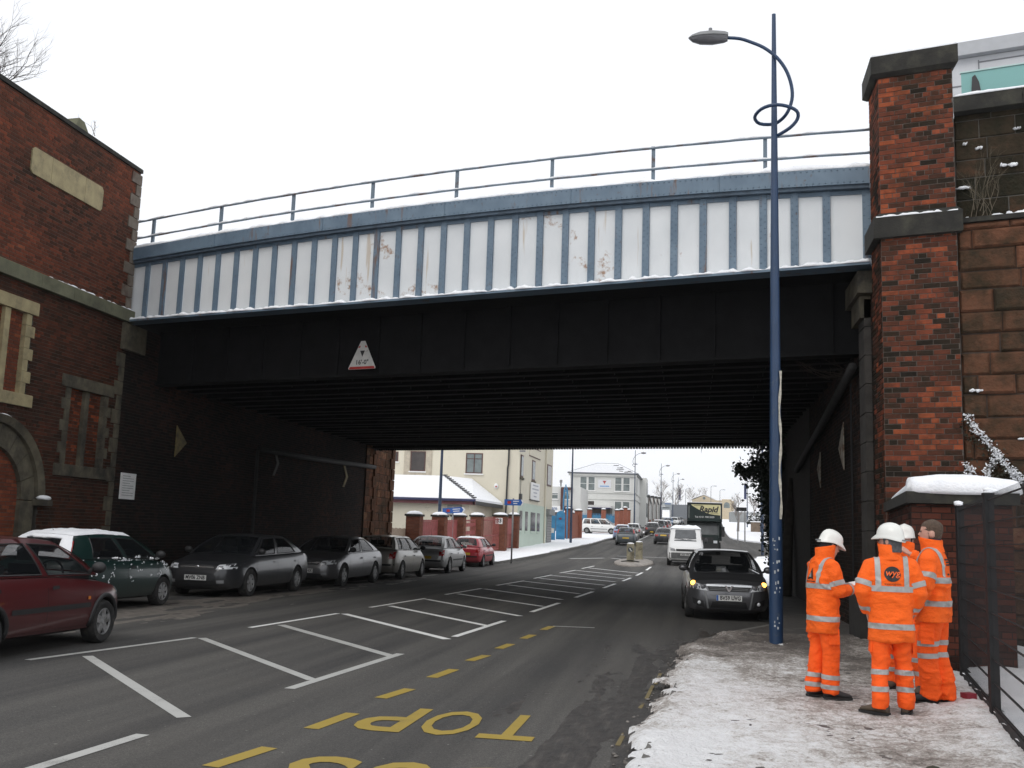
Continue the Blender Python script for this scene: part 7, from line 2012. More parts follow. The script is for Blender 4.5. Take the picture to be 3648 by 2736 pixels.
make_car('fiesta', -10.5, 48.6 - (3.83 / 2 - 0.75) + 2.45, AWAY, 'bright red small hatchback parked at the end of the kerbside row', P_brightred, snow=0.03, trim=True, spokes=5)
ast = make_car('astra', 0.72, 22.9 + (4.25 / 2 - 0.90), TOWARD + R(2), 'graphite hatchback with lit amber indicators stopped at the right kerb', P_astra, plate='BV59 UVG', spokes=5, lit=True)
# traffic and parked cars beyond the bridge
make_car('astra', -5.2, 86.9, AWAY, 'dark grey-green hatchback with high red tail lamps, moving away past the island', P_grey, rearlamp='high', detail=False)
make_car('saloon', -2.3, 92.2, AWAY, 'dark grey saloon moving away beside the white van', P_dark, detail=False)
make_car('saloon', -6.45, 100.5, AWAY, 'light blue saloon parked at the snowy kerb beyond the island', P_lblue, detail=False, snow=0.03)
make_car('corolla', -5.75, 107.5, AWAY, 'silver hatchback with red tail lamps parked ahead of the light blue car', P_silver, detail=False, snow=0.02)
make_car('astra', -4.25, 120, AWAY, 'dark hatchback parked with snow on roof, past the silver one', P_black, detail=False, rearlamp='low', snow=0.02)
make_car('zafira', -3.85, 130, AWAY, 'grey people carrier parked in the far row', P_grey, detail=False, snow=0.02)
make_car('corolla', -3.6, 139, AWAY, 'maroon hatchback parked in the far row', P_red, detail=False, snow=0.02)
make_car('saloon', -3.4, 148, AWAY, 'silver saloon parked last in the far row going away', P_silver, detail=False, snow=0.02)
make_car('saloon', -3.9, 186, TOWARD, 'blue saloon parked facing us far up the road', P_blue, detail=False)
make_car('corolla', -3.0, 194, TOWARD, 'white hatchback parked behind the far blue saloon', P_white, detail=False, snow=0.02)
make_car('saloon', -2.7, 202, TOWARD, 'pale silver saloon parked far up the road', P_silver, detail=False)
make_car('astra', -2.2, 211, TOWARD, 'grey hatchback parked furthest up the road', P_grey, detail=False)
make_car('zafira', -9.6, 112.6, R(-8), 'white people carrier pulled across the snowy forecourt', P_white, detail=False, trim=True, z=zr(112.6) + 0.13, roofbars=True, snow=0.02)

# ---- white van
def box_loft(rings): return MB().loft(rings)
van = thing('van', (-0.28, 59.7, zr(59.7)), 'white panel van with snow on its roof coming towards us', 'van', None, TOWARD)
van.rotation_euler = (0, math.atan(0.025), TOWARD)
VB = lambda m, name, mat, par=van, smooth=False, sharp=None: m.build(name, MATS[mat] if isinstance(mat, str) else mat, par, smooth=smooth, world=False, sharp=sharp)
def vring(x, zb, zt, w, wt):
    h = [(0, zb), (w * 0.9, zb), (w, zb + 0.12), (w, zb + (zt - zb) * 0.45), (w * 0.5 + wt * 0.5, zb + (zt - zb) * 0.72), (wt, zt - 0.08), (wt * 0.88, zt), (0, zt + 0.03)]
    return [(x, y, z_) for y, z_ in h] + [(x, -y, z_) for y, z_ in h[-2:0:-1]]
bd = VB(MB().loft([vring(-2.4, 0.35, 2.0, 0.95, 0.8), vring(-2.35, 0.3, 2.05, 0.98, 0.84), vring(0.6, 0.3, 2.05, 0.98, 0.84), vring(1.0, 0.3, 2.0, 0.98, 0.80), vring(1.55, 0.3, 1.42, 0.97, 0.86), vring(1.62, 0.3, 1.30, 0.97, 0.90), vring(2.1, 0.28, 1.10, 0.94, 0.86), vring(2.3, 0.30, 0.98, 0.88, 0.80), vring(2.38, 0.36, 0.86, 0.8, 0.72)]), 'body', P_white, van, True, 35)
vb = BVHTree.FromPolygons([v.co[:] for v in bd.data.vertices], [list(p.vertices) for p in bd.data.polygons])
def hugv(name, quad, ax, mat, n=6, k=4, off=0.008, bv=None, par=None, B_=None):
    bv = bv or vb; vs = []; q = [Vector(p) for p in quad]
    for i in range(n + 1):
        for j in range(k + 1):
            u, v = i / n, j / k; p = q[0].lerp(q[1], u).lerp(q[3].lerp(q[2], u), v)
            o_, d_ = {'F': (Vector((9, p.x, p.y)), Vector((-1, 0, 0))), 'L': (Vector((p.x, 9, p.y)), Vector((0, -1, 0))), 'R': (Vector((p.x, -9, p.y)), Vector((0, 1, 0)))}[ax]
            h = bv.ray_cast(o_, d_)[0]
            vs.append(tuple((h if h is not None else o_ + d_ * 7) - d_ * off))
    mm = MB(); mm.add(vs, [(i * (k + 1) + j, (i + 1) * (k + 1) + j, (i + 1) * (k + 1) + j + 1, i * (k + 1) + j + 1) for i in range(n) for j in range(k)])
    return (B_ or VB)(mm, name, mat, par or van, True)
hugv('windscreen', [(-0.90, 1.33), (0.90, 1.33), (0.78, 1.95), (-0.78, 1.95)], 'F', plain('van_glass', (0.10, 0.105, 0.11), 0.08, 0.2, 3))
for s_ in (-1, 1):
    hugv('headlight', [(s_ * 0.52, 0.80), (s_ * 0.85, 0.82), (s_ * 0.84, 0.98), (s_ * 0.56, 0.93)], 'F', 'lamp_grey')
    VB(MB().blob((1.55, s_ * 1.12, 1.38), 0.07, 0.10, 0.16, 10, 6), 'wing_mirror', 'car_trim', van, True)
    hugv('side_window', [(0.55, 1.40), (1.35, 1.40), (1.05, 1.85), (0.55, 1.88)], 'L' if s_ > 0 else 'R', 'van_glass')
    hugv('wiper', [(s_ * 0.1, 1.42), (s_ * 0.6, 1.46), (s_ * 0.6, 1.475), (s_ * 0.1, 1.44)], 'F', 'car_trim', 6, 1, 0.02)
hugv('grille', [(-0.48, 0.80), (0.48, 0.80), (0.50, 0.92), (-0.50, 0.92)], 'F', 'car_trim')
hugv('bumper', [(-0.86, 0.40), (0.86, 0.40), (0.86, 0.72), (-0.86, 0.72)], 'F', plain('van_bumper', (0.10, 0.10, 0.10), 0.7, 0.3, 5), 12, 3, 0.02)
npl = hugv('number_plate', [(-0.26, 0.56), (0.26, 0.56), (0.26, 0.67), (-0.26, 0.67)], 'F', 'plate_white', 2, 1, 0.035)
t = text_mesh('LX02 YFX', 0.11, 0.001, bold=0.003); t.transform(Matrix(((0, 0, 1, 2.445), (1, 0, 0, 0), (0, 1, 0, 0.615), (0, 0, 0, 1)))); t.materials.clear(); t.materials.append(MATS['sign_black']); put(bpy.data.objects.new('plate_text', t), npl)
for wx in (1.55, -1.4):
    for s_ in (-1, 1):
        w = VB(MB().tube([(wx, s_ * 0.99, 0.33), (wx, s_ * 0.78, 0.33)], 0.33, 20), 'wheel', 'tyre')
        VB(MB().tube([(wx, s_ * 0.97, 0.33), (wx, s_ * 0.995, 0.33)], 0.19, 14), 'rim', 'rim_silver', w)
VB(MB().box(-2.2, 2.0, -0.75, 0.75, 0.25, 0.4), 'underbody', 'rim_dark')
rows = []
for i in range(22):
    x = -2.3 + 3.35 * i / 21
    rows.append([(x, -0.86 + 1.72 * j / 12, 2.0 + (0.06 + 0.16 * float(fbm(x * 2.2, j * 0.6, 4))) * min(1, min(j, 12 - j) * 0.7 + 0.05) * min(1, (21 - i) * 0.6 + 0.1)) for j in range(13)])
VB(MB().loft(rows, False, False, closed=False), 'roof_snow', 'snow', van, True)['kind'] = 'stuff'

# ---- box lorry
lo_ = thing('lorry', (0.95, 76.0, zr(76.0)), 'dark green box lorry lettered Rapid on a cream swoosh over its cab', 'lorry', None, TOWARD)
lo_.rotation_euler = (0, math.atan(0.028), TOWARD)
LB = lambda m, name, mat, par=lo_, smooth=False, sharp=None: m.build(name, MATS[mat] if isinstance(mat, str) else mat, par, smooth=smooth, world=False, sharp=sharp)
plain('lorry_green', (0.006, 0.016, 0.014), 0.35, 0.2, 3)
plain('lorry_cream', (0.60, 0.55, 0.30), 0.5, 0.05)
plain('lorry_white', (0.6, 0.6, 0.58), 0.5, 0.1)
ZT = 3.55
bx_ = LB(MB().box(-5.0, 2.0, -1.2, 1.2, 0.95, ZT), 'box_body', 'lorry_green')
LB(MB().loft([[(2.0, -1.2, 2.22), (2.0, 1.2, 2.22), (2.0, 1.2, ZT), (2.0, -1.2, ZT)], [(2.9, -1.2, 2.30), (2.9, 1.2, 2.30), (2.9, 1.2, ZT), (2.9, -1.2, ZT)]]), 'luton_head', 'lorry_green')
for a in ((2.9, 2.94, -1.2, 1.2, ZT - 0.06, ZT + 0.02), (2.9, 2.94, -1.2, -1.15, 2.3, ZT), (2.9, 2.94, 1.15, 1.2, 2.3, ZT)):
    LB(MB().box(*a), 'edge_moulding', 'car_trim')
cab = LB(MB().loft([[(1.0, -1.02, 0.5), (1.0, 1.02, 0.5), (1.0, 1.0, 2.2), (1.0, -1.0, 2.2)], [(2.45, -1.02, 0.5), (2.45, 1.02, 0.5), (2.45, 0.98, 2.2), (2.45, -0.98, 2.2)], [(2.75, -0.99, 0.5), (2.75, 0.99, 0.5), (2.75, 0.98, 1.35), (2.75, -0.98, 1.35)]]), 'cab', 'lorry_green')
# windscreen lies on the sloped front of the cab
LB(MB().add([(2.76, -0.9, 1.38), (2.76, 0.9, 1.38), (2.47, 0.88, 2.16), (2.47, -0.88, 2.16)], [(0, 1, 2, 3)]), 'windscreen', plain('lorry_glass', (0.07, 0.075, 0.075), 0.08, 0.3, 2))
LB(MB().box(2.75, 2.82, -0.95, 0.95, 0.42, 0.75), 'bumper', 'car_trim')
LB(MB().box(2.75, 2.765, -0.6, 0.6, 0.85, 1.2), 'grille', 'car_trim')
for s_ in (-1, 1):
    LB(MB().box(2.75, 2.79, s_ * 0.62 - (0.0 if s_ > 0 else 0.26), s_ * 0.62 + (0.26 if s_ > 0 else 0.0), 0.80, 0.98), 'headlight', 'headlight')
    LB(MB().box(2.35, 2.55, s_ * 1.28 - 0.1, s_ * 1.28 + 0.1, 1.25, 1.95), 'wing_mirror', 'car_trim')
    for wx in (1.9, -2.6):
        w = LB(MB().tube([(wx, s_ * 1.12, 0.42), (wx, s_ * 0.82, 0.42)], 0.42, 20), 'wheel', 'tyre')
        LB(MB().tube([(wx, s_ * 1.10, 0.42), (wx, s_ * 1.125, 0.42)], 0.24, 14), 'rim', 'rim_silver', w)
LB(MB().box(-4.9, 1.6, -0.5, 0.5, 0.55, 0.9), 'chassis', 'rim_dark')
LB(MB().box(-5.0, 2.9, -1.18, 1.18, ZT + 0.001, ZT + 0.06), 'roof_snow', 'snow')['kind'] = 'stuff'
# cream swoosh and lettering on the luton head, read from the front (local +y is to the reader's right)
def lpatch(name, poly, mat, dx, par): return LB(MB().prism(poly, (2.9 + dx, 0, 0), (0, 1, 0), (0, 0, 1), (1, 0, 0), 0.004), name, mat, par)
sw_poly = [(-0.92, 3.44), (1.08, 3.44), (1.08, 2.72)] + [(1.08 - 2.0 * t, 2.72 + 0.02 + 0.66 * (1 - math.cos(t * math.pi / 2)) ** 1.25) for t in np.linspace(0.08, 0.98, 12)]
luton = lo_.children[1]
lpatch('swoosh', sw_poly, 'lorry_cream', 0.002, luton)
def ltext(body, size, y, z_, mat, shear=0.0, bold=0.0, dx=0.008):
    t = text_mesh(body, size, 0.001, shear=shear, bold=bold)
    t.transform(Matrix(((0, 0, 1, 2.9 + dx), (1, 0, 0, y), (0, 1, 0, z_), (0, 0, 0, 1))))
    t.materials.clear(); t.materials.append(MATS[mat]); t.name = 'lettering'
    put(bpy.data.objects.new('lettering', t), luton)
ltext('Rapid', 0.56, 0.25, 3.10, 'sign_black', 0.25, 0.022)
ltext('Tel: 0151 708 2000', 0.17, 0.0, 2.58, 'lorry_white', 0.0, 0.002)
for y0, y1, z_ in ((-0.75, -0.1, 3.36), (-0.4, 0.8, 2.93), (0.4, 0.95, 2.82)):
    lpatch('small_print', [(y0, z_), (y1, z_), (y1, z_ + 0.025), (y0, z_ + 0.025)], 'sign_black', 0.008, luton)
for y_ in (-1.08, 1.08): lpatch('edge_line', [(y_, 2.5), (y_ + 0.02, 2.5), (y_ + 0.02, 3.35), (y_, 3.35)], 'lorry_white', 0.003, luton)
# driver in yellow behind the windscreen
dv_ = thing('person', (0.55, 76 - 2.2, zr(74) + 1.0), 'lorry driver in a yellow high-visibility vest behind the windscreen', 'person')
b = MB(); y_ = 76 - 2.55
b.blob((0.5, y_, zr(74) + 1.35), 0.24, 0.15, 0.3, 12, 8); b.blob((0.5, y_, zr(74) + 1.78), 0.1, 0.11, 0.13, 10, 8)
b.build('body', plain('hivis_yellow', (0.55, 0.68, 0.05), 0.7, 0.1), dv_, smooth=True)
# ------------------------------------------------------------------ four site workers in orange
def cloth(name, c, var=0.12):
    n = NT(name)
    f = n.noise(9, 5, 0.6)
    col = n.ramp(f, [(0.3, tuple(x * (1 - var) for x in c)), (0.65, c)])
    d = n.ramp(n.noise(3.2, 6, 0.7), [(0.60, 0.0), (0.78, 0.35)])
    col = n.mix(d, col, tuple(x * 0.55 for x in c))
    n.set(color=col, rough=0.75, spec=0.25)
    n.bump(n.math('ADD', n.noise(9, 4, 0.55, stretch=(1, 1, 1.8)), n.math('MULTIPLY', n.noise(200, 2), 0.08)), 0.8, 0.035)
    MATS[name] = n.m
    return n.m
HV = cloth('hivis_orange', (1.0, 0.145, 0.014))
HV2 = cloth('hivis_orange_trousers', (1.0, 0.122, 0.014))
HV3 = cloth('hivis_orange_hem', (0.92, 0.138, 0.014))
plain('silver_tape', (0.38, 0.38, 0.37), 0.35, 0.15, 14, dirt=(0.24, 0.23, 0.21), dscale=9, dlo=0.5, dhi=0.7)
plain('helmet_white', (0.76, 0.76, 0.72), 0.3, 0.04, 3, coat=0.2)
plain('skin', (0.52, 0.29, 0.22), 0.55, 0.10, 30, 0.15, 200)
plain('hair_brown', (0.085, 0.056, 0.038), 0.8, 0.4, 60, 0.6, 300)
plain('beanie_black', (0.018, 0.018, 0.022), 0.95, 0.3, 40, 0.5, 200)
plain('beanie_grey', (0.085, 0.085, 0.09), 0.95, 0.3, 40, 0.5, 200)
plain('boot_black', (0.020, 0.020, 0.022), 0.6, 0.3, 20, 0.4, 90)
plain('boot_brown', (0.075, 0.055, 0.038), 0.8, 0.3, 12, 0.4, 90)
plain('sole', (0.012, 0.012, 0.012), 0.8)
plain('logo_black', (0.012, 0.012, 0.014), 0.6)
plain('logo_orange', (0.9, 0.13, 0.02), 0.6)
plain('glove_dark', (0.02, 0.022, 0.035), 0.8, 0.2)
plain('collar_inner', (0.02, 0.022, 0.04), 0.9)

def ell_tube(mb, pts, rads, n=16):
    """tube with elliptical rings: rads are (side, depth); the side axis stays near world x"""
    pts = [Vector(p) for p in pts]; rings = []
    for i, p in enumerate(pts):
        d = (pts[min(i + 1, len(pts) - 1)] - pts[max(i - 1, 0)]).normalized()
        u = Vector((1, 0, 0)) - d * d.x
        if u.length < 0.2: u = Vector((0, 1, 0)) - d * d.y
        u.normalize(); w = d.cross(u)
        r = rads[i] if hasattr(rads[i], '__len__') else (rads[i], rads[i])
        rings.append([p + u * (math.cos(t) * r[0]) + w * (math.sin(t) * r[1]) for t in (2 * math.pi * j / n for j in range(n))])
    mb.loft(rings)
def fuse(mb, voxel, smooth_it=4, wrinkle=0.0, seed=0.0, wscale=9.0):
    """fuse overlapping shapes into one continuous skin"""
    me = bpy.data.meshes.new('fuse'); me.from_pydata([tuple(v) for v in mb.v], [], mb.f)
    o = bpy.data.objects.new('fuse', me); COL.objects.link(o)
    bb = bmesh.new(); bb.from_mesh(me); bmesh.ops.recalc_face_normals(bb, faces=bb.faces); bb.to_mesh(me); bb.free()
    m = o.modifiers.new('r', 'REMESH'); m.mode = 'VOXEL'; m.voxel_size = voxel
    bpy.context.view_layer.update()
    r = bpy.data.meshes.new_from_object(o.evaluated_get(bpy.context.evaluated_depsgraph_get()))
    bpy.data.objects.remove(o)
    bb = bmesh.new(); bb.from_mesh(r)
    for _ in range(smooth_it): bmesh.ops.smooth_vert(bb, verts=bb.verts, factor=0.5, use_axis_x=True, use_axis_y=True, use_axis_z=True)
    bb.normal_update()
    if wrinkle:
        co = np.array([v.co[:] for v in bb.verts]); no = np.array([v.normal[:] for v in bb.verts])
        ang = np.arctan2(co[:, 1], co[:, 0])
        # folds: warped ridges that run around the limb, deeper in places
        q1 = fbm(co[:, 0] * 5 + seed, co[:, 1] * 5 + co[:, 2] * 4, 3)
        n1 = fbm(co[:, 2] * wscale * 1.5 + 2.2 * q1 + seed, (co[:, 0] + co[:, 1]) * wscale * 0.5 + 1.7 * q1, 2)
        n2 = fbm(co[:, 2] * wscale * 0.7 + co[:, 0] * 4 + seed * 2, co[:, 1] * 6 - co[:, 2] * 3, 2)
        ridge = (1 - np.abs(2 * n1 - 1) * 1.6) ** 3
        amt = np.clip((fbm(co[:, 0] * 3 + 9 + seed, co[:, 2] * 3 + co[:, 1] * 3, 2) - 0.3) * 2.2, 0.15, 1.2)
        d = wrinkle * (1.0 * (np.clip(ridge, -0.3, 1) - 0.35) * amt + 0.8 * (n2 - 0.5))
        for v, dd, nn_ in zip(bb.verts, d, no): v.co += Vector(nn_) * float(dd)
        for _ in range(1): bmesh.ops.smooth_vert(bb, verts=bb.verts, factor=0.3, use_axis_x=True, use_axis_y=True, use_axis_z=True)
    bb.to_mesh(r); bb.free()
    return r
def to_obj(me, name, mat, parent, smooth=True):
    me.name = name; me.materials.clear(); me.materials.append(mat)
    me.polygons.foreach_set('use_smooth', [smooth] * len(me.polygons)); me.update()
    return put(bpy.data.objects.new(name, me), parent)
def band(me, p, n, hw, keep, name, mat, parent, off=0.004):
    """a strip of tape: the skin between two parallel planes, lifted off a little"""
    p = Vector(p); n = Vector(n).normalized()
    bb = bmesh.new(); bb.from_mesh(me)
    for s_ in (-1, 1):
        g = [f for f in bb.faces if abs((f.calc_center_median() - p).dot(n)) < hw + 0.06]
        gg = list({e for f in g for e in f.edges}) + list({v for f in g for v in f.verts}) + g
        bmesh.ops.bisect_plane(bb, geom=gg, plane_co=p + n * hw * s_, plane_no=n, dist=1e-5)
    bb.normal_update()
    dele = [f for f in bb.faces if not (abs((f.calc_center_median() - p).dot(n)) < hw and keep(f.calc_center_median()))]
    bmesh.ops.delete(bb, geom=dele, context='FACES')
    if not bb.faces: bb.free(); return None
    for v in bb.verts: v.co += v.normal * off
    r = bpy.data.meshes.new(name); bb.to_mesh(r); bb.free()
    return to_obj(r, name, mat, parent)
def seg_d(p, a, b_):
    ab = b_ - a; t = max(0, min(1, (p - a).dot(ab) / ab.length_squared)); return (p - a - ab * t).length

def make_worker(name_label, foot_l, foot_r, face, stature, arm_l, arm_r, opts):
    """foot_l / foot_r: world spots; face: world direction he faces; arms: (elbow, wrist) in his own frame"""
    mid = (Vector(foot_l) + Vector(foot_r)) / 2
    ang = math.atan2(face[1], face[0]) - math.pi / 2
    W_ = thing('person', (mid.x, mid.y, mid.z), name_label, 'person', None, ang)
    k = stature / 1.75
    W_.scale = (k, k, k)
    inv = (Matrix.Translation(mid) @ Matrix.Rotation(ang, 4, 'Z') @ Matrix.Scale(k, 4)).inverted()
    fl, fr = inv @ Vector(foot_l), inv @ Vector(foot_r)
    fl.z = fr.z = 0
    ln = opts.get('lean', 0.0)
    seed = opts.get('seed', 1.0)
    # joints
    hipc = Vector((0, 0.0, 0.93)); 
    hips = {-1: Vector((-0.095, 0, 0.90)), 1: Vector((0.095, 0, 0.90))}
    feet = {-1: fl, 1: fr}
    sw = 0.195 * opts.get('shw', 0.90)
    sh = {-1: Vector((-sw, ln * 0.5, 1.40)), 1: Vector((sw, ln * 0.5, 1.40))}
    arms = {-1: [Vector(a) for a in arm_l[:2]], 1: [Vector(a) for a in arm_r[:2]]}
    knees = {}
    for s_ in (-1, 1):
        a, b_ = hips[s_], feet[s_] + Vector((0, 0, 0.09))
        knees[s_] = a.lerp(b_, 0.50) + Vector((0, 0.025, 0.0))
    hy = ln + opts.get('head_fwd', 0.0); hz = 1.515 + opts.get('head_dz', 0.0)
    hr = opts.get('head_turn', 0.0); ht = opts.get('head_tilt', 0.0)
    HM = Matrix.Translation((opts.get('head_x', 0.0), hy, hz)) @ Matrix.Rotation(hr, 4, 'Z') @ Matrix.Rotation(ht, 4, 'X')
    # ---- body: head, neck, trunk, limbs, hands in one skin
    b = MB()
    hd = []
    for z_, a, bb_, y_ in ((-0.075, 0.055, 0.058, -0.030), (-0.03, 0.055, 0.060, -0.022), (0.0, 0.050, 0.066, 0.004), (0.022, 0.060, 0.083, 0.008), (0.055, 0.066, 0.092, 0.004), (0.09, 0.071, 0.097, 0.0), (0.125, 0.074, 0.100, -0.003), (0.16, 0.075, 0.099, -0.006), (0.195, 0.067, 0.088, -0.008), (0.22, 0.048, 0.064, -0.009), (0.235, 0.014, 0.018, -0.009)):
        ring = []
        for j in range(20):
            t = 2 * math.pi * j / 20; cx, sy = math.cos(t), math.sin(t)
            ring.append(HM @ Vector((a * abs(cx) ** 0.9 * (1 if cx > 0 else -1), y_ + bb_ * abs(sy) ** 0.9 * (1 if sy > 0 else -1), z_)))
        hd.append(ring)
    b.loft(hd)
    # nose, brow, lips, chin, ears
    b.loft([[HM @ Vector(q) for q in r_] for r_ in ([(-0.010, 0.088, 0.118), (0.010, 0.088, 0.118), (0.008, 0.098, 0.116), (-0.008, 0.098, 0.116)], [(-0.015, 0.088, 0.082), (0.015, 0.088, 0.082), (0.012, 0.122, 0.080), (-0.012, 0.122, 0.080)], [(-0.014, 0.085, 0.070), (0.014, 0.085, 0.070), (0.010, 0.108, 0.070), (-0.010, 0.108, 0.070)])])
    def hblob(c, rx, ry, rz):
        t = MB().blob((0, 0, 0), rx, ry, rz, 10, 6); b.add([HM @ (Vector(c) + Vector(v)) for v in t.v], t.f)
    hblob((0, 0.092, 0.045), 0.024, 0.012, 0.010); hblob((0, 0.078, 0.010), 0.026, 0.018, 0.016); hblob((0, 0.084, 0.128), 0.055, 0.016, 0.010)
    for s_ in (-1, 1): hblob((s_ * 0.078, -0.012, 0.092), 0.010, 0.022, 0.034)
    ell_tube(b, [HM @ Vector((0, -0.03, 0.03)), Vector((0, ln * 0.7 - 0.01, 1.46)), Vector((0, ln * 0.5, 1.36)), Vector((0, ln * 0.2, 1.1)), Vector((0, 0, 0.92))], [(0.055, 0.06), (0.062, 0.062), (0.15, 0.10), (0.15, 0.10), (0.14, 0.10)], 14)
    for s_ in (-1, 1):
        e, w = arms[s_]
        ell_tube(b, [sh[s_], sh[s_].lerp(e, .5), e, e.lerp(w, .5), w], [0.055, 0.05, 0.042, 0.040, 0.030], 10)
        ell_tube(b, [hips[s_], knees[s_], feet[s_] + Vector((0, 0, 0.09))], [0.085, 0.06, 0.045], 10)
        spec = (arm_l if s_ < 0 else arm_r)
        hand = spec[2] if len(spec) > 2 else None
        d = (w - e).normalized()
        pn = Vector(hand['palm']).normalized() if hand else Vector((-s_, 0, 0))
        pn = (pn - d * pn.dot(d)).normalized(); sd = d.cross(pn)
        if hand and hand.get('bend'):
            d = (d + Vector(hand['bend'])).normalized(); pn = (pn - d * pn.dot(d)).normalized(); sd = d.cross(pn)
        curl = hand['curl'] if hand else 0.9
        b.loft([[w + d * t_ + sd * (x_ * w_) + pn * (y_ * 0.016) for x_, y_ in ((-1, -.7), (0, -1), (1, -.7), (1, .7), (0, 1), (-1, .7))] for t_, w_ in ((-0.01, 0.027), (0.03, 0.038), (0.085, 0.042), (0.095, 0.038))])
        for fi, (off, fln) in enumerate(((-0.031, 0.070), (-0.010, 0.080), (0.011, 0.076), (0.031, 0.060))):
            p = w + d * 0.085 + sd * off; dd = d.copy(); pts = [p - d * 0.02]
            for sgm in range(3):
                dd = (dd + pn * curl * 0.55).normalized(); p = p + dd * fln / 3 * 1.1; pts.append(p.copy())
            b.tube(pts, [0.010, 0.0095, 0.0088, 0.0075], 8)
        tb = w + d * 0.03 - sd * 0.034 * (1)
        b.tube([tb, tb - sd * 0.022 + d * 0.025 + pn * 0.012, tb - sd * 0.020 + d * 0.055 + pn * 0.022], [0.012, 0.011, 0.008], 8)
    body = to_obj(fuse(b, 0.0075, 3), 'body', MATS['skin'], W_)
    # ---- jacket
    hem = opts.get('hem', 0.66); fat = opts.get('fat', 1.0)
    j = MB(); rings = []
    for z_, a, bb_, y_ in ((hem, 0.235, 0.165, 0.0), (hem + 0.10, 0.232, 0.163, 0.0), (0.95, 0.222, 0.158, 0.0), (1.08, 0.222, 0.155, ln * 0.15), (1.20, 0.235, 0.156, ln * 0.3), (1.30, 0.238, 0.150, ln * 0.42), (1.38, 0.222, 0.135, ln * 0.5), (1.43, 0.185, 0.115, ln * 0.6), (1.47, 0.125, 0.100, ln * 0.72), (1.50, 0.090, 0.085, ln * 0.8)):
        ring = []
        for q in range(28):
            t = 2 * math.pi * q / 28; cx, sy = math.cos(t), math.sin(t)
            fl_ = 1 + 0.02 * math.sin(5 * t + seed) * (z_ < 0.85)
            ring.append(Vector((a * fat * fl_ * abs(cx) ** 0.85 * (1 if cx > 0 else -1), y_ + bb_ * fat * fl_ * abs(sy) ** 0.85 * (1 if sy > 0 else -1), z_)))
        rings.append(ring)
    j.loft(rings)
    for s_ in (-1, 1):
        e, w = arms[s_]
        ell_tube(j, [sh[s_] + Vector((-s_ * 0.06, 0, 0.0)), sh[s_] + Vector((s_ * 0.005, 0, -0.02)), sh[s_].lerp(e, .45) + Vector((s_ * 0.012, 0, 0)), e, e.lerp(w, .5), e.lerp(w, 0.95)], [0.080, 0.084, 0.080, 0.077, 0.070, 0.058], 16)
    jm = fuse(j, 0.013, 4, 0.030 * opts.get('wr', 1.0), seed, 6.0)
    jk = to_obj(jm, 'jacket', HV, W_)
    jm.materials.append(HV3)
    for f_ in jm.polygons:
        if f_.center.z < opts.get('zl', 0.82) - 0.03 and abs(f_.center.x) < 0.26: f_.material_index = 1
    # collar: a stiff stand-up ring
    cm = MB(); cr_ = []
    co = opts.get('collar', 0.10)
    for z_, a, y_, th in ((1.44, 0.105, 0.0, 0), (1.50, 0.098, 0.01, 0), (1.485 + co, 0.108, 0.02, 0), (1.495 + co, 0.104, 0.02, 0), (1.49 + co, 0.096, 0.02, 1), (1.48, 0.088, 0.01, 1)):
        cr_.append([Vector((a * 1.02 * math.cos(t), ln * 0.8 + y_ + a * 1.05 * math.sin(t) + 0.0, z_ + (0.018 * math.sin(t + 0.4) if z_ > 1.5 else 0))) for t in (2 * math.pi * q / 26 for q in range(26))])
    cm.loft(cr_, False, False)
    cl_ = cm.build('collar', HV, jk, smooth=True, world=False, sharp=50)
    # reflective tape
    arm_near = lambda p: min(min(seg_d(p, sh[s_] + Vector((s_ * 0.03, 0, -0.05)), arms[s_][0]), seg_d(p, arms[s_][0], arms[s_][1])) for s_ in (-1, 1)) / 0.088
    def torso_r(p):
        y_ = ln * max(0, min(1, (p.z - 0.95) / 0.45)) * 0.45
        return math.hypot(p.x / (0.235 * fat), (p.y - y_) / (0.155 * fat))
    is_t = lambda p: torso_r(p) < arm_near(p) + 0.12
    is_a = lambda s_: (lambda p: not is_t(p) and p.x * s_ > -0.05 and min(seg_d(p, sh[s_], arms[s_][0]), seg_d(p, arms[s_][0], arms[s_][1])) < 0.13)
    ST = MATS['silver_tape']
    zc, zl = opts.get('zc', 1.17), opts.get('zl', 0.82)
    band(jm, (0, 0, zc), (0, 0.0, 1), 0.027, is_t, 'reflective_band', ST, jk)
    band(jm, (0, 0, zl), (0, 0.0, 1), 0.027, is_t, 'reflective_band', ST, jk)
    for s_ in (-1, 1):
        band(jm, (s_ * 0.128, 0, 1.3), (1, 0, 0), 0.024, lambda p: p.z > zc + 0.026 and is_t(p) and p.x * s_ > 0, 'reflective_brace', ST, jk)
        e, w = arms[s_]
        band(jm, sh[s_].lerp(e, 0.72), (e - sh[s_]), 0.026, lambda p: is_a(s_)(p), 'sleeve_band', ST, jk)
        band(jm, e.lerp(w, 0.62), (w - e), 0.024, lambda p: is_a(s_)(p) or (p - e.lerp(w, 0.62)).length < 0.11, 'sleeve_band', ST, jk)
    # ---- trousers
    t_ = MB()
    ell_tube(t_, [Vector((0, 0, 1.0)), Vector((0, 0, 0.90)), Vector((0, 0, 0.82))], [(0.175, 0.125), (0.185, 0.130), (0.165, 0.118)], 20)
    for s_ in (-1, 1):
        a, kn, f = hips[s_] + Vector((0, 0, -0.02)), knees[s_], feet[s_]
        an = f + Vector((0, -0.02, 0.10))
        ell_tube(t_, [a, a.lerp(kn, .5), kn, kn.lerp(an, .55), an + Vector((0, 0, 0.05)), an + Vector((0, 0.01, -0.045))], [(0.100, 0.118), (0.095, 0.108), (0.083, 0.092), (0.078, 0.090), (0.080, 0.090), (0.078, 0.088)], 18)
    tm = fuse(t_, 0.011, 3, 0.030, seed + 5, 8.0)
    tr = to_obj(tm, 'trousers', HV2, W_)
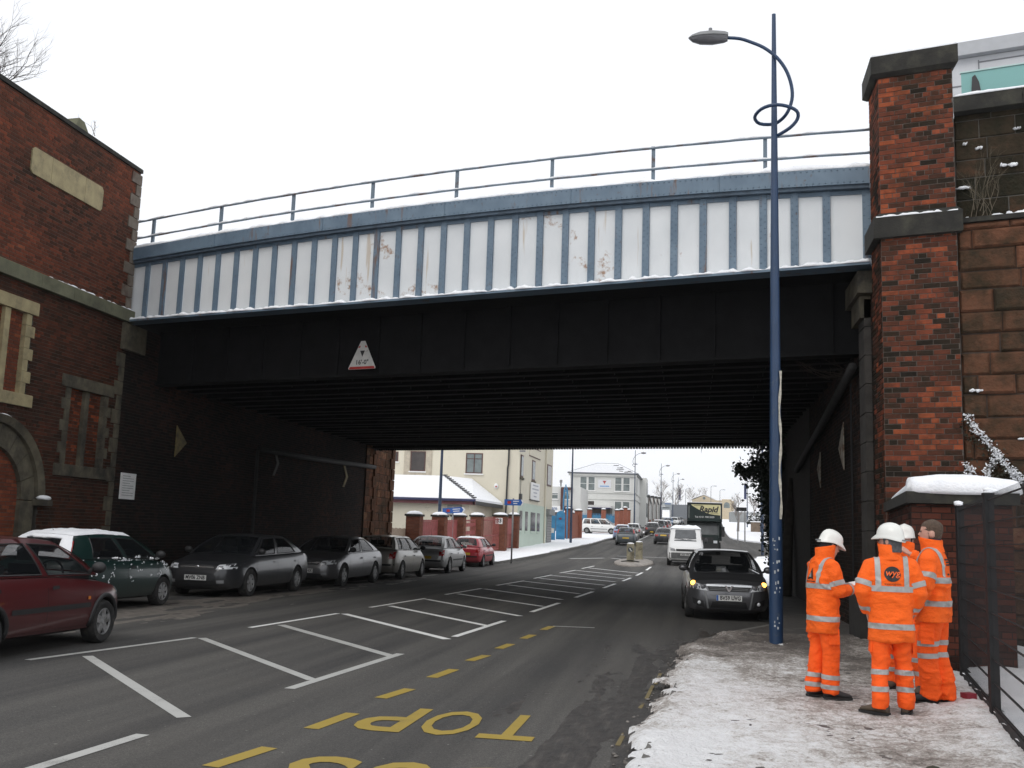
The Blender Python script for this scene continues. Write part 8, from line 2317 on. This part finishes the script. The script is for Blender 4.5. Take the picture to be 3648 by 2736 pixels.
    for z_ in opts.get('leg_bands', (0.38, 0.24)):
        for s_ in (-1, 1):
            kn, f = knees[s_], feet[s_]
            band(tm, (0, 0, z_), (0.03 * s_, 0.05, 1), 0.024, lambda p: p.x * s_ > min(feet[1].x * s_, 0) - 0.5 and ((p.x - feet[s_].x) ** 2 + (p.y - feet[s_].y) ** 2) <= ((p.x - feet[-s_].x) ** 2 + (p.y - feet[-s_].y) ** 2), 'reflective_band', ST, tr)
    for s_ in (-1, 1):
        pk = hips[s_].lerp(knees[s_], 0.62) + Vector((s_ * 0.088, 0, 0.0))
        MB().obox(pk, (0.010, 0, 0), (0, 0.060, 0), (-0.006 * s_, 0, 0.08)).build('cargo_pocket', HV2, tr, world=False)
    # ---- boots
    for s_, yaw in ((-1, opts.get('fy_l', 0.15)), (1, opts.get('fy_r', -0.15))):
        f = feet[s_]; M_ = Matrix.Translation(f) @ Matrix.Rotation(yaw, 4, 'Z')
        rings = []
        for y_, w, h, zb in ((-0.085, 0.022, 0.05, 0.018), (-0.08, 0.036, 0.10, 0.016), (-0.03, 0.042, 0.125, 0.016), (0.03, 0.044, 0.115, 0.016), (0.08, 0.047, 0.085, 0.016), (0.14, 0.050, 0.066, 0.016), (0.18, 0.042, 0.055, 0.018), (0.20, 0.02, 0.04, 0.022)):
            rings.append([M_ @ Vector((w * abs(math.cos(t)) ** 0.7 * (1 if math.cos(t) > 0 else -1), y_, zb + (h - zb) * (0.5 + 0.5 * math.sin(t)))) for t in (2 * math.pi * q / 14 for q in range(14))])
        bo = MB().loft(rings).build('boot', MATS[opts.get('boot', 'boot_black')], W_, smooth=True, world=False)
        sp_ = [(-0.035, -0.088), (0.035, -0.088), (0.046, 0.0), (0.054, 0.10), (0.05, 0.165), (0.028, 0.208), (-0.028, 0.208), (-0.05, 0.165), (-0.054, 0.10), (-0.046, 0.0)]
        MB().loft([[M_ @ Vector((x, y, z_)) for x, y in sp_] for z_ in (0.0, 0.024)]).build('sole', MATS['sole'], bo, world=False)
    # ---- head gear
    if opts.get('helmet', True):
        hz0 = 0.145
        bn = MB(); rr_ = []
        for z_, f_ in ((-0.005, 1.03), (0.05, 1.05), (0.10, 1.07), (0.16, 1.06)):
            rr_.append([HM @ Vector((0.078 * f_ * math.cos(t), -0.012 + 0.098 * f_ * math.sin(t) * (1 if math.sin(t) < 0.2 else (1.0 if z_ > 0.11 else 0.72)), z_ + (0.0 if math.sin(t) < 0.2 else 0.05 * math.sin(t) * (z_ < 0.09)))) for t in (2 * math.pi * q / 24 for q in range(24))])
        bn.loft(rr_, False, False).build('beanie', MATS[opts.get('beanie', 'beanie_black')], W_, smooth=True, world=False)
        h = MB(); rr_ = []
        for z_, f_, lip in ((-0.022, 1.02, 1), (-0.014, 1.05, 1), (0.0, 1.0, 0.55), (0.02, 0.985, 0), (0.05, 0.95, 0), (0.08, 0.86, 0), (0.105, 0.70, 0), (0.122, 0.46, 0), (0.130, 0.20, 0), (0.132, 0.02, 0)):
            ring = []
            for q in range(36):
                t = 2 * math.pi * q / 36; cx, sy = math.cos(t), math.sin(t)
                pk = max(0.0, sy) ** 3 * lip * 0.055 + max(0.0, -sy) ** 4 * lip * 0.012
                drop = -0.035 * max(0, -sy) ** 1.5 * (1 if z_ < 0.01 else 0) - 0.012 * max(0, sy) ** 2 * (lip > 0.9)
                rid = 0.008 * math.exp(-(cx * f_ / 0.16) ** 2) if z_ > 0.03 else 0
                ring.append(HM @ Vector((0.104 * f_ * cx, -0.006 + (0.134 * f_ + pk) * sy, hz0 + z_ * 0.97 + drop + rid)))
            rr_.append(ring)
        hm = h.loft(rr_, False, True).build('hard_hat', MATS['helmet_white'], W_, smooth=True, world=False, sharp=55)
        MB().tube([HM @ Vector((0.05 * cx_, -0.155, hz0 - 0.035)) for cx_ in (-1, 0, 1)], 0.008, 5).build('ratchet', MATS['lamp_grey'], hm, world=False)
    else:
        hr_ = MB(); rr_ = []
        for z_, f_, cutf in ((0.035, 1.02, 0.42), (0.07, 1.035, 0.40), (0.10, 1.04, 0.30), (0.135, 1.045, -0.55), (0.165, 1.05, -0.92), (0.19, 1.06, -1), (0.215, 1.07, -1), (0.232, 1.1, -1), (0.241, 1.0, -1)):
            a, bb_, y_ = [float(np.interp(z_, [0.02, 0.055, 0.09, 0.125, 0.16, 0.195, 0.22, 0.241], q)) for q in ([0.060, 0.066, 0.071, 0.074, 0.075, 0.067, 0.048, 0.010], [0.083, 0.092, 0.097, 0.100, 0.099, 0.088, 0.064, 0.014], [0.008, 0.004, 0, -0.003, -0.006, -0.008, -0.009, -0.009])]
            ring = []
            for q in range(33):
                t = -math.pi / 2 + (q / 32 - 0.5) * 2 * math.pi * (1.0 if cutf <= -0.9 else (0.80 if cutf < 0 else (0.60 - 0.25 * max(0, cutf - 0.2))))
                ring.append(HM @ Vector((a * f_ * math.cos(t) + 0.0, y_ + bb_ * f_ * math.sin(t) - 0.002, z_)))
            rr_.append(ring)
        hr_.loft(rr_, False, True, closed=False).build('hair', MATS['hair_brown'], W_, smooth=True, world=False)
        for s_ in (-1, 1):
            e_ = MB(); e_.blob(HM @ Vector((s_ * 0.032, 0.090, 0.112)), 0.013, 0.010, 0.006, 8, 5); e_.build('eye', MATS['sign_black'], W_, smooth=True, world=False)
        MB().loft([[Vector((0.088 * math.cos(t), ln * 0.8 + 0.01 + 0.088 * math.sin(t), z_)) for t in (2 * math.pi * q / 20 for q in range(20))] for z_ in (1.46, 1.565)], False, False).build('neck_warmer', MATS['collar_inner'], W_, smooth=True, world=False)
    # ---- emblem on the back of the jacket
    bv = BVHTree.FromPolygons([v.co[:] for v in jm.vertices], [list(p.vertices) for p in jm.polygons])
    def onback(x, z_, off):
        hit = bv.ray_cast(Vector((x, -2, z_)), Vector((0, 1, 0)))[0]
        return (hit.x, hit.y - off, hit.z) if hit is not None else (x, -0.16, z_)
    def back_patch(poly, name, mat, off):
        b_ = MB(); c_ = (sum(p[0] for p in poly) / len(poly), sum(p[1] for p in poly) / len(poly)); N = len(poly); vs = [onback(c_[0], c_[1], off)]
        for f_ in (0.33, 0.66, 1.0):
            vs += [onback(c_[0] + (x - c_[0]) * f_, c_[1] + (z_ - c_[1]) * f_, off) for x, z_ in poly]
        fs = [(0, 1 + i, 1 + (i + 1) % N) for i in range(N)]
        for r_ in range(2): fs += [(1 + r_ * N + i, 1 + r_ * N + (i + 1) % N, 1 + (r_ + 1) * N + (i + 1) % N, 1 + (r_ + 1) * N + i) for i in range(N)]
        b_.add(vs, fs); return b_.build(name, MATS[mat], jk, smooth=True, world=False)
    def back_text(body_, size, x, z_, mat, off, shear=0.0, bold=0.0):
        t = text_mesh(body_, size, 0.0, shear=shear, bold=bold)
        for v in t.vertices: v.co = onback(x + v.co.x, z_ + v.co.y, off)
        return to_obj(t, 'emblem_lettering', MATS[mat], jk, False)
    lg = opts.get('logo')
    if lg == 'wyg':
        back_patch([(0.075 * math.cos(t), 1.305 + 0.072 * math.sin(t)) for t in (2 * math.pi * q / 24 for q in range(24))], 'back_emblem', 'logo_black', 0.005)
        back_text('wyg', 0.085, 0.0, 1.315, 'logo_orange', 0.010, 0.25, 0.001)
        back_text('www.wyg.com', 0.026, 0.0, 1.213, 'logo_black', 0.006)
    elif lg == 'tri':
        back_patch([(-0.075, 1.235), (0.075, 1.235), (0.0, 1.36)], 'back_emblem', 'logo_black', 0.005)
        back_patch([(-0.035, 1.262), (0.035, 1.262), (0.0, 1.315)], 'emblem_mark', 'silver_tape', 0.009)
        back_patch([(-0.095, 1.212), (0.095, 1.212), (0.095, 1.222), (-0.095, 1.222)], 'emblem_line', 'logo_black', 0.005)
    elif lg == 'text':
        for i_, (z_, w_) in enumerate(((1.36, 0.075), (1.335, 0.06), (1.31, 0.07), (1.22, 0.03))):
            back_patch([(-w_, z_), (w_, z_), (w_, z_ + 0.016), (-w_, z_ + 0.016)], 'emblem_line', 'logo_black', 0.005)
    return dict(root=W_, body=body, jacket=jk, HM=HM, arms=arms, inv=inv)

ZP = 0.15
pocket = lambda s_: (Vector((s_ * 0.262, -0.04, 1.13)), Vector((s_ * 0.205, 0.10, 0.93)))
w1 = make_worker('worker with white hard hat and black triangle emblem on his back, reading a paper', (1.22, 10.82, ZP), (1.37, 10.70, ZP), (0.93, 0.37), 1.61,
    ((-0.24, 0.06, 1.14), (-0.06, 0.29, 1.17), dict(palm=(0, 0, 1), curl=0.25)), ((0.245, 0.07, 1.13), (0.10, 0.295, 1.15), dict(palm=(-0.3, 0, 1), curl=0.5)),
    dict(lean=0.03, head_fwd=0.035, head_dz=-0.01, head_tilt=-0.35, hem=0.665, zc=1.17, zl=0.83, leg_bands=(0.23, 0.13), logo='tri', seed=1.3, fy_l=0.0, fy_r=-0.35, beanie='beanie_black', collar=0.10, fat=0.92))
w2 = make_worker('worker with white hard hat and round black wyg emblem on his back', (1.68, 9.90, ZP), (1.92, 10.02, ZP), (0.03, 1.0), 1.66,
    (*pocket(-1),), (*pocket(1),), dict(head_turn=0.95, hem=0.665, zc=1.165, zl=0.815, leg_bands=(0.39, 0.235), logo='wyg', seed=4.1, boot='boot_brown', fy_l=0.95, fy_r=-0.25, beanie='beanie_grey', collar=0.105, fat=0.90))
w3 = make_worker('worker in white hard hat half hidden between two others, hand raised to his face', (2.36, 11.45, ZP), (2.14, 11.75, ZP), (-0.55, -0.83), 1.69,
    ((-0.36, 0.10, 1.30), (-0.13, 0.20, 1.47), dict(palm=(1, 0.2, 0.3), curl=0.6)), (*pocket(1),),
    dict(head_turn=0.2, hem=0.70, zc=1.17, zl=0.90, leg_bands=(0.36, 0.22), seed=7.7, boot='boot_brown', beanie='beanie_black', fat=0.92))
w4 = make_worker('bare-headed worker with short brown hair standing by the brick wall', (2.27, 10.74, ZP), (2.43, 10.80, ZP), (-0.92, 0.40), 1.76,
    (Vector((-0.27, 0.02, 1.13)), Vector((-0.20, 0.14, 0.91))), (Vector((0.27, 0.02, 1.13)), Vector((0.20, 0.14, 0.91))),
    dict(helmet=False, head_turn=0.15, head_fwd=0.02, head_tilt=0.06, hem=0.76, zc=1.17, zl=0.95, leg_bands=(0.575, 0.46), logo='text', seed=9.4, fy_l=0.1, fy_r=-0.1, collar=0.075, fat=0.94))
# the paper in the first worker's hands
pm = w1['inv'].inverted()
hp = pm @ Vector((0.05, 0.385, 1.20))
paper = thing('paper', tuple(hp), 'folded white paper held by the worker with the triangle emblem', 'paper')
fdir = Vector((0.93, 0.37, 0)).normalized(); sdir = Vector((fdir.y, -fdir.x, 0))
b = MB(); rows = []
for i in range(7):
    t = i / 6 - 0.5
    rows.append([hp + sdir * (t * 0.21) + fdir * (q * 0.29 - 0.10) + UP * (0.012 * math.cos(t * 6) + 0.05 * q) for q in (0, .25, .5, .75, 1)])
b.loft(rows, False, False, closed=False)
o = b.build('sheet', plain('paper_white', (0.80, 0.80, 0.79), 0.8, 0.03), paper, smooth=True)
m_ = o.modifiers.new('thick', 'SOLIDIFY'); m_.thickness = 0.002
# ------------------------------------------------------------------ thin winter haze
def make_haze():
    b = MB(); b.box(-720, 720, -45, 920, -1.5, 42)
    n = bpy.data.materials.new('haze'); n.use_nodes = True
    t = n.node_tree; t.nodes.clear()
    out = t.nodes.new('ShaderNodeOutputMaterial'); v = t.nodes.new('ShaderNodeVolumePrincipled')
    v.inputs['Color'].default_value = (0.95, 0.97, 1.0, 1); v.inputs['Density'].default_value = 0.0002
    t.links.new(v.outputs[0], out.inputs['Volume'])
    o = b.build('haze', n, None)
    tag(o, kind='stuff')
make_haze()
